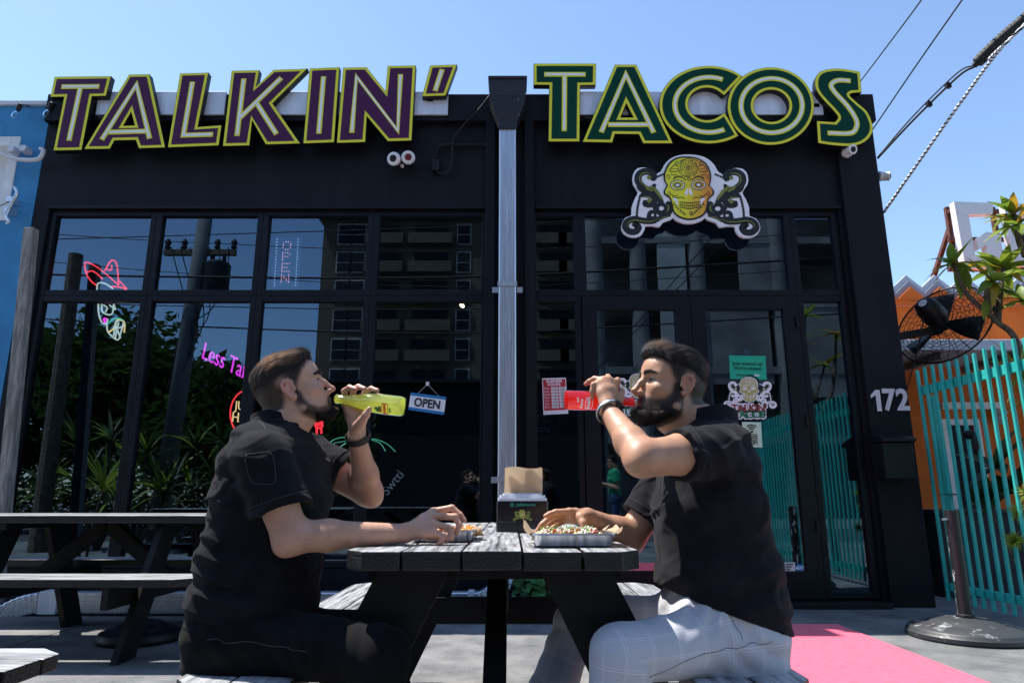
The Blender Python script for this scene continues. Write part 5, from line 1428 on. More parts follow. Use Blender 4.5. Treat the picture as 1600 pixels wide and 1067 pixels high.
# trees and shrubs
def tree(label, base, h, rx, seed, n=2600, mats=('leaf_dark',), lw=0.16, cz=0.62, name='broadleaf_tree'):
    rnd = random.Random(seed)
    t = thing(name, label, 'tree', tuple(base))
    bx = Vector(base)
    b = MB(); top = bx + Vector((rnd.uniform(-.2, .2), 0, h * 0.72))
    b.tube(catmull([bx, bx + Vector((rnd.uniform(-.15, .15), 0, h * .3)), top], 4), [0.13 * h / 5 * (1 - .08 * i) for i in range(9)], 8)
    cl = []
    for k in range(16):
        th, ph = 2.4 * k, rnd.uniform(.1, 1.0)
        c_ = bx + Vector((math.cos(th) * rx * ph, math.sin(th) * rx * ph * .8, h * cz + rnd.uniform(-.22, .36) * h))
        cl.append((c_, rnd.uniform(.28, .5) * rx)); b.tube([bx + Vector((0, 0, h * rnd.uniform(.3, .6))), c_], [.05, .02], 5)
    b.build('trunk', M['bark'], t, smooth=True)
    b = MB()
    for k in range(n):
        c_, r = rnd.choice(cl)
        v = Vector((rnd.gauss(0, 1), rnd.gauss(0, 1), rnd.gauss(0, 1))).normalized() * r * rnd.uniform(.4, 1.05)
        d = Vector((rnd.gauss(0, 1), rnd.gauss(0, 1), rnd.gauss(-.2, .7))).normalized(); s = d.orthogonal().normalized(); w_ = lw * rnd.uniform(.6, 1.3)
        p = c_ + v
        b.add([p, p + d * w_ + s * w_ * .35, p + d * w_ * 2, p + d * w_ - s * w_ * .35], [(0, 1, 2, 3)], rnd.randrange(len(mats)))
    tag(b.build('crown', [M[m] for m in mats], t), kind='stuff')
for i, (u, v, D, rx) in enumerate(((105, 560, 19, 2.6), (165, 500, 20, 2.6), (215, 560, 19, 2.2), (345, 575, 18, 2.0), (395, 600, 19, 2.2), (275, 600, 21, 2.4), (40, 540, 19, 2.5), (460, 640, 20, 2.0))):
    p = atm(u, v, D)
    tree(f'dense dark tree across the street mirrored in the window, {("second from the left", "tallest", "right of the tallest", "beside the concrete pole", "right of the concrete pole", "behind the pole", "leftmost", "lowest, farthest right")[i]}', (p.x, p.y, 0), p.z / 0.98, rx, 20 + i, lw=0.20)
for i, (u, v, D) in enumerate(((180, 640, 12.5), (235, 660, 12.2), (310, 650, 12), (350, 640, 12.4), (130, 650, 12.8), (385, 680, 12))):
    p = atm(u, v, D); h = p.z
    plant('palm_shrub', f'spiky green roadside shrub mirrored low in the windows, {("third", "fourth", "fifth", "sixth", "second", "seventh")[i]} counted from the left', (p.x, p.y, 0),
          [[(p.x, p.y, 0), (p.x + .05, p.y, h * .4), (p.x, p.y, h * .75)], [(p.x, p.y, 0), (p.x + .3, p.y, h * .3), (p.x + .45, p.y + .1, h * .5)], [(p.x, p.y, 0), (p.x - .3, p.y, h * .25), (p.x - .4, p.y + .1, h * .42)]], 'shrub', ('leaf_dark', 'leaf_dark', 'leaf_dark', 'leaf'), 26, .8, .07, (.2, 1.7), .05, seed=40 + i, curl=(.2, .7))
b = MB(); rnd = random.Random(3)  # leaves added to block the bright horizon in the window reflections
for k in range(9000):
    p = Vector((rnd.uniform(-22, -6.4), rnd.uniform(-11.5, -10), abs(rnd.gauss(0, 1.1)))); d = Vector((rnd.gauss(0, 1), rnd.gauss(0, 1), rnd.gauss(.3, .7))).normalized(); s = d.orthogonal().normalized()
    b.add([p, p + d * .14 + s * .05, p + d * .28, p + d * .14 - s * .05], [(0, 1, 2, 3)])
tag(b.build('hedge', M['leaf_dark']), 'dark hedge added across the street to hide the bright horizon in the windows', 'hedge', kind='stuff')

# ------------------------------------------------------------------ people: bodies grown as one surface from rounded limbs
f32 = np.float32
def A3(p): return np.array(p, dtype=f32)
def smin(a, b, k):
    h = np.clip(0.5 + 0.5 * (b - a) / k, 0, 1)
    return b + (a - b) * h - k * h * (1 - h)
class Field:
    """smooth union of rounded shapes; each shape is only evaluated near itself"""
    def __init__(s): s.p = []
    def add(s, fn, c, rad, k=0.01, op='u'):
        s.p.append((fn, A3(c), float(rad), k, op)); return s
    def cone(s, a, b, ra, rb, k=0.012, op='u'):
        a, b = A3(a), A3(b); ab = b - a; l2 = float(ab @ ab) + 1e-12
        def fn(p):
            t = np.clip((p - a) @ ab / l2, 0, 1)
            return np.linalg.norm(p - a - t[:, None] * ab, axis=1) - (ra + (rb - ra) * t)
        return s.add(fn, (a + b) / 2, math.sqrt(l2) / 2 + max(ra, rb), k, op)
    def chain(s, pts, rr, k=0.006):
        for i in range(len(pts) - 1): s.cone(pts[i], pts[i + 1], rr[i], rr[i + 1], k)
        return s
    def ball(s, c, r, k=0.01, op='u', rot=None):
        c = A3(c); r = A3((r, r, r) if np.isscalar(r) else r); mr = float(r.min())
        Rm = None if rot is None else np.array(rot, dtype=f32)
        def fn(p):
            q = p - c
            if Rm is not None: q = q @ Rm
            n = np.linalg.norm(q / r, axis=1)
            m = np.linalg.norm(q / (r * r), axis=1) + 1e-9
            return n * (n - 1) / m
        return s.add(fn, c, float(r.max()), k, op)
    def loft(s, nodes, side, k=0.03):
        """nodes: (centre, half depth, half width); side: unit vector of the width"""
        w_ = A3(side)
        for (c0, a0, b0), (c1, a1, b1) in zip(nodes, nodes[1:]):
            c0, c1 = A3(c0), A3(c1); ab = c1 - c0; L = float(np.linalg.norm(ab)); d = ab / L
            f = np.cross(d, w_); f /= np.linalg.norm(f)
            def fn(p, c0=c0, L=L, d=d, f=f, a0=a0, a1=a1, b0=b0, b1=b1):
                q = p - c0; h = q @ d; t = np.clip(h / L, 0, 1)
                a = a0 + (a1 - a0) * t; b = b0 + (b1 - b0) * t
                e = (np.abs(q @ f / a) ** 2.4 + np.abs(q @ w_ / b) ** 2.4) ** (1 / 2.4)
                dd = (e - 1) * np.minimum(a, b)
                ex = np.maximum(np.abs(h - t * L) , 0)
                return np.where(ex > 1e-6, np.sqrt(np.maximum(dd + .03, 0) ** 2 + ex ** 2) - .03, np.maximum(dd, -.03))
            s.add(fn, (c0 + c1) / 2, L / 2 + max(a0, a1, b0, b1), k)
        return s
    def __call__(s, p, margin=0.06):
        d = np.full(len(p), 1.0, dtype=f32)
        for fn, c, rad, k, op in s.p:
            q = p - c
            m = np.einsum('ij,ij->i', q, q) < (rad + margin + k) ** 2
            if not m.any(): continue
            v = fn(p[m]).astype(f32)
            d[m] = smin(d[m], v, k) if op == 'u' else -smin(-d[m], v, k)
        return d

def polygonise(fn, lo, hi, h, levels=4, keep=0.08, lip=1.45):
    """surface of fn = 0 by sparse surface nets"""
    lo = np.array(lo, float); H = h * 2 ** levels
    n = np.ceil((np.array(hi, float) - lo) / H).astype(int)
    g = np.stack(np.meshgrid(*[np.arange(k) for k in n], indexing='ij'), -1).reshape(-1, 3)
    for l in range(levels + 1):
        s = h * 2 ** (levels - l)
        c = (lo + (g + 0.5) * s).astype(f32)
        d = fn(c)
        g = g[np.abs(d) < s * 0.866 * lip + 0.002]
        if l < levels:
            o = np.stack(np.meshgrid([0, 1], [0, 1], [0, 1], indexing='ij'), -1).reshape(-1, 3)
            g = (g[:, None, :] * 2 + o[None]).reshape(-1, 3)
    S = 4096
    key = lambda q: (q[..., 0].astype(np.int64) * S + q[..., 1]) * S + q[..., 2]
    off = np.array([[i, j, k] for i in (0, 1) for j in (0, 1) for k in (0, 1)])
    cor = g[:, None, :] + off[None]
    ck = key(cor)
    uk, inv = np.unique(ck, return_inverse=True)
    inv = inv.reshape(ck.shape)
    up = np.stack([uk // (S * S), (uk // S) % S, uk % S], -1)
    val = fn((lo + up * h).astype(f32))
    cv = val[inv]
    act = (cv.min(1) < 0) & (cv.max(1) >= 0)
    g, cv = g[act], cv[act]
    E = [(a, b) for a in range(8) for b in range(8) if a < b and np.abs(off[a] - off[b]).sum() == 1]
    acc = np.zeros((len(g), 3)); cnt = np.zeros(len(g))
    for a, b in E:
        m = (cv[:, a] < 0) != (cv[:, b] < 0)
        t = cv[m, a] / (cv[m, a] - cv[m, b])
        acc[m] += off[a] + (off[b] - off[a]) * t[:, None]; cnt[m] += 1
    V = lo + (g + acc / cnt[:, None]) * h
    gk = key(g); srt = np.argsort(gk); gs = gk[srt]
    def find(q):
        k = key(q); i = np.clip(np.searchsorted(gs, k), 0, len(gs) - 1)
        return np.where(gs[i] == k, srt[i], -1)
    F = []
    for ax in range(3):
        e = np.zeros(3, int); e[ax] = 1; o1 = np.zeros(3, int); o1[(ax + 1) % 3] = 1; o2 = np.zeros(3, int); o2[(ax + 2) % 3] = 1
        ia, ib = 0, int(np.where((off == e).all(1))[0][0])
        s0, s1 = cv[:, ia] < 0, cv[:, ib] < 0
        m = s0 != s1
        q = np.stack([find(g[m]), find(g[m] - o1), find(g[m] - o1 - o2), find(g[m] - o2)], -1)
        fl = ~s0[m]
        q[fl] = q[fl][:, ::-1]
        F.append(q[(q >= 0).all(1)])
    F = np.concatenate(F)
    # drop stray crumbs: keep the connected pieces of some size
    lab = np.arange(len(V))
    e = np.concatenate([F[:, [0, 1]], F[:, [1, 2]], F[:, [2, 3]]])
    for _ in range(200):
        m = np.minimum(lab[e[:, 0]], lab[e[:, 1]]); new = lab.copy()
        np.minimum.at(new, lab[e[:, 0]], m); np.minimum.at(new, lab[e[:, 1]], m); new = new[new]; new = new[new]; new = new[new]
        if (new == lab).all(): break
        lab = new
    cnt = np.bincount(lab, minlength=len(V)) if len(V) else np.zeros(0)
    if len(V):
        ok = cnt[lab] >= keep * cnt.max()
        F = F[ok[F[:, 0]]]; idx = -np.ones(len(V), int); idx[ok] = np.arange(ok.sum()); V = V[ok]; F = idx[F]
    return V, F

def add_grid_mesh(name, V, F, m, parent=None, attrs=None, smooth_it=1):
    # light relaxation removes the grid's terracing
    if smooth_it:
        e = np.concatenate([F[:, [0, 1]], F[:, [1, 2]], F[:, [2, 3]], F[:, [3, 0]]])
        for _ in range(smooth_it):
            acc = np.zeros_like(V); cnt = np.zeros(len(V))
            for k in range(3):
                acc[:, k] = np.bincount(e[:, 0], V[e[:, 1], k], len(V)) + np.bincount(e[:, 1], V[e[:, 0], k], len(V))
            cnt = np.bincount(e[:, 0], minlength=len(V)) + np.bincount(e[:, 1], minlength=len(V))
            V = V * 0.5 + 0.5 * acc / np.maximum(cnt, 1)[:, None]
    me = bpy.data.meshes.new(name)
    me.vertices.add(len(V)); me.vertices.foreach_set('co', V.astype(f32).ravel())
    me.loops.add(F.size); me.loops.foreach_set('vertex_index', F.astype(np.int32).ravel())
    me.polygons.add(len(F)); me.polygons.foreach_set('loop_start', np.arange(0, F.size, 4, dtype=np.int32))
    try: me.polygons.foreach_set('loop_total', np.full(len(F), 4, dtype=np.int32))
    except Exception: pass
    me.polygons.foreach_set('use_smooth', np.ones(len(F), bool))
    me.materials.append(m)
    me.update(calc_edges=True); me.validate()
    for k, fn in (attrs or {}).items():
        v = fn(V)
        if v.ndim == 1:
            a = me.attributes.new(k, 'FLOAT', 'POINT'); a.data.foreach_set('value', v.astype(f32))
        else:
            a = me.attributes.new(k, 'FLOAT_VECTOR', 'POINT'); a.data.foreach_set('vector', v.astype(f32).ravel())
    o = bpy.data.objects.new(name, me); COL.objects.link(o)
    if parent is not None:
        o.parent = parent; o.matrix_parent_inverse = parent.matrix_basis.inverted()
    return o

def sdpoly(x, z, poly):
    P = np.array(poly, dtype=f32); n = len(P)
    d = np.full(len(x), 1e9, dtype=f32); s = np.ones(len(x), dtype=f32)
    for i in range(n):
        a, b = P[i], P[i - 1]
        ex, ez = b - a; wx, wz = x - a[0], z - a[1]
        t = np.clip((wx * ex + wz * ez) / (ex * ex + ez * ez), 0, 1)
        bx, bz = wx - ex * t, wz - ez * t
        d = np.minimum(d, bx * bx + bz * bz)
        c1, c2, c3 = z >= a[1], z < b[1], ex * wz > ez * wx
        s = np.where((c1 & c2 & c3) | (~c1 & ~c2 & ~c3), -s, s)
    return s * np.sqrt(d)
def sstep(a, b, x):
    t = np.clip((x - a) / (b - a), 0, 1); return t * t * (3 - 2 * t)
_w = RS.normal(size=(9, 3)).astype(f32); _ph = RS.uniform(0, 6.28, 9).astype(f32)
def wob(p, f):
    """soft irregular noise, about -1..1"""
    r = 0
    for i in range(6):
        r = r + np.sin(p @ (_w[i] * f) + _ph[i] + 1.3 * np.sin(p @ (_w[(i + 3) % 9] * f * .6) + _ph[i - 2]))
    return r / 3.2

# ---- a head in its own frame: x forward, y sideways, z up, metres; ear canal near the origin
def head_field(nose=1.0, jaw=1.0, chin=0.0):
    F = Field()
    F.ball((-0.014, 0, 0.034), (0.095, 0.0745, 0.082), 0.01)
    F.ball((-0.045, 0, 0.012), (0.062, 0.066, 0.070), 0.03)
    F.ball((0.040, 0, 0.038), (0.050, 0.058, 0.052), 0.03)              # forehead
    F.ball((0.034, 0, -0.040), (0.056, 0.056, 0.072), 0.03)             # face
    for s in (-1, 1):
        F.cone((-0.004, s * 0.055, -0.045), (0.012, s * 0.056 * jaw, -0.072), 0.013, 0.014, 0.025)
        F.cone((0.012, s * 0.054 * jaw, -0.074), (0.074, s * 0.017, -0.103), 0.015, 0.015, 0.025)
        F.ball((0.052, s * 0.045, -0.026), (0.024, 0.019, 0.017), 0.022)  # cheekbone
        F.cone((0.079, s * 0.010, 0.019), (0.062, s * 0.046, 0.018), 0.0095, 0.009, 0.016)   # brow
        F.ball((0.092, s * 0.031, 0.000), (0.017, 0.018, 0.011), 0.012, 's')
    F.ball((0.080, 0, -0.103 + chin), (0.018, 0.021, 0.016), 0.022)
    F.ball((0.073, 0, -0.072), (0.023, 0.030, 0.022), 0.02)              # muzzle
    n = nose
    F.cone((0.084, 0, 0.010), (0.092 + 0.006 * n, 0, -0.010), 0.0075, 0.0080, 0.012)
    F.cone((0.092 + 0.006 * n, 0, -0.010), (0.106 + 0.008 * n, 0, -0.037), 0.0080, 0.0092, 0.009)
    F.ball((0.106 + 0.009 * n, 0, -0.0395), (0.0105, 0.0100, 0.0090), 0.006)
    F.cone((0.104, 0, -0.046), (0.092, 0, -0.050), 0.0055, 0.007, 0.006)
    for s in (-1, 1):
        F.ball((0.099, s * 0.0125, -0.043), (0.0115, 0.0070, 0.0080), 0.005)
        F.ball((0.104, s * 0.0068, -0.0505), (0.0050, 0.0030, 0.0035), 0.003, 's')
    F.ball((0.0885, 0, -0.0665), (0.0115, 0.0230, 0.0058), 0.006)
    F.ball((0.0865, 0, -0.0785), (0.0120, 0.0200, 0.0066), 0.006)
    F.cone((0.0995, -0.020, -0.0722), (0.0995, 0.020, -0.0722), 0.0018, 0.0018, 0.003, 's')
    F.ball((0.095, 0, -0.090), (0.010, 0.018, 0.006), 0.008, 's')
    for s in (-1, 1):                                                    # eyelids
        for up in (1, -1):
            c = A3((0.0695, s * 0.031, 0.0005))
            def lid(p, c=c, up=up):
                q = p - c
                return np.maximum(np.linalg.norm(q, axis=1) - 0.0138, -(up * q[:, 2] + (-0.0020 if up > 0 else -0.0040)))
            F.add(lid, c, 0.014, 0.003)
    for s in (-1, 1):                                                    # ears
        o = [(.013, .006), (.011, .021), (.001, .0305), (-.012, .0295), (-.0205, .018), (-.0195, .002), (-.013, -.013), (-.006, -.024), (.002, -.029), (.009, -.022)]
        y = [.0745, .077, .081, .0855, .088, .087, .084, .080, .077, .0745]
        pts = [(-.010 + a, s * yy, -.006 + b_) for (a, b_), yy in zip(o, y)]
        F.ball((-.014, s * .0775, -.004), (.0165, .0055, .024), 0.004)
        F.chain(pts, [.0040, .0042, .0044, .0046, .0046, .0044, .0044, .0050, .0058, .0045], 0.004)
        F.ball((-.008, s * .086, -.006), (.0085, .0075, .0125), 0.004, 's')
        F.chain([(-.012, s * .081, .016), (-.021, s * .0835, .004), (-.017, s * .082, -.012)], [.0030, .0034, .0030], 0.003)
        F.ball((.004, s * .0765, -.008), (.0045, .0040, .0065), 0.003)
    return F
class Head:
    def __init__(s, o, fwd, up, scale=1.0, **kw):
        s.k = scale
        fwd = Vector(fwd).normalized(); up = Vector(up); sd = up.cross(fwd).normalized(); up = fwd.cross(sd)
        s.R = np.array([fwd, sd, up], dtype=f32)          # rows: local axes in the place
        s.o = A3(o); s.F = head_field(**kw)
    def loc(s, p): return ((p - s.o) @ s.R.T) / f32(s.k)
    def wld(s, q): return np.array(q, dtype=f32) @ s.R * f32(s.k) + s.o
    def __call__(s, p): return s.F(s.loc(p)) * f32(s.k)

def hand(F, wrist, chains, thumb, sc_=1.0, k=0.007):
    """chains: index..little finger, each from knuckle to tip; thumb: root to tip"""
    base = [(0.0100, 0.0088, 0.0080, 0.0066), (0.0103, 0.0090, 0.0082, 0.0068), (0.0098, 0.0085, 0.0077, 0.0064), (0.0087, 0.0075, 0.0068, 0.0058)]
    for ch, rr in zip(chains, base):
        F.cone(wrist, ch[0], 0.0165 * sc_, 0.0118 * sc_, 0.014)
    for a, b in zip(chains, chains[1:]):                                # webs between the knuckles
        w0 = [x * 0.35 + y * 0.65 for x, y in zip(wrist, a[0])]; w1 = [x * 0.35 + y * 0.65 for x, y in zip(wrist, b[0])]
        F.cone(w0, w1, 0.0125 * sc_, 0.0125 * sc_, 0.012)
    for ch, rr in zip(chains, base):
        n = len(ch)
        r = [rr[0]] + [rr[min(3, 1 + round(2 * (i - 1) / max(n - 2, 1)))] for i in range(1, n)]
        F.chain(ch, [x * sc_ for x in r], 0.004)
    F.chain(thumb, [x * sc_ for x in (0.0165, 0.0125, 0.0102, 0.0078)][:len(thumb)], 0.008)

def hair_mat(name, melanin, red, rough=.32):
    m = bpy.data.materials.new(name); m.use_nodes = True
    t = m.node_tree; t.nodes.clear()
    o = t.nodes.new('ShaderNodeOutputMaterial'); h = t.nodes.new('ShaderNodeBsdfHairPrincipled')
    h.parametrization = 'MELANIN'
    h.inputs['Melanin'].default_value = melanin; h.inputs['Melanin Redness'].default_value = red
    h.inputs['Roughness'].default_value = rough; h.inputs['Radial Roughness'].default_value = .4
    h.inputs['Random Color'].default_value = .25
    t.links.new(h.outputs[0], o.inputs[0])
    return m
def strands(name, p, nn, n, length, rad, dirf, m, parent, seed=0, lift=.35, jit=.2, K=5, droop=.2, clump=0.0):
    """n single hairs rooted on surface points p with normals nn, combed along dirf"""
    rs = np.random.RandomState(seed)
    if not len(p): return None
    i = rs.randint(0, len(p), n)
    p, nn = p[i] + rs.normal(size=(n, 3)) * .0009, nn[i]
    d = dirf(p); d = d / (np.linalg.norm(d, axis=1)[:, None] + 1e-9)
    d = d - nn * np.einsum('ij,ij->i', d, nn)[:, None]
    d /= np.linalg.norm(d, axis=1)[:, None] + 1e-9
    d0 = d + nn * (lift * rs.uniform(.5, 1.5, n))[:, None] + rs.normal(size=(n, 3)) * jit
    if clump:
        w = wob(p.astype(f32), 90)[:, None]; d0 = d0 + np.cross(d, nn) * w * clump
    d0 /= np.linalg.norm(d0, axis=1)[:, None]
    L = (length(p) if callable(length) else length) * rs.uniform(.6, 1.25, n)
    t = np.linspace(0, 1, K)
    pts = p[:, None, :] - nn[:, None, :] * .001 + d0[:, None, :] * (L[:, None] * t)[..., None] + (d - nn * droop)[:, None, :] * (L[:, None] * .35 * t ** 2)[..., None]
    c = bpy.data.hair_curves.new(name)
    c.add_curves([K] * n)
    c.position_data.foreach_set('vector', pts.astype(f32).ravel())
    r = c.attributes.new('radius', 'FLOAT', 'POINT')
    r.data.foreach_set('value', np.tile(rad * (1 - .75 * t ** 2), n).astype(f32))
    c.materials.append(m)
    o = bpy.data.objects.new(name, c); COL.objects.link(o)
    if parent is not None: o.parent = parent; o.matrix_parent_inverse = parent.matrix_basis.inverted()
    return tag(o, kind='stuff')
def vert_normals(V, F):
    n = np.cross(V[F[:, 2]] - V[F[:, 0]], V[F[:, 3]] - V[F[:, 1]])
    N = np.zeros_like(V)
    for j in range(4):
        for k in range(3): N[:, k] += np.bincount(F[:, j], n[:, k], len(V))
    return N / (np.linalg.norm(N, axis=1)[:, None] + 1e-12)

def skin(name, base, red, stub):
    m = mat(name, base, 0.48, spec=0.42, bump=0.11, bscale=520, sss=0.06)
    t = m.node_tree; b = t.nodes['Principled BSDF']
    n = t.nodes.new('ShaderNodeTexNoise'); n.inputs['Scale'].default_value = 26; n.inputs['Detail'].default_value = 6
    tc = t.nodes.new('ShaderNodeTexCoord'); t.links.new(tc.outputs['Object'], n.inputs['Vector'])
    r = t.nodes.new('ShaderNodeValToRGB'); r.color_ramp.elements[0].position = .35; r.color_ramp.elements[1].position = .7
    r.color_ramp.elements[0].color = (*[c * .88 for c in base], 1); r.color_ramp.elements[1].color = (*[min(1, c * 1.1) for c in base], 1)
    t.links.new(n.outputs[0], r.inputs[0])
    prev = r.outputs[0]
    for at_, col in (('flush', red), ('stubble', stub)):
        an = t.nodes.new('ShaderNodeAttribute'); an.attribute_name = at_
        mx = t.nodes.new('ShaderNodeMix'); mx.data_type = 'RGBA'
        fac = an.outputs['Fac']
        if at_ == 'stubble':
            n2 = t.nodes.new('ShaderNodeTexNoise'); n2.inputs['Scale'].default_value = 420; n2.inputs['Detail'].default_value = 2
            t.links.new(tc.outputs['Object'], n2.inputs['Vector'])
            ma = t.nodes.new('ShaderNodeMath'); ma.operation = 'MULTIPLY_ADD'; ma.inputs[1].default_value = 0.9; ma.inputs[2].default_value = -0.42
            t.links.new(n2.outputs[0], ma.inputs[0])
            ad = t.nodes.new('ShaderNodeMath'); ad.operation = 'MULTIPLY_ADD'; ad.use_clamp = True
            t.links.new(an.outputs['Fac'], ad.inputs[0]); ad.inputs[1].default_value = 1.0
            mm = t.nodes.new('ShaderNodeMath'); mm.operation = 'MULTIPLY'; t.links.new(ma.outputs[0], mm.inputs[0]); t.links.new(an.outputs['Fac'], mm.inputs[1])
            t.links.new(mm.outputs[0], ad.inputs[2]); fac = ad.outputs[0]
        t.links.new(fac, mx.inputs[0]); t.links.new(prev, mx.inputs[6]); mx.inputs[7].default_value = (*col, 1)
        prev = mx.outputs[2]
    t.links.new(prev, b.inputs['Base Color'])
    return m
M['skin_light'] = skin('skin_light', (0.51, 0.285, 0.195), (0.50, 0.17, 0.14), (0.024, 0.015, 0.011))
M['skin_tan'] = skin('skin_tan', (0.45, 0.24, 0.145), (0.42, 0.13, 0.10), (0.020, 0.013, 0.010))
M['strand_brown'] = hair_mat('brown_hair_strands', .95, .10)
M['strand_black'] = hair_mat('black_hair_strands', .97, .2, .28)
M['hair_brown'] = mat('hair_dark_brown', (0.020, 0.013, 0.009), 0.6, var=0.5, scale=60, spec=0.25)
M['hair_black'] = mat('hair_black', (0.009, 0.007, 0.006), 0.6, var=0.4, scale=60, spec=0.25)
M['hair_brown_light'] = mat('hair_brown_light', (0.050, 0.030, 0.019), 0.45, var=0.5, scale=60, spec=0.4)
M['hair_black_gloss'] = mat('hair_black_gloss', (0.016, 0.014, 0.013), 0.38, var=0.4, scale=60, spec=0.5)
M['eye_white'] = mat('eye_white', (0.40, 0.36, 0.33), 0.2)
M['iris'] = mat('iris_brown', (0.02, 0.01, 0.006), 0.1)
def cloth(name, col, sheen=0.25, weave=900, rough=0.85):
    return mat(name, col, rough, spec=0.07, sheen=sheen, var=0.18, scale=14, bump=0.12, bscale=weave)
M['chef_black'] = cloth('black_twill', (0.0085, 0.009, 0.012), 0.04)
M['polo_black'] = cloth('charcoal_pique', (0.0125, 0.0122, 0.0155), 0.04)
M['trouser_black'] = cloth('black_trouser', (0.0065, 0.0065, 0.008), 0.03)
M['stitch'] = mat('dark_stitching', (0.030, 0.031, 0.037), .9)
M['stitch_grey'] = mat('grey_stitching', (0.20, 0.21, 0.24), .9)
M['shoe'] = mat('black_leather', (0.012, 0.011, 0.011), 0.35)
# grey trousers with a windowpane check that follows each leg
m = mat('grey_check_cloth', (0.36, 0.37, 0.42), 0.9, spec=0.15, sheen=0.2, bump=0.1, bscale=900)
t = m.node_tree; bs_ = t.nodes['Principled BSDF']
an = t.nodes.new('ShaderNodeAttribute'); an.attribute_name = 'weave'
sx = t.nodes.new('ShaderNodeSeparateXYZ'); t.links.new(an.outputs['Vector'], sx.inputs[0])
def line_mask(sock, period, wd, shift=0.0):
    a = t.nodes.new('ShaderNodeMath'); a.operation = 'MULTIPLY_ADD'; a.inputs[1].default_value = 1 / period; a.inputs[2].default_value = shift + 50
    t.links.new(sock, a.inputs[0])
    b_ = t.nodes.new('ShaderNodeMath'); b_.operation = 'FRACT'; t.links.new(a.outputs[0], b_.inputs[0])
    c_ = t.nodes.new('ShaderNodeMath'); c_.operation = 'LESS_THAN'; c_.inputs[1].default_value = wd / period; t.links.new(b_.outputs[0], c_.inputs[0])
    return c_.outputs[0]
ms_ = [line_mask(sx.outputs[0], .075, .0016), line_mask(sx.outputs[0], .075, .0011, .09), line_mask(sx.outputs[1], .064, .0016), line_mask(sx.outputs[1], .064, .0011, .10)]
prev = ms_[0]
for q in ms_[1:]:
    mx_ = t.nodes.new('ShaderNodeMath'); mx_.operation = 'MAXIMUM'; t.links.new(prev, mx_.inputs[0]); t.links.new(q, mx_.inputs[1]); prev = mx_.outputs[0]
wv = t.nodes.new('ShaderNodeTexNoise'); wv.inputs['Scale'].default_value = 500; t.links.new(an.outputs['Vector'], wv.inputs['Vector'])
rp = t.nodes.new('ShaderNodeValToRGB'); rp.color_ramp.elements[0].color = (0.42, 0.43, 0.48, 1); rp.color_ramp.elements[1].color = (0.54, 0.55, 0.60, 1); t.links.new(wv.outputs[0], rp.inputs[0])
mxc = t.nodes.new('ShaderNodeMix'); mxc.data_type = 'RGBA'; t.links.new(prev, mxc.inputs[0]); t.links.new(rp.outputs[0], mxc.inputs[6]); mxc.inputs[7].default_value = (0.68, 0.68, 0.72, 1)
t.links.new(mxc.outputs[2], bs_.inputs['Base Color'])
M['trouser_grey'] = m

def bounds(pts, pad):
    P = np.array(pts, float); return P.min(0) - pad, P.max(0) + pad

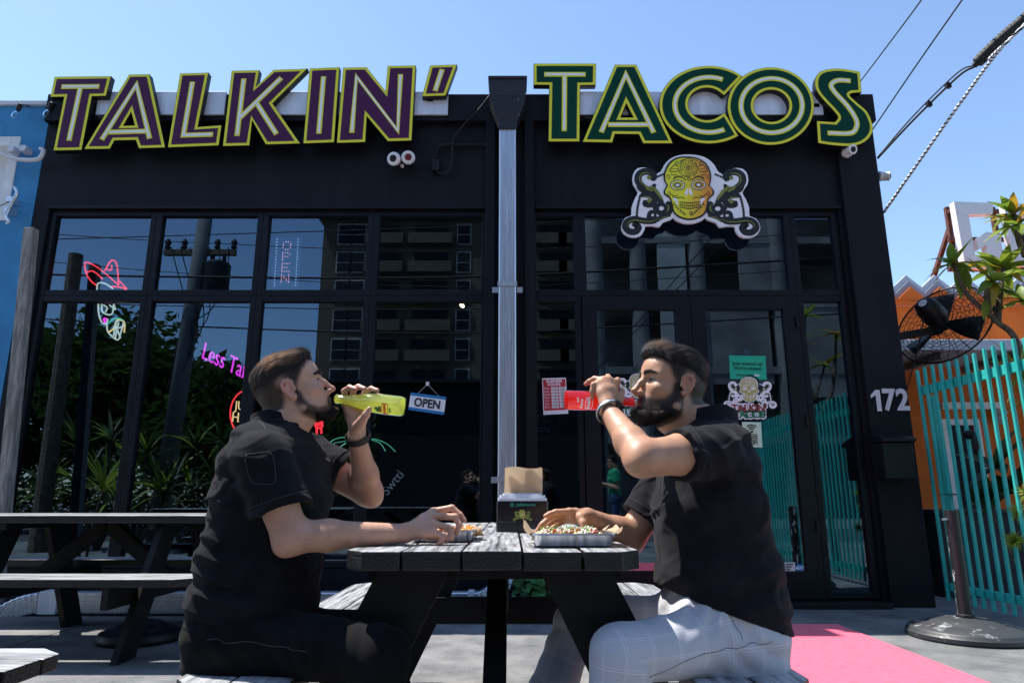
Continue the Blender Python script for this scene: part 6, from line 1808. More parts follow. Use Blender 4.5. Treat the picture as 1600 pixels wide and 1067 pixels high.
def person(cfg):
    """one seated man: body, shirt, trousers, shoes, hair, beard, eyes"""
    g = cfg; Hd = g['head']; a = at
    root = thing('person', g['label'], 'person', (g['hips'][0][0][0], g['hips'][0][0][1], 0))
    S = (0, 1, 0)
    # ---------------- skin
    F = Field()
    tn = g['torso']
    F.loft([(c, d * .86, w_ * .88) for c, d, w_ in tn], S, 0.03)
    nk = g['neck']
    F.cone(nk[0], nk[1], 0.066, 0.060, 0.02)
    if len(nk) > 2: F.cone(nk[1], nk[2], 0.060, 0.052, 0.025)
    for arm in g['arms']:
        F.cone(arm['sh'], arm['el'], arm.get('r0', .054), arm.get('r1', .043), 0.02)
        fm = A3(arm['el']) * .68 + A3(arm['wr']) * .32
        F.cone(arm['el'], fm, arm.get('r1', .043) * .95, .0385, 0.02)
        F.cone(fm, arm['wr'], .0385, .0245, 0.02)
        d_ = A3(arm['wr']) - A3(arm['el']); d_ /= np.linalg.norm(d_)
        u_ = A3(arm['sh']) - A3(arm['el']); u_ /= np.linalg.norm(u_)
        out = -(d_ + u_); out /= np.linalg.norm(out) + 1e-6
        F.ball(A3(arm['el']) + out * .030, .020, 0.025)                         # point of the elbow
        F.ball(A3(arm['sh']) * .52 + A3(arm['el']) * .48 - out * .012, .043, 0.03)      # biceps
        hand(F, arm['wr'], arm['fingers'], arm['thumb'], arm.get('hs', 1.0))
    for leg in g['legs']:
        F.cone(leg['hip'], leg['knee'], .075, .055, 0.03); F.cone(leg['knee'], leg['ankle'], .052, .036, 0.02)
        F.cone(leg['ankle'], A3(leg['ankle']) + A3(leg['toe']) * .17 + A3((0, 0, -.05)), .035, .028, 0.02)
    nf = A3(nk[1]); lim = 0.02
    def body(p):
        d = F(p); h = Hd(p)
        return smin(d, h, 0.022)
    allp = [c for c, _, _ in tn] + [x for arm in g['arms'] for x in ([arm['sh'], arm['el'], arm['wr']] + [q for ch in arm['fingers'] for q in ch])] + [x for l in g['legs'] for x in (l['hip'], l['knee'], l['ankle'])] + [tuple(Hd.o + A3((0, 0, .12))), tuple(Hd.o + A3((.12, 0, 0))), tuple(Hd.o - A3((.12, 0, 0)))]
    lo, hi = bounds(allp, .12)
    V, Fc = polygonise(body, lo, hi, g.get('h', 0.003))
    def stub(V):
        q = Hd.loc(V.astype(f32)); near = np.abs(Hd(V.astype(f32))) < .02
        a_ = sstep(.010, -.012, sdpoly(q[:, 0], q[:, 2], g['fade']))
        zz = np.zeros(len(q))
        ear = sstep(.078, .073, np.abs(q[:, 1]))
        b_ = sstep(.008, -.008, sdpoly(q[:, 0], q[:, 2], g['beard'])) if g['beard_poly'] else 0 * zz
        return np.where(near, np.clip(a_ * g.get('fade_amt', .8) * ear + b_ * .85 * ear, 0, 1), 0)
    def flush(V):
        q = Hd.loc(V.astype(f32))
        lips = np.maximum(1 - np.linalg.norm((q - A3((.100, 0, -.0725))) / A3((.012, .020, .0115)), axis=1), 0) * 2.2
        ears = sstep(.074, .084, np.abs(q[:, 1])) * (np.abs(q[:, 0]) < .05) * (np.abs(q[:, 2]) < .05) * .45
        nose = np.exp(-np.sum(((q - A3((.112, 0, -.042))) / .016) ** 2, 1)) * .35
        r = np.clip(lips, 0, .85) + ears + nose
        for arm in g['arms']:
            for ch in arm['fingers'] + [arm['thumb']]:
                for j, x in enumerate(ch[1:] if len(ch) > 2 else ch): r = r + np.exp(-np.sum(((V - A3(x)) / .011) ** 2, 1)) * .28
            r = r + np.exp(-np.sum(((V - A3(arm['el'])) / .05) ** 2, 1)) * .18
        return np.clip(r, 0, 1)
    bo = add_grid_mesh('body', V, Fc, M[g['skin']], root, {'stubble': stub, 'flush': flush})
    BV, BN = V, vert_normals(V, Fc)
    # ---------------- eyes
    for s in (-1, 1):
        c_ = Hd.wld((.0695, s * .031, .0005)); fw = Hd.R[0]
        b = MB(); b.lathe([(Hd.k * .0127 * math.sin(R(k)), -Hd.k * .0127 * math.cos(R(k))) for k in range(4, 181, 11)], c_, 20, Vector(fw)); e = b.build('eye', M['eye_white'], root, smooth=True)
        gz = Vector(Hd.wld((1, s * .031 + 0.0, -.22)) - Hd.wld((0, s * .031, 0))).normalized()
        b = MB(); b.lathe([(Hd.k * .0062, Hd.k * .0112), (Hd.k * .0054, Hd.k * .0120), (Hd.k * .002, Hd.k * .0131)], c_, 16, gz); b.build('iris', M['iris'], e, smooth=True)
    # ---------------- hair, brows, beard
    hp = g['hair_poly']; top = g.get('hair_top', .016); HM = g['hair_mat']
    hm = M[g['hair']]
    def hairf(p):
        q = Hd.loc(p); h = Hd(p)
        th = .0016 + top * sstep(.045, .105, q[:, 2] - .10 * q[:, 0]) + g.get('quiff', 0.006) * sstep(.02, .08, q[:, 0]) * sstep(.06, .1, q[:, 2])
        th = th + .0011 * np.sin(q[:, 1] * 420 + 3 * wob(q, 30)) * sstep(.03, .08, q[:, 2]) + .0009 * wob(q, 75)
        reg = sdpoly(q[:, 0], q[:, 2], hp) + .003 * wob(q, 140)
        d = -smin(-(h - th), -reg * .9, .008)
        return np.maximum(d, -(h + .006))
    def beardf(p):
        q = Hd.loc(p); h = Hd(p)
        th = .0008 + g['beard_len'] * sstep(-.050, -.105, q[:, 2]) * sstep(-.02, .05, q[:, 0]) + .0010 * wob(q, 100)
        reg = sdpoly(q[:, 0], q[:, 2], g['beard_poly']) + .0025 * wob(q, 160)
        d = -smin(-(h - th), -reg * .9, .006)
        mouth = np.linalg.norm((q - A3((.102, 0, -.0735))) / A3((.026, .023, .0115)), axis=1) - 1
        d = np.maximum(d, -mouth * .0095)
        return np.maximum(d, -(h + .006))
    def browf(p):
        q = Hd.loc(p); d = np.full(len(q), 1., dtype=f32)
        yy = np.abs(q[:, 1]); tt = np.clip((yy - .009) / .043, 0, 1)
        zc = .0185 + .0060 * np.sin(PI * np.clip(tt * .9 + .05, 0, 1)) - .003 * tt * tt
        hw_ = .0058 - .0036 * tt ** 2
        d = np.maximum(np.maximum(np.abs(q[:, 2] - zc) - hw_, np.maximum(.009 - yy, yy - .052)), .03 - q[:, 0]).astype(f32)
        lash = np.full(len(q), 1., dtype=f32)
        for s in (-1, 1):
            B_ = Field(); B_.chain([(.0810, s * .0205, -.0005), (.0838, s * .031, .0022), (.0765, s * .0435, -.0004)], [.0012, .0019, .0016], .001); lash = np.minimum(lash, B_(q))
        d = d + .0008 * wob(q, 220)
        return np.minimum(np.maximum(d, np.maximum(Hd(p) - .0022, -(Hd(p) + .004))), lash)
    lo, hi = Hd.o - .19, Hd.o + .19
    for nm, fn, hh in (('hair', hairf, .0026), ('beard', beardf, .0026), ('eyebrow', browf, .0014)):
        if nm == 'beard' and g['beard_poly'] is None: continue
        hh = hh * min(g.get('coarse', 1), 1.5)
        V2, F2 = polygonise(fn, lo, hi, hh, 4, .02, 2.2)
        if not len(V2): continue
        o = add_grid_mesh(nm, V2, F2, hm, root)
        N2 = vert_normals(V2, F2)
        q2 = Hd.loc(V2.astype(f32))
        out = Hd(V2.astype(f32)) > .0008
        Vo, No, qo = V2[out], N2[out], q2[out]
        if nm == 'hair':
            def dr(p):
                q = Hd.loc(p.astype(f32)); loc = np.stack([-.95 + 0 * q[:, 0], .35 * q[:, 1] / .07, np.where(q[:, 2] > .07, .10, -.55)], -1)
                return loc @ Hd.R
            ln = lambda p: np.where(Hd.loc(p.astype(f32))[:, 0] > .03, .024, np.where(Hd.loc(p.astype(f32))[:, 0] > -.05, .017, .011)) * g.get('hair_len', 1)
            strands('hair_strands', Vo, No, g.get('n_hair', 20000), ln, .000085, dr, HM, o, 3, .20, .16, clump=.25)
        elif nm == 'beard':
            def dr(p):
                q = Hd.loc(p.astype(f32)); loc = np.stack([.35 + 0 * q[:, 0], .1 * np.sign(q[:, 1]), -1 + 0 * q[:, 0]], -1)
                return loc @ Hd.R
            strands('beard_strands', Vo, No, 16000, g['strand'], .00008, dr, HM, o, 5, .55, .35, clump=.3)
        else:
            def dr(p):
                q = Hd.loc(p.astype(f32)); loc = np.stack([-.4 + 0 * q[:, 0], np.sign(q[:, 1]), .25 + 0 * q[:, 0]], -1)
                return loc @ Hd.R
            br = qo[:, 2] > .010
            strands('brow_strands', Vo[br], No[br], 1400, .007, .00008, dr, HM, o, 6, .3, .2)
    # faded sides and loose edges rooted in the skin
    qb = Hd.loc(BV.astype(f32)); nearh = (np.abs(qb) < .2).all(1)
    ear = (np.abs(qb[:, 1]) < .0755) | (qb[:, 0] < -.036)
    sd_ = sdpoly(qb[:, 0], qb[:, 2], g['fade']); k = nearh & ear & (sd_ < -.001) & (Hd(BV.astype(f32)) < .01)
    def dside(p):
        q = Hd.loc(p.astype(f32)); return np.stack([-.35 + 0 * q[:, 0], 0 * q[:, 0], -1 + 0 * q[:, 0]], -1) @ Hd.R
    lnf = lambda p: .0022 + .0085 * sstep(.0, .055, Hd.loc(p.astype(f32))[:, 2])
    strands('side_hair', BV[k], BN[k], g.get('n_side', 30000), lnf, .00008, dside, HM, bo, 7, .35, .22)
    sb = sdpoly(qb[:, 0], qb[:, 2], g['beard']) if g['beard_poly'] else np.ones(len(qb)); k = nearh & ear & (sb < -.001) & (np.linalg.norm((qb - A3((.100, 0, -.0725))) / A3((.03, .022, .0095)), axis=1) > 1)
    def dbe(p):
        q = Hd.loc(p.astype(f32)); return np.stack([.3 + 0 * q[:, 0], 0 * q[:, 0], -1 + 0 * q[:, 0]], -1) @ Hd.R
    def lnb(p):
        q = Hd.loc(p.astype(f32)); return g.get('stub0', .0022) + g.get('stub_len', .0045) * sstep(.0, -.030, sdpoly(q[:, 0], q[:, 2], g['beard']))
    strands('beard_stubble', BV[k], BN[k], g.get('n_stub', 26000), lnb, .00009, dbe, HM, bo, 8, .45, .3, clump=.2)
    for arm in g['arms']:
        a0, a1 = A3(arm['el']), A3(arm['wr']); ab = a1 - a0
        tt = (BV - a0) @ ab / float(ab @ ab); dd = np.linalg.norm(BV - a0 - tt[:, None] * ab, axis=1)
        k = (tt > .1) & (tt < .97) & (dd < .06)
        strands('arm_hair', BV[k], BN[k], g.get('arm_hair', 3000), .012, .000045, lambda p, ab=ab: np.tile(ab * .7, (len(p), 1)) + A3((0, 0, -.1)), HM, bo, 9, .25, .4)
    # ---------------- shirt
    Sh = Field(); Sh.loft(tn, S, 0.035)
    planes = []
    for arm in g['arms']:
        sh, el = A3(arm['sh']), A3(arm['el']); d_ = (el - sh) / np.linalg.norm(el - sh); hem = sh + (el - sh) * arm['hem']
        Sl = Field(); Sl.cone(sh, hem + d_ * .05, arm.get('s0', .078), arm.get('s1', .070), 0.01)
        dv = d_ + A3(arm.get('hem_tilt', (0, 0, 0))); dv /= np.linalg.norm(dv)
        planes.append((hem, d_, dv, arm.get('s1', .070), Sl))
    fold_dirs = g['folds']
    def shirt(p):
        d = Sh(p)
        for hem, d_, dv, r_, Sl in planes:                                # open sleeve ends
            q = p - hem; hgt = q @ d_; rr = np.linalg.norm(q - hgt[:, None] * d_, axis=1); cut = q @ dv
            inner = np.maximum(rr - (r_ - .012), -(hgt + .030))
            sl = np.maximum(np.maximum(Sl(p), cut), -inner)
            d = smin(d, sl.astype(f32), .018)
        w1 = wob(p, 9)
        f = 0
        for (dv, fr, amp, c_, rad) in fold_dirs:
            s_ = (p @ A3(dv)) * fr + 2.2 * wob(p, 7)
            msk = np.exp(-np.sum(((p - A3(c_)) / A3(rad)) ** 2, 1))
            f = f + amp * msk * (1 - np.abs(np.sin(s_)) ** .8 - .36)
        r1 = 1 - np.abs(wob(p * A3((1, 1, 1.6)), 13)); r2 = 1 - np.abs(wob(p * A3((.8, 1, 1.5)), 27))
        d = d - f * 1.0 - .0020 * w1 - .0042 * sstep(.55, 1., r1) - .0016 * sstep(.5, 1., r2)
        d = np.maximum(d, g['hemz'] + g.get('hem_dx', 0) * (p[:, 0] - g['hem_x0']) - p[:, 2])
        # neck opening
        nk0, nk1 = A3(nk[0]), A3(nk[1]); dn = nk1 - nk0; dn /= np.linalg.norm(dn)
        q = p - nk0; hg = q @ dn; rr = np.linalg.norm(q - hg[:, None] * dn, axis=1)
        d = np.maximum(d, -np.maximum(rr - .069, -(hg - g.get('neck_cut', .0))))
        return d
    lo, hi = bounds([c for c, _, _ in tn] + [tuple(pl[0]) for pl in planes] + [arm['sh'] for arm in g['arms']], .24)
    V, Fc = polygonise(shirt, lo, hi, .0038 * g.get('coarse', 1), 4, lip=1.9)
    so2 = add_grid_mesh('shirt', V, Fc, M[g['shirt']], root)
    root_shirt = shirt
    # collar: an open band round the neck
    Cf = g['collar']
    def collar(p):
        c0, c1 = A3(Cf['c0']), A3(Cf['c1']); ax = c1 - c0; L = np.linalg.norm(ax); ax = ax / L
        q = p - c0; hg = q @ ax; rad = q - hg[:, None] * ax; rr = np.linalg.norm(rad, axis=1)
        r = Cf['r0'] + (Cf['r1'] - Cf['r0']) * np.clip(hg / L, 0, 1) + .002 * wob(p, 14)
        d = np.abs(rr - r) - Cf.get('t', .0030)
        fwd = A3(g['fwd']); side_f = rad @ fwd / (rr + 1e-6)
        hmax = L * (1 - Cf['drop'] * sstep(-.2, 1., side_f))
        d = np.maximum(d, np.maximum(hg - hmax, -hg - .02))
        gap = sstep(.90, .97, side_f)
        return np.maximum(d, (gap - .5) * .02)
    lo, hi = bounds([Cf['c0'], Cf['c1']], .13)
    V, Fc = polygonise(collar, lo, hi, .0024 * g.get('coarse', 1), 4)
    if len(V): add_grid_mesh('collar', V, Fc, M[g['shirt']], root)
    # ---------------- trousers
    Tr = Field()
    hp_ = g['hips']; Tr.loft(hp_, S, 0.03)
    for leg in g['legs']:
        kn, an_ = A3(leg['knee']), A3(leg['ankle'])
        Tr.cone(leg['hip'], kn, leg.get('r0', .093), leg.get('r1', .072), .05)
        Tr.cone(kn, kn * .5 + an_ * .5, leg.get('r1', .072) * .98, .066, .03); Tr.cone(kn * .5 + an_ * .5, an_, .066, .055, .03)
    def trousers(p):
        d = Tr(p)
        f = 0
        for (dv, fr, amp, c_, rad) in g['tfolds']:
            s_ = (p @ A3(dv)) * fr + 2.0 * wob(p, 8)
            f = f + amp * np.exp(-np.sum(((p - A3(c_)) / A3(rad)) ** 2, 1)) * (np.abs(np.sin(s_)) ** 1.5 - .5)
        return np.maximum(d - f - .0018 * wob(p, 12), .095 - p[:, 2])
    lo, hi = bounds([c for c, _, _ in hp_] + [x for l in g['legs'] for x in (l['hip'], l['knee'], l['ankle'])], .17)
    V, Fc = polygonise(trousers, lo, hi, .0042 * g.get('coarse', 1), 4, lip=1.9)
    def weave(V):
        best = np.full(len(V), 9., dtype=f32); W_ = np.zeros((len(V), 3), dtype=f32)
        for li, leg in enumerate(g['legs']):
            acc = 0.
            for a0, b0 in ((leg['hip'], leg['knee']), (leg['knee'], leg['ankle'])):
                a0, b0 = A3(a0), A3(b0); ab = b0 - a0; L = np.linalg.norm(ab); dv = ab / L
                q = V.astype(f32) - a0; hg = q @ dv; t_ = np.clip(hg, -.25 if acc == 0 else 0, L); rad = q - t_[:, None] * dv
                dd = np.linalg.norm(rad, axis=1)
                e1 = np.cross(dv, A3((0, 1, 0))); e1 /= np.linalg.norm(e1)
                ang = np.arctan2(rad @ A3((0, -1, 0)), rad @ e1)
                m_ = dd < best; best = np.where(m_, dd, best)
                W_[m_] = np.stack([acc + hg, ang * .085, np.full(len(V), li * 1.)], -1)[m_]
                acc += L
        return W_
    tro = add_grid_mesh('trousers', V, Fc, M[g['trousers']], root, {'weave': weave})
    def seam(fn, pts, r, m, name, par, closed=False):
        P = np.array(catmull(pts, 8, closed), dtype=f32)
        P0 = P.copy()
        for _ in range(8):
            d = fn(P); gr = np.stack([fn(P + A3(e)) - d for e in ((.002, 0, 0), (0, .002, 0), (0, 0, .002))], -1) / .002
            st = gr * (d / (np.einsum('ij,ij->i', gr, gr) + .2))[:, None]
            ln_ = np.linalg.norm(st, axis=1)[:, None] + 1e-9
            P = P - st * np.minimum(1, .008 / ln_)
        ok = (np.abs(fn(P)) < .0025) & (np.linalg.norm(P - P0, axis=1) < .045)
        if closed: P = np.concatenate([P, P[:1]]); ok = np.append(ok, ok[0])
        b = MB(); run = []
        for k in range(len(P) + 1):
            if k < len(P) and ok[k] and (not run or np.linalg.norm(P[k] - run[-1]) < .03): run.append(P[k])
            else:
                if len(run) > 3: b.tube([tuple(p) for p in run], r, 5)
                run = [P[k]] if k < len(P) and ok[k] else []
        if not b.v: return None
        return b.build(name, m, par, smooth=True)
    for hem, d_, dv, r_, Sl in planes:
        e1 = np.cross(dv, A3((0, 0, 1))); e1 /= np.linalg.norm(e1); e2 = np.cross(dv, e1)
        c_ = hem - dv * .024
        seam(root_shirt, [c_ + (e1 * math.cos(k * PI / 6) + e2 * math.sin(k * PI / 6)) * r_ for k in range(12)], .0011, M['stitch'], 'hem_stitch', so2, True)
    for l in g.get('seams', []): seam(root_shirt, l, .0012, M['stitch'], 'seam', so2)
    for l in g.get('tseams', []): seam(trousers, l, .0013, M['stitch_grey'] if g['trousers'] == 'trouser_grey' else M['stitch'], 'seam', tro)
    # ---------------- shoes
    for leg in g['legs']:
        Sf = Field(); an_ = A3(leg['ankle']); td = A3(leg['toe']); z0 = .012
        heel = A3((an_[0], an_[1], .045)) - td * .035
        Sf.cone(heel, (heel + td * .13), .040, .040, .03); Sf.cone(heel + td * .13, heel + td * .235 + A3((0, 0, -.012)), .040, .032, .03); Sf.cone(heel, an_, .038, .046, .03)
        lo, hi = bounds([tuple(heel), tuple(an_), tuple(heel + td * .25)], .09)
        V, Fc = polygonise(lambda p: np.maximum(Sf(p), .006 - p[:, 2]), lo, hi, .005, 3)
        add_grid_mesh('shoe', V, Fc, M['shoe'], root)
    return root

# ------------------------------------------------------------------ the man on the left
def T3(*q): return tuple(at(*q))
YP = 1.97
pt, yw = R(23), R(16)
fw = Vector((math.cos(pt) * math.cos(yw), math.cos(pt) * math.sin(yw), math.sin(pt))); upv = Vector((-math.sin(pt) * math.cos(yw), -math.sin(pt) * math.sin(yw), math.cos(pt)))
near_ear = at(452, 607, YP - .08)
e_loc = Vector((-.012, 0, -.004))
sdv = upv.cross(fw).normalized()
KL = .91
h0 = near_ear - fw.normalized() * e_loc.x * KL - upv * e_loc.z * KL + sdv * .080 * KL
HL = Head(h0, fw, upv, scale=KL, nose=0.9)
hw_ = lambda x, y, z, H=None: tuple(HL.wld((x, y, z)))
tor = [(T3(392, 1000, YP), .150, .185), (T3(398, 935, YP), .158, .180), (T3(408, 880, YP), .154, .174), (T3(430, 775, YP), .148, .184), (T3(429, 718, YP), .126, .188), (T3(432, 688, YP), .094, .158), (T3(438, 665, YP), .072, .086)]
man_left = dict(
    label='man in a black chef shirt facing right, drinking from the yellow bottle', head=HL, fwd=(1, 0, 0), skin='skin_light', hair='hair_brown', hair_mat=M['strand_brown'], shirt='chef_black', trousers='trouser_black',
    torso=tor, neck=[T3(436, 672, YP), hw_(-.030, 0, -.075), hw_(-.020, 0, -.030)],
    hips=[(T3(385, 1030, YP), .148, .180), (T3(390, 985, YP), .150, .180), (T3(394, 950, YP), .145, .172)],
    arms=[dict(sh=T3(408, 716, YP - .175), el=T3(455, 838, 1.80), wr=T3(632, 833, 1.895), hem=.66, s0=.070, s1=.077, r1=.045, hem_tilt=(-.12, 0, .0),
               fingers=[[T3(677, 799, 1.935), T3(706, 793, 1.94), T3(719, 804, 1.935), T3(726, 813, 1.93)],
                        [T3(676, 806, 1.915), T3(711, 807, 1.915), T3(718, 820, 1.91), T3(713, 833, 1.905)],
                        [T3(678, 818, 1.893), T3(705, 825, 1.89), T3(704, 836, 1.885), T3(698, 844, 1.88)],
                        [T3(679, 832, 1.875), T3(694, 838, 1.87), T3(690, 846, 1.868), T3(683, 850, 1.868)]],
               thumb=[T3(650, 832, 1.925), T3(672, 836, 1.955), T3(692, 838, 1.96), T3(706, 840, 1.955)]),
          dict(sh=T3(462, 706, YP + .18), el=T3(575, 768, 2.13), wr=T3(558, 682, 2.0), hem=.64, s0=.076, s1=.074, r1=.043,
               fingers=[[T3(540, 630, 2.005), T3(538, 611, 1.990), T3(546, 605, 1.965), T3(556, 608, 1.945)],
                        [T3(551, 627, 2.01), T3(552, 608, 1.995), T3(560, 604, 1.965), T3(570, 607.5, 1.945)],
                        [T3(562, 630, 2.01), T3(571, 612, 1.995), T3(580, 607, 1.97), T3(590, 610, 1.95)],
                        [T3(571, 637, 2.005), T3(583, 624, 1.995), T3(590, 618, 1.985), T3(597, 618, 1.975)]],
               thumb=[T3(556, 668, 1.975), T3(566, 657, 1.935), T3(572, 648, 1.915), T3(577, 639, 1.912)])],
    legs=[dict(hip=T3(392, 1000, YP - .10), knee=T3(596, 1022, 1.735), ankle=(-.32, 1.74, .10), toe=(1, -.1, 0), r0=.090, r1=.062),
          dict(hip=T3(392, 1000, YP + .10), knee=T3(588, 990, 2.08), ankle=(-.28, 2.08, .10), toe=(1, .1, 0), r0=.090, r1=.062)],
    hair_poly=[(.085, .088), (.070, .078), (.055, .072), (.040, .064), (.010, .058), (-.03, .048), (-.07, .030), (-.2, .03), (-.1, .2), (.1, .2), (.13, .1)],
    fade=[(.085, .085), (.060, .062), (.045, .048), (.034, .030), (.020, .010), (.008, -.018), (-.004, -.022), (-.004, .02), (-.026, .018), (-.034, -.03), (-.05, -.062), (-.2, -.075), (-.2, .2), (.1, .2)],
    beard=[(.006, -.012), (.018, -.020), (.020, -.045), (.028, -.068), (.055, -.086), (.078, -.086), (.09, -.06), (.12, -.056), (.14, -.15), (.04, -.13), (0, -.095), (-.012, -.05)],
    beard_poly=[(.040, -.100), (.066, -.108), (.084, -.102), (.15, -.100), (.15, -.2), (.06, -.17), (.03, -.125)],
    beard_len=.004, strand=.0065, stub_len=.0060, hair_top=.010, quiff=.008, fade_amt=.95, hair_len=.8,
    folds=[((.35, .25, 1), 62, .010, T3(345, 900, YP - .08), (.13, .22, .20)), ((.6, .2, 1), 40, .009, T3(390, 760, YP - .20), (.12, .12, .10)), ((-.7, .1, .8), 40, .010, T3(450, 930, YP - .1), (.12, .2, .10)), ((.5, 0, 1), 36, .006, T3(500, 745, YP + .15), (.10, .12, .10))],
    tfolds=[((.8, 0, .6), 60, .008, T3(430, 985, YP - .15), (.14, .14, .08)), ((1, 0, .2), 45, .006, T3(580, 990, 1.75), (.10, .1, .1))],
    seams=[[T3(404, 662, 1.88), T3(384, 676, 1.85), T3(366, 705, 1.83), T3(356, 745, 1.83), T3(352, 785, 1.83)], [T3(404, 660, 1.88), T3(420, 690, 1.82), T3(442, 720, 1.80), T3(470, 745, 1.80)],
           [T3(396, 716, 1.76), T3(424, 714, 1.74), T3(430, 752, 1.73), T3(400, 756, 1.74), T3(396, 716, 1.76)]],
    tseams=[[T3(335, 1000, 1.80), T3(380, 1003, 1.78), T3(430, 1008, 1.76), T3(490, 1018, 1.74)]],
    hemz=T3(340, 1003, YP)[2], hem_dx=.12, hem_x0=T3(385, 1030, YP)[0], neck_cut=.006,
    collar=dict(c0=T3(438, 668, YP), c1=tuple(np.array(T3(438, 668, YP)) + np.array((-.010, 0, .046))), r0=.080, r1=.072, drop=.75, t=.0035))
ml = person(man_left)

# ------------------------------------------------------------------ the man on the right
pt, yw = R(10), R(17)
fw = Vector((-math.cos(yw) * math.cos(pt), -math.sin(yw) * math.cos(pt), math.sin(pt)))
upv = Vector((math.cos(yw) * math.sin(pt), math.sin(yw) * math.sin(pt), math.cos(pt)))
sdv = upv.cross(fw).normalized()
near_ear = at(1073, 601, YP - .082)
KR = .95
h0 = near_ear - fw * e_loc.x * KR - upv * e_loc.z * KR + sdv * (.080 if sdv.y > 0 else -.080) * KR
HR = Head(h0, fw, upv, scale=KR, nose=1.05, jaw=1.06)
hr_ = lambda x, y, z: tuple(HR.wld((x, y, z)))
tor = [(T3(1134, 1010, YP), .162, .196), (T3(1127, 940, YP), .160, .190), (T3(1120, 890, YP), .158, .184), (T3(1105, 790, YP), .143, .192), (T3(1104, 722, YP), .121, .196), (T3(1106, 688, YP), .092, .160), (T3(1102, 662, YP), .072, .088)]
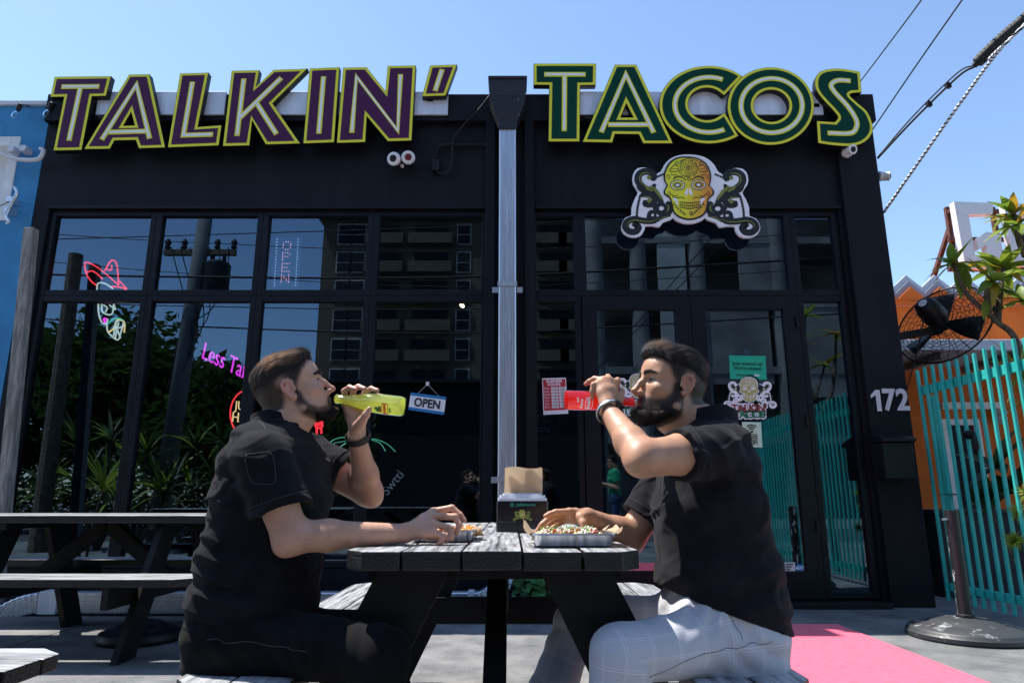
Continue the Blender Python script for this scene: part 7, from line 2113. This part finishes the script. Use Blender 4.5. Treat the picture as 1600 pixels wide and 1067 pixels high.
man_right = dict(
    label='bearded man in a dark polo and grey checked trousers drinking from the red bottle', head=HR, fwd=(-1, 0, 0), skin='skin_tan', hair='hair_black', hair_mat=M['strand_black'], shirt='polo_black', trousers='trouser_grey',
    torso=tor, neck=[T3(1102, 668, YP), hr_(-.030, 0, -.080), hr_(-.020, 0, -.03)],
    hips=[(T3(1136, 1032, YP), .148, .182), (T3(1134, 985, YP), .150, .182), (T3(1126, 940, YP), .146, .176), (T3(1120, 892, YP), .142, .170)],
    arms=[dict(sh=T3(1115, 706, YP - .18), el=T3(1003, 716, 1.66), wr=T3(951, 642, 1.84), hem=.50, s0=.072, s1=.063, r0=.056, r1=.044,
               fingers=[[T3(960, 598, 1.890), T3(965, 594, 1.925), T3(964, 604, 1.955), T3(960, 614, 1.96)],
                        [T3(951, 594, 1.882), T3(950, 589, 1.915), T3(949, 597, 1.950), T3(948, 610, 1.96)],
                        [T3(942, 594, 1.880), T3(929, 592, 1.895), T3(921, 596, 1.905), T3(915, 600, 1.91)],
                        [T3(934, 600, 1.872), T3(927, 601, 1.868), T3(925, 612, 1.866), T3(926, 622, 1.868)]],
               thumb=[T3(958, 634, 1.86), T3(968, 622, 1.885), T3(970, 612, 1.91), T3(962, 605, 1.935)]),
          dict(sh=T3(1078, 706, YP + .185), el=T3(985, 838, 2.13), wr=T3(918, 807, 2.07), hem=.80, s0=.078, s1=.066, r1=.045,
               fingers=[[T3(890, 799, 2.02), T3(868, 800, 2.005), T3(859, 803, 2.0), T3(852, 806, 1.995)],
                        [T3(887, 802, 2.04), T3(859, 808, 2.02), T3(847, 819, 2.01), T3(838, 831, 2.005)],
                        [T3(885, 807, 2.06), T3(862, 815, 2.045), T3(852, 823, 2.035), T3(846, 830, 2.03)],
                        [T3(886, 812, 2.075), T3(868, 821, 2.065), T3(860, 827, 2.055), T3(855, 831, 2.05)]],
               thumb=[T3(912, 806, 2.035), T3(907, 808, 2.01), T3(911, 817, 1.995), T3(912, 827, 1.985)])],
    legs=[dict(hip=T3(1140, 995, YP - .09), knee=T3(968, 1022, 1.72), ankle=(.20, 1.70, .10), toe=(-1, -.1, 0), r0=.090, r1=.064),
          dict(hip=T3(1130, 985, YP + .10), knee=T3(905, 962, 2.12), ankle=(.02, 2.12, .10), toe=(-1, .1, 0), r0=.088, r1=.062)],
    hair_poly=[(.100, .078), (.084, .084), (.064, .072), (.046, .062), (.010, .056), (-.03, .044), (-.07, .024), (-.2, .02), (-.1, .2), (.1, .2), (.14, .1)],
    fade=[(.085, .085), (.060, .062), (.045, .045), (.034, .026), (.022, .006), (.012, -.020), (-.004, -.020), (-.004, .02), (-.026, .018), (-.034, -.03), (-.05, -.062), (-.2, -.080), (-.2, .2), (.1, .2)],
    beard=[(.004, -.004), (.020, -.006), (.025, -.030), (.042, -.052), (.066, -.060), (.088, -.052), (.14, -.052), (.14, -.18), (.03, -.15), (-.012, -.10), (-.014, -.03)],
    beard_poly=[(.012, -.078), (.040, -.090), (.066, -.098), (.084, -.096), (.15, -.096), (.15, -.25), (.06, -.22), (.0, -.125), (-.004, -.09)],
    beard_len=.009, strand=.0075, stub_len=.0085, hair_top=.015, quiff=.010, fade_amt=.95,
    folds=[((-.3, .1, 1), 34, .009, T3(1060, 880, YP - .1), (.13, .2, .16)), ((.8, .2, .7), 46, .008, T3(1100, 710, YP - .2), (.10, .12, .08)), ((-.6, 0, .8), 40, .009, T3(1180, 930, YP - .1), (.13, .2, .12))],
    tfolds=[((.9, .0, -.5), 60, .011, T3(1085, 945, YP - .12), (.10, .14, .07)), ((.7, 0, .7), 55, .009, T3(1165, 1000, YP - .12), (.12, .14, .08)), ((.4, 0, 1), 30, .004, T3(985, 1040, 1.72), (.10, .1, .1)), ((.5, 0, 1), 40, .007, T3(880, 990, 2.1), (.10, .1, .12))],
    seams=[[T3(1044, 745, 1.94), T3(1036, 770, 1.92), T3(1034, 795, 1.92)], [T3(1038, 745, 1.97), T3(1029, 770, 1.96), T3(1026, 795, 1.96)], [T3(1026, 795, 1.96), T3(1034, 795, 1.92)]],
    tseams=[[T3(1100, 940, 1.80), T3(1130, 955, 1.79), T3(1150, 985, 1.78), T3(1154, 1000, 1.78)], [T3(1200, 1000, 1.80), T3(1130, 1012, 1.77), T3(1060, 1025, 1.74), T3(1000, 1050, 1.70)]],
    hemz=T3(1040, 918, YP)[2], hem_dx=-.36, hem_x0=T3(1040, 918, YP)[0], neck_cut=.004,
    collar=dict(c0=T3(1106, 662, YP), c1=tuple(np.array(T3(1106, 662, YP)) + np.array((.016, 0, .052))), r0=.086, r1=.070, drop=.75, t=.0035))
mr = person(man_right)

# wrist wear, part of each man
def watch(parent, el, wr, back, r, m, face=None, name='wristwatch'):
    el, wr = Vector(el), Vector(wr); d = (wr - el).normalized(); c_ = wr - d * back
    b = MB(); b.lathe([(r * 1.01, -.010), (r * 1.07, -.009), (r * 1.07, .009), (r * 1.01, .010)], c_, 36, d, cap0=False, cap1=False); o = b.build(name, m, parent, smooth='angle')
    b = MB(); v = Vector((0, -1, 0.25)); v = (v - d * v.dot(d)).normalized() if face is None else (Vector(face) - d * Vector(face).dot(d)).normalized()
    b.lathe([(.018, r * .9), (.019, r * 1.12), (.017, r * 1.2), (.015, r * 1.21)], c_, 24, v); b.build('watch_case', M['black_metal'], o, smooth='angle')
    return o
a_ = man_left['arms'][1]; watch(ml, a_['el'], a_['wr'], .004, .0325, M['rubber'], face=(.6, 1, 0))
a_ = man_right['arms'][0]; o = watch(mr, a_['el'], a_['wr'], .006, .0335, M['rubber'], face=(.9, -.5, .6))
b = MB(); d = (Vector(a_['wr']) - Vector(a_['el'])).normalized(); c_ = Vector(a_['wr']) - d * .006
b.lathe([(.0366, -.003), (.0372, -.0025), (.0372, .0025), (.0366, .003)], c_, 36, d, cap0=False, cap1=False); b.build('band_stripe', M['galv'], o)

M['green_tee'] = cloth('green_jersey', (0.02, 0.30, 0.14), .1)
M['blue_jeans'] = cloth('blue_denim', (0.03, 0.06, 0.13), .1)
# ------------------------------------------------------------------ bystander behind the camera, seen only mirrored in the door glass
WX, WY = 1.93, -0.95
HW = Head((WX - .03, WY, 1.56), (-1, .25, -.12), (-.1, 0, 1), scale=.93, nose=.8, jaw=.92)
hq = lambda x, y, z: tuple(HW.wld((x, y, z)))
person(dict(label='woman in a green T-shirt and jeans mirrored faintly in the left door glass', head=HW, fwd=(-1, .25, 0), skin='skin_tan', hair='hair_black', hair_mat=M['strand_black'], shirt='green_tee', trousers='blue_jeans',
    torso=[((WX, WY, .90), .115, .165), ((WX, WY, 1.05), .105, .145), ((WX - .01, WY, 1.24), .12, .165), ((WX, WY, 1.34), .105, .17), ((WX, WY, 1.39), .085, .14), ((WX, WY, 1.42), .06, .08)],
    neck=[(WX, WY, 1.40), hq(-.03, 0, -.075), hq(-.02, 0, -.03)],
    hips=[((WX, WY, .84), .115, .17), ((WX, WY, .90), .115, .165), ((WX, WY, .98), .11, .15)],
    arms=[dict(sh=(WX, WY + s * .165, 1.36), el=(WX + .02, WY + s * .20, 1.08), wr=(WX - .22, WY + s * .08, 1.16), hem=.62, s0=.066, s1=.066, r0=.042, r1=.036, hs=.9,
          fingers=[[(WX - .30, WY + s * (.06 - .02 * k), 1.18 - .012 * k), (WX - .33, WY + s * (.05 - .018 * k), 1.165 - .012 * k), (WX - .34, WY + s * (.03 - .014 * k), 1.15 - .012 * k)] for k in range(4)],
          thumb=[(WX - .24, WY + s * .07, 1.18), (WX - .28, WY + s * .055, 1.21), (WX - .31, WY + s * .04, 1.215)]) for s in (-1, 1)],
    legs=[dict(hip=(WX, WY + s * .085, .88), knee=(WX - .01, WY + s * .09, .48), ankle=(WX + .02, WY + s * .10, .09), toe=(-1, .1 * s, 0), r0=.082, r1=.058) for s in (-1, 1)],
    hair_poly=[(.085, .088), (.066, .076), (.05, .05), (.03, .01), (-.01, -.02), (-.02, -.14), (-.14, -.16), (-.2, .03), (-.1, .2), (.1, .2), (.13, .11)],
    fade=[(.07, .08), (.05, .05), (.02, .0), (-.02, -.03), (-.05, -.06), (-.2, -.08), (-.2, .2), (.1, .2)], beard=[(0, 0), (.001, 0), (0, .001)], beard_poly=None, beard_len=0, strand=.01, hair_top=.02, quiff=.0, fade_amt=.9,
    n_hair=6000, n_side=3000, arm_hair=50, coarse=1.7, h=.0052, folds=[((.3, .2, 1), 40, .006, (WX, WY, 1.08), (.15, .2, .14))], tfolds=[((.3, 0, 1), 50, .004, (WX, WY, .5), (.12, .2, .12))],
    hemz=.86, hem_dx=0, hem_x0=WX, neck_cut=.004, collar=dict(c0=(WX, WY, 1.405), c1=(WX - .004, WY, 1.432), r0=.078, r1=.072, drop=.6, t=.003)))

# ------------------------------------------------------------------ bottles in the men's hands
def juice(name, c):
    m = bpy.data.materials.new(name); m.use_nodes = True
    t = m.node_tree; b = t.nodes['Principled BSDF']; o = t.nodes['Material Output']
    b.inputs['Base Color'].default_value = (*c, 1); b.inputs['Roughness'].default_value = 0.08; b.inputs['Coat Weight'].default_value = 0.6; b.inputs['Coat Roughness'].default_value = 0.03
    tr = t.nodes.new('ShaderNodeBsdfTranslucent'); tr.inputs[0].default_value = (*[min(1, x * 1.15) for x in c], 1)
    mx = t.nodes.new('ShaderNodeMixShader'); mx.inputs[0].default_value = 0.7
    t.links.new(b.outputs[0], mx.inputs[1]); t.links.new(tr.outputs[0], mx.inputs[2]); t.links.new(mx.outputs[0], o.inputs[0])
    return m
M['lime_juice'], M['red_juice'] = juice('lime_soda', (0.90, 0.96, 0.30)), juice('red_soda', (0.98, 0.085, 0.045))
def bottle(label, mouth, base, up, jm, L, r, marks, fill=1.0):
    mouth, base = Vector(mouth), Vector(base)
    ax = (mouth - base).normalized(); base = mouth - ax * L
    t = thing('glass_bottle', label, 'bottle', tuple(base))
    k = L / .235
    pr = [(0.012, .004), (.022, .001), (.0275, .003), (.0290, .010), (.0292, .060), (.0282, .100), (.0262, .122), (.0215, .150), (.0165, .178), (.0135, .205), (.0125, .222), (.0140, .223), (.0143, .229), (.0136, .232), (.0135, .235)]
    s_ = r / .0292
    b = MB(); b.lathe([(a * s_, h_ * k) for a, h_ in pr], base, 40, ax, cap1=False); b.build('glass', M['clear'], t, smooth='angle')
    b = MB(); q = [(max(a - .0016, .001) * s_, (h_ + (.003 if i < 3 else 0)) * k) for i, (a, h_) in enumerate(pr[:14])]; b.lathe(q, base, 40, ax); b.build('soda', jm, t, smooth='angle')
    # printing on the glass
    up = Vector(up); up = (up - ax * up.dot(ax)).normalized(); side = ax.cross(up)
    def wrap(me, s0, phi0, size_sign=1):
        for v in me.vertices:
            s__, c_, h_ = v.co
            rr = (.0294 * s_ + .0003 + h_); ph = phi0 + c_ / (.0294 * s_)
            v.co = base + ax * (s0 + s__) + (up * math.cos(ph) + side * math.sin(ph)) * rr
    for kind, arg, s0, ph, sz, m_, rot in marks:
        if kind == 'text':
            me = text_mesh(arg, sz, 1.0, 0.0012, 'CENTER', 0.0002)
            for v in me.vertices:
                x, y = v.co.x, v.co.y
                v.co.x, v.co.y = (x * rot[0] - y * rot[1], x * rot[1] + y * rot[0])
        else:
            b = MB(); n = 28
            if kind == 'ring':
                ribbon(b, [(sz[0] * math.copysign(abs(math.cos(2 * PI * i / n)) ** .5, math.cos(2 * PI * i / n)), sz[1] * math.copysign(abs(math.sin(2 * PI * i / n)) ** .5, math.sin(2 * PI * i / n))) for i in range(n)], sz[2], lambda x, y, h_: (x, y, h_), .0003, True)
            else:
                b.prism([[(sz[0] * math.cos(2 * PI * i / 14) + arg[0], sz[1] * math.sin(2 * PI * i / 14) + arg[1]) for i in range(14)]], (0, 0, 0), (1, 0, 0), (0, 1, 0), (0, 0, .0003))
            me = bpy.data.meshes.new('printed_mark'); me.from_pydata(b.v, [], b.f)
        wrap(me, s0, ph)
        me.materials.clear(); me.materials.append(m_); me.name = 'printed_mark'
        o = bpy.data.objects.new('printed_mark', me); COL.objects.link(o); o.parent = t; o.matrix_parent_inverse = t.matrix_basis.inverted()
    return t
pg_, po_, pw_ = mat('print_leaf_green', (0.02, 0.22, 0.05), .4), mat('print_orange_red', (0.75, 0.11, 0.02), .4), M['white_vinyl']
toward = (0, -1, 0.0)
mL = HL.wld((.112, 0, -.0725)); bL = T3(629, 635, 1.955)
bottle('clear bottle of yellow-green soda tilted to the mouth of the man on the bench', mL, bL, (0, -1, 0), M['lime_juice'], .216, .0300, [
    ('ring', 0, .046, -.62, (.010, .0175, .0024), po_, 0), ('text', 'Jarritos', .046, -.62, .0115, po_, (0, 1)),
    ('dot', (0, 0), .066, -.80, (.006, .005), pg_, 0), ('dot', (0, 0), .072, -.60, (.006, .005), pg_, 0), ('dot', (0, 0), .062, -.50, (.005, .006), pg_, 0), ('dot', (0, 0), .060, -.72, (.004, .008), po_, 0), ('text', '12.5 oz', .030, -.66, .004, pg_, (0, 1))])
mR = HR.wld((.112, 0, -.0725)); bR = T3(884, 625, 1.885)
bottle('clear bottle of red soda tilted to the mouth of the bearded man', mR, bR, (0, -1, 0), M['red_juice'], .204, .0280, [
    ('ring', 0, .062, .45, (.010, .0175, .0022), pw_, 0), ('text', 'Jarritos', .062, .45, .0115, pw_, (0, -1)),
    ('text', 'fruit punch', .042, .45, .006, pw_, (0, -1)), ('text', '12.5 oz', .030, .1, .004, pw_, (0, -1))])

# ------------------------------------------------------------------ napkin dispenser
ZT_ = 0.755
yd = 2.60
x0, x1 = at(775, 830, yd).x, at(858, 830, yd).x
xc, hw2 = (x0 + x1) / 2, (x1 - x0) / 2
zt_ = at(815, 770, yd).z
t = thing('napkin_dispenser', 'black napkin dispenser with a silver top and skull emblem on the table', 'napkin dispenser', (xc, yd, ZT_))
dp = .14
def rrect(hx, hy, r, n=5):
    o = []
    for cx, cy, a0 in ((hx - r, -hy + r, -90), (hx - r, hy - r, 0), (-hx + r, hy - r, 90), (-hx + r, -hy + r, 180)):
        o += [(cx + r * math.cos(R(a0 + 90 * i / n)), cy + r * math.sin(R(a0 + 90 * i / n))) for i in range(n + 1)]
    return o
b = MB(); b.prism([rrect(hw2, dp / 2, .014)], (xc, yd + dp / 2, ZT_), (1, 0, 0), (0, 1, 0), (0, 0, zt_ - ZT_ - .03))
M['gloss_black'] = mat('glossy_black_plastic', (0.008, 0.008, 0.012), 0.18, spec=0.5)
b.build('case', M['gloss_black'], t, bevel=0.004)
zl = zt_ - .03
b = MB(); lo_ = rrect(hw2 - .006, dp / 2 - .004, .012)
b.prism([lo_], (xc, yd + dp / 2, zl + .0005), (1, 0, 0), (0, 1, 0), (0, 0, .012)); b.prism([rrect(hw2 - .012, dp / 2 - .012, .012)], (xc, yd + dp / 2, zl + .0126), (1, 0, 0), (0, 1, 0), (0, 0, .010)); b.prism([rrect(hw2 - .024, dp / 2 - .022, .012)], (xc, yd + dp / 2, zl + .0228), (1, 0, 0), (0, 1, 0), (0, 0, .006))
b.build('lid', M['galv_light'], t, bevel=0.003)
b = MB(); b.tube([(xc - hw2 + .01, yd - .0005, ZT_ + .035), (xc + hw2 - .01, yd - .0005, ZT_ + .035)], .0035, 6); b.build('front_ridge', M['gloss_black'], t, smooth=True)
fe = lambda x, y: at(816 + (x - 685) * .14 / 5.929, 803 + (y - 440) * .145 / 5.929, yd - .002)
emblem(t, fe, 0.00105 * .14 * .43, M['skull_print_small'], M['paper_dark'], M['olive'], th=0.06, plate_t=.0001)
lettering('lettering', '@_talkintacos', (xc, yd - .002, zl - .012), .0165, mat('print_teal_dark', (0.01, 0.22, 0.14), .4), t, bold=.0004, ext=.0004)
M['kraft'] = mat('kraft_paper', (0.66, 0.50, 0.33), 0.85, col2=(0.58, 0.42, 0.26), scale=10, bump=0.15, bscale=300)
leafy(M['kraft'], 0.3)
t = thing('paper_napkins', 'crumpled stack of brown paper napkins standing up out of the dispenser', 'napkins', (xc, yd + .06, zt_))
ztop = at(820, 731, yd + .05).z
for k in range(5):
    b = MB(); nu, nv = 14, 8; vs = []
    xl, xr = -.062 + .004 * k, .070 - .003 * k
    for j in range(nv + 1):
        for i in range(nu + 1):
            a, c_ = i / nu, j / nv
            x = xl + (xr - xl) * a + .010 * c_ * (a - .4) + (.012 if k < 2 else 0) * (1 - c_) * (a - .5)
            y = .028 + .016 * k + .010 * math.sin(4.2 * a + k * 1.3) * (1 - .3 * c_) + .008 * math.sin(9 * a + 3 * c_ + k) - .012 * c_ * c_ * (1 if k < 2 else -.6)
            z = zl + .027 + (ztop - zl - .027) * c_ * (1 - .10 * k * (.5 + .5 * math.sin(2.5 * a + k)) * (a < .95)) + .004 * math.sin(6 * a + 2 * k) * c_
            vs.append((xc + x, yd + y + .01, z))
    b.add(vs, [(j * (nu + 1) + i, j * (nu + 1) + i + 1, (j + 1) * (nu + 1) + i + 1, (j + 1) * (nu + 1) + i) for j in range(nv) for i in range(nu)])
    b.build('napkin', M['kraft'], t, smooth=True)

# ------------------------------------------------------------------ trays of food
M['tray'] = mat('aluminium_tray', (0.66, 0.67, 0.69), 0.26, metal=0.95, var=0.08, scale=30)
M['tortilla'] = mat('corn_tortilla', (0.72, 0.52, 0.22), 0.8, col2=(0.55, 0.30, 0.10), scale=60, mask=(.5, .75), bump=.1, bscale=200)
M['onion'] = mat('chopped_onion', (0.85, 0.84, 0.78), 0.4)
M['cilantro'] = mat('chopped_cilantro', (0.08, 0.30, 0.03), 0.5)
M['meat'] = mat('grilled_meat', (0.28, 0.06, 0.025), 0.4, col2=(0.5, 0.10, 0.04), scale=90)
M['cheese'] = mat('orange_cheese', (0.85, 0.30, 0.02), 0.4)
def tray(label, xa, xb, ya, yb, h_=.030):
    t = thing('metal_tray', label, 'tray', ((xa + xb) / 2, (ya + yb) / 2, ZT_), 'metal food trays')
    cx, cy, hx, hy = (xa + xb) / 2, (ya + yb) / 2, (xb - xa) / 2, (yb - ya) / 2
    b = MB(); rings = [(hx - .016, hy - .016, .014, .001), (hx - .014, hy - .014, .016, .0), (hx - .006, hy - .006, .018, h_ - .003), (hx - .003, hy - .003, .02, h_), (hx, hy, .022, h_ + .001), (hx + .001, hy + .001, .022, h_ - .003), (hx - .003, hy - .003, .02, h_ - .004)]
    vs, fs = [], []; n = 24
    for a, c_, r, z in rings:
        vs += [(cx + p[0], cy + p[1], ZT_ + z) for p in rrect(a, c_, r)]
    inner = [(hx - .008, hy - .008, .018, h_ - .002), (hx - .017, hy - .017, .014, .003)]
    for i in range(len(rings) - 1):
        for j in range(n): fs.append((i * n + j, i * n + (j + 1) % n, (i + 1) * n + (j + 1) % n, (i + 1) * n + j))
    o_ = len(vs)
    for a, c_, r, z in [(hx - .0031, hy - .0031, .02, h_ + .0002)] + inner: vs += [(cx + p[0], cy + p[1], ZT_ + z) for p in rrect(a, c_, r)]
    for i in range(2):
        for j in range(n): fs.append((o_ + i * n + j, o_ + i * n + (j + 1) % n, o_ + (i + 1) * n + (j + 1) % n, o_ + (i + 1) * n + j))
    fs.append(tuple(o_ + 2 * n + j for j in range(n)))
    b.add(vs, fs); b.build('pan', M['tray'], t, smooth='angle')
    return cx, cy, hx, hy
def liner(label, cx, cy, hx, hy, lift, seed):
    rnd = random.Random(seed); b = MB(); nu = 16; vs = []
    for j in range(nu + 1):
        for i in range(nu + 1):
            u, v = 2 * i / nu - 1, 2 * j / nu - 1
            x, y = u * (hx + .004), v * (hy - .012)
            e = max(0, abs(u) - .78) / .22
            z = .006 + (lift[0] if u < 0 else lift[1]) * e ** 1.3 * (.75 + .25 * math.sin(3 * v + 2 * u)) + .002 * math.sin(7 * u + 5 * v)
            z += max(0, abs(v) - .8) / .2 * .018
            if abs(v) > .8: y = math.copysign(min(abs(y), hy - .014), y)
            x = math.copysign(min(abs(x), hx - .016 + .016 * min(1, z / .03)), x) if z < .034 else x + u * .01
            vs.append((cx + x, cy + y, ZT_ + z))
    b.add(vs, [(j * (nu + 1) + i, j * (nu + 1) + i + 1, (j + 1) * (nu + 1) + i + 1, (j + 1) * (nu + 1) + i) for j in range(nu) for i in range(nu)])
    tag(b.build('tray_liner', M['kraft'], None, smooth=True), label, 'paper liner', 'tray liners')
def taco(label, c_, yaw, seed, mix):
    rnd = random.Random(seed)
    t = thing('taco', label, 'taco', c_, 'tacos on the trays')
    cy_, sy_ = math.cos(yaw), math.sin(yaw)
    W = lambda x, y, z: (c_[0] + x * cy_ - y * sy_, c_[1] + x * sy_ + y * cy_, c_[2] + z)
    b = MB(); nu, nv = 18, 10; vs = []
    for j in range(nv + 1):
        ph = -1.25 + 2.5 * j / nv
        for i in range(nu + 1):
            a = i / nu * 2 - 1
            r = .030 * (1 - .15 * a * a) ; L_ = .066
            hgt = math.sqrt(max(0, 1 - a * a)) * .9 + .1
            vs.append(W(a * L_, r * math.sin(ph) * (0.7 + .5 * abs(ph) / 1.25), .002 + r * (1 - math.cos(ph)) * hgt * 0.95 + .0015 * math.sin(9 * a + 4 * ph)))
    b.add(vs, [(j * (nu + 1) + i, j * (nu + 1) + i + 1, (j + 1) * (nu + 1) + i + 1, (j + 1) * (nu + 1) + i) for j in range(nv) for i in range(nu)])
    o = b.build('tortilla', M['tortilla'], t, smooth=True); sm = o.modifiers.new('thickness', 'SOLIDIFY'); sm.thickness = .003
    for nm, m_, n_, sz, fl_ in mix:
        b = MB()
        for k in range(n_):
            x = rnd.uniform(-.056, .056); y = rnd.uniform(-.022, .022); z = .014 + rnd.uniform(0, .016) * (1 - (x / .07) ** 2) + (.006 if nm in ('cilantro', 'onion') else 0)
            p = Vector(W(x, y, z)); d = Vector((rnd.gauss(0, 1), rnd.gauss(0, 1), rnd.gauss(0, 1))).normalized(); e = d.orthogonal().normalized(); s_ = sz * rnd.uniform(.6, 1.3)
            if fl_:
                b.add([p, p + d * s_ + e * s_ * .6, p + d * s_ * 2, p + d * s_ - e * s_ * .6], [(0, 1, 2, 3)])
            else:
                b.bar(p - d * s_, p + d * s_, s_ * 1.1, s_ * .9, e)
        tag(b.build(nm, m_, t), kind='stuff')
MIX1 = (('meat', M['meat'], 40, .005, 0), ('onion', M['onion'], 90, .0028, 0), ('cilantro', M['cilantro'], 110, .0035, 1))
MIX2 = (('meat', M['meat'], 26, .005, 0), ('crumbled_cheese', M['onion'], 120, .0026, 0), ('cilantro', M['cilantro'], 70, .0035, 1))
MIX3 = (('meat', M['meat'], 20, .005, 0), ('orange_cheese', M['cheese'], 50, .005, 0), ('onion', M['onion'], 60, .0028, 0))
cx, cy, hx, hy = tray('silver metal food tray in front of the bearded man', at(829, 850, 1.80).x, at(966, 850, 1.80).x, 1.79, 2.06)
liner('brown paper liner with raised ends in the tray of the bearded man', cx, cy, hx, hy, (.040, .042), 2)
taco('taco heaped with white cheese and herbs, left one on the tray of the bearded man', (cx - .058, cy - .01, ZT_ + .008), 1.25, 3, MIX2)
taco('taco with herbs and red meat, right one on the tray of the bearded man', (cx + .045, cy - .02, ZT_ + .008), 1.4, 5, MIX1)
taco('taco topped with chopped meat, in the middle of the tray of the bearded man', (cx - .004, cy + .02, ZT_ + .008), 1.1, 6, MIX1)
cx, cy, hx, hy = tray('silver metal food tray beside the hand of the man in the chef shirt', at(640, 845, 2.05).x, at(744, 845, 2.05).x, 1.98, 2.25)
liner('brown paper liner in the tray beside the man in the chef shirt', cx, cy, hx, hy, (.012, .030), 4)
taco('taco with orange cheese on the tray beside the man in the chef shirt', (cx + .045, cy - .01, ZT_ + .009), .5, 8, MIX3)
taco('taco with white onion partly under the hand of the man in the chef shirt', (cx - .035, cy - .02, ZT_ + .009), -.2, 9, MIX2)
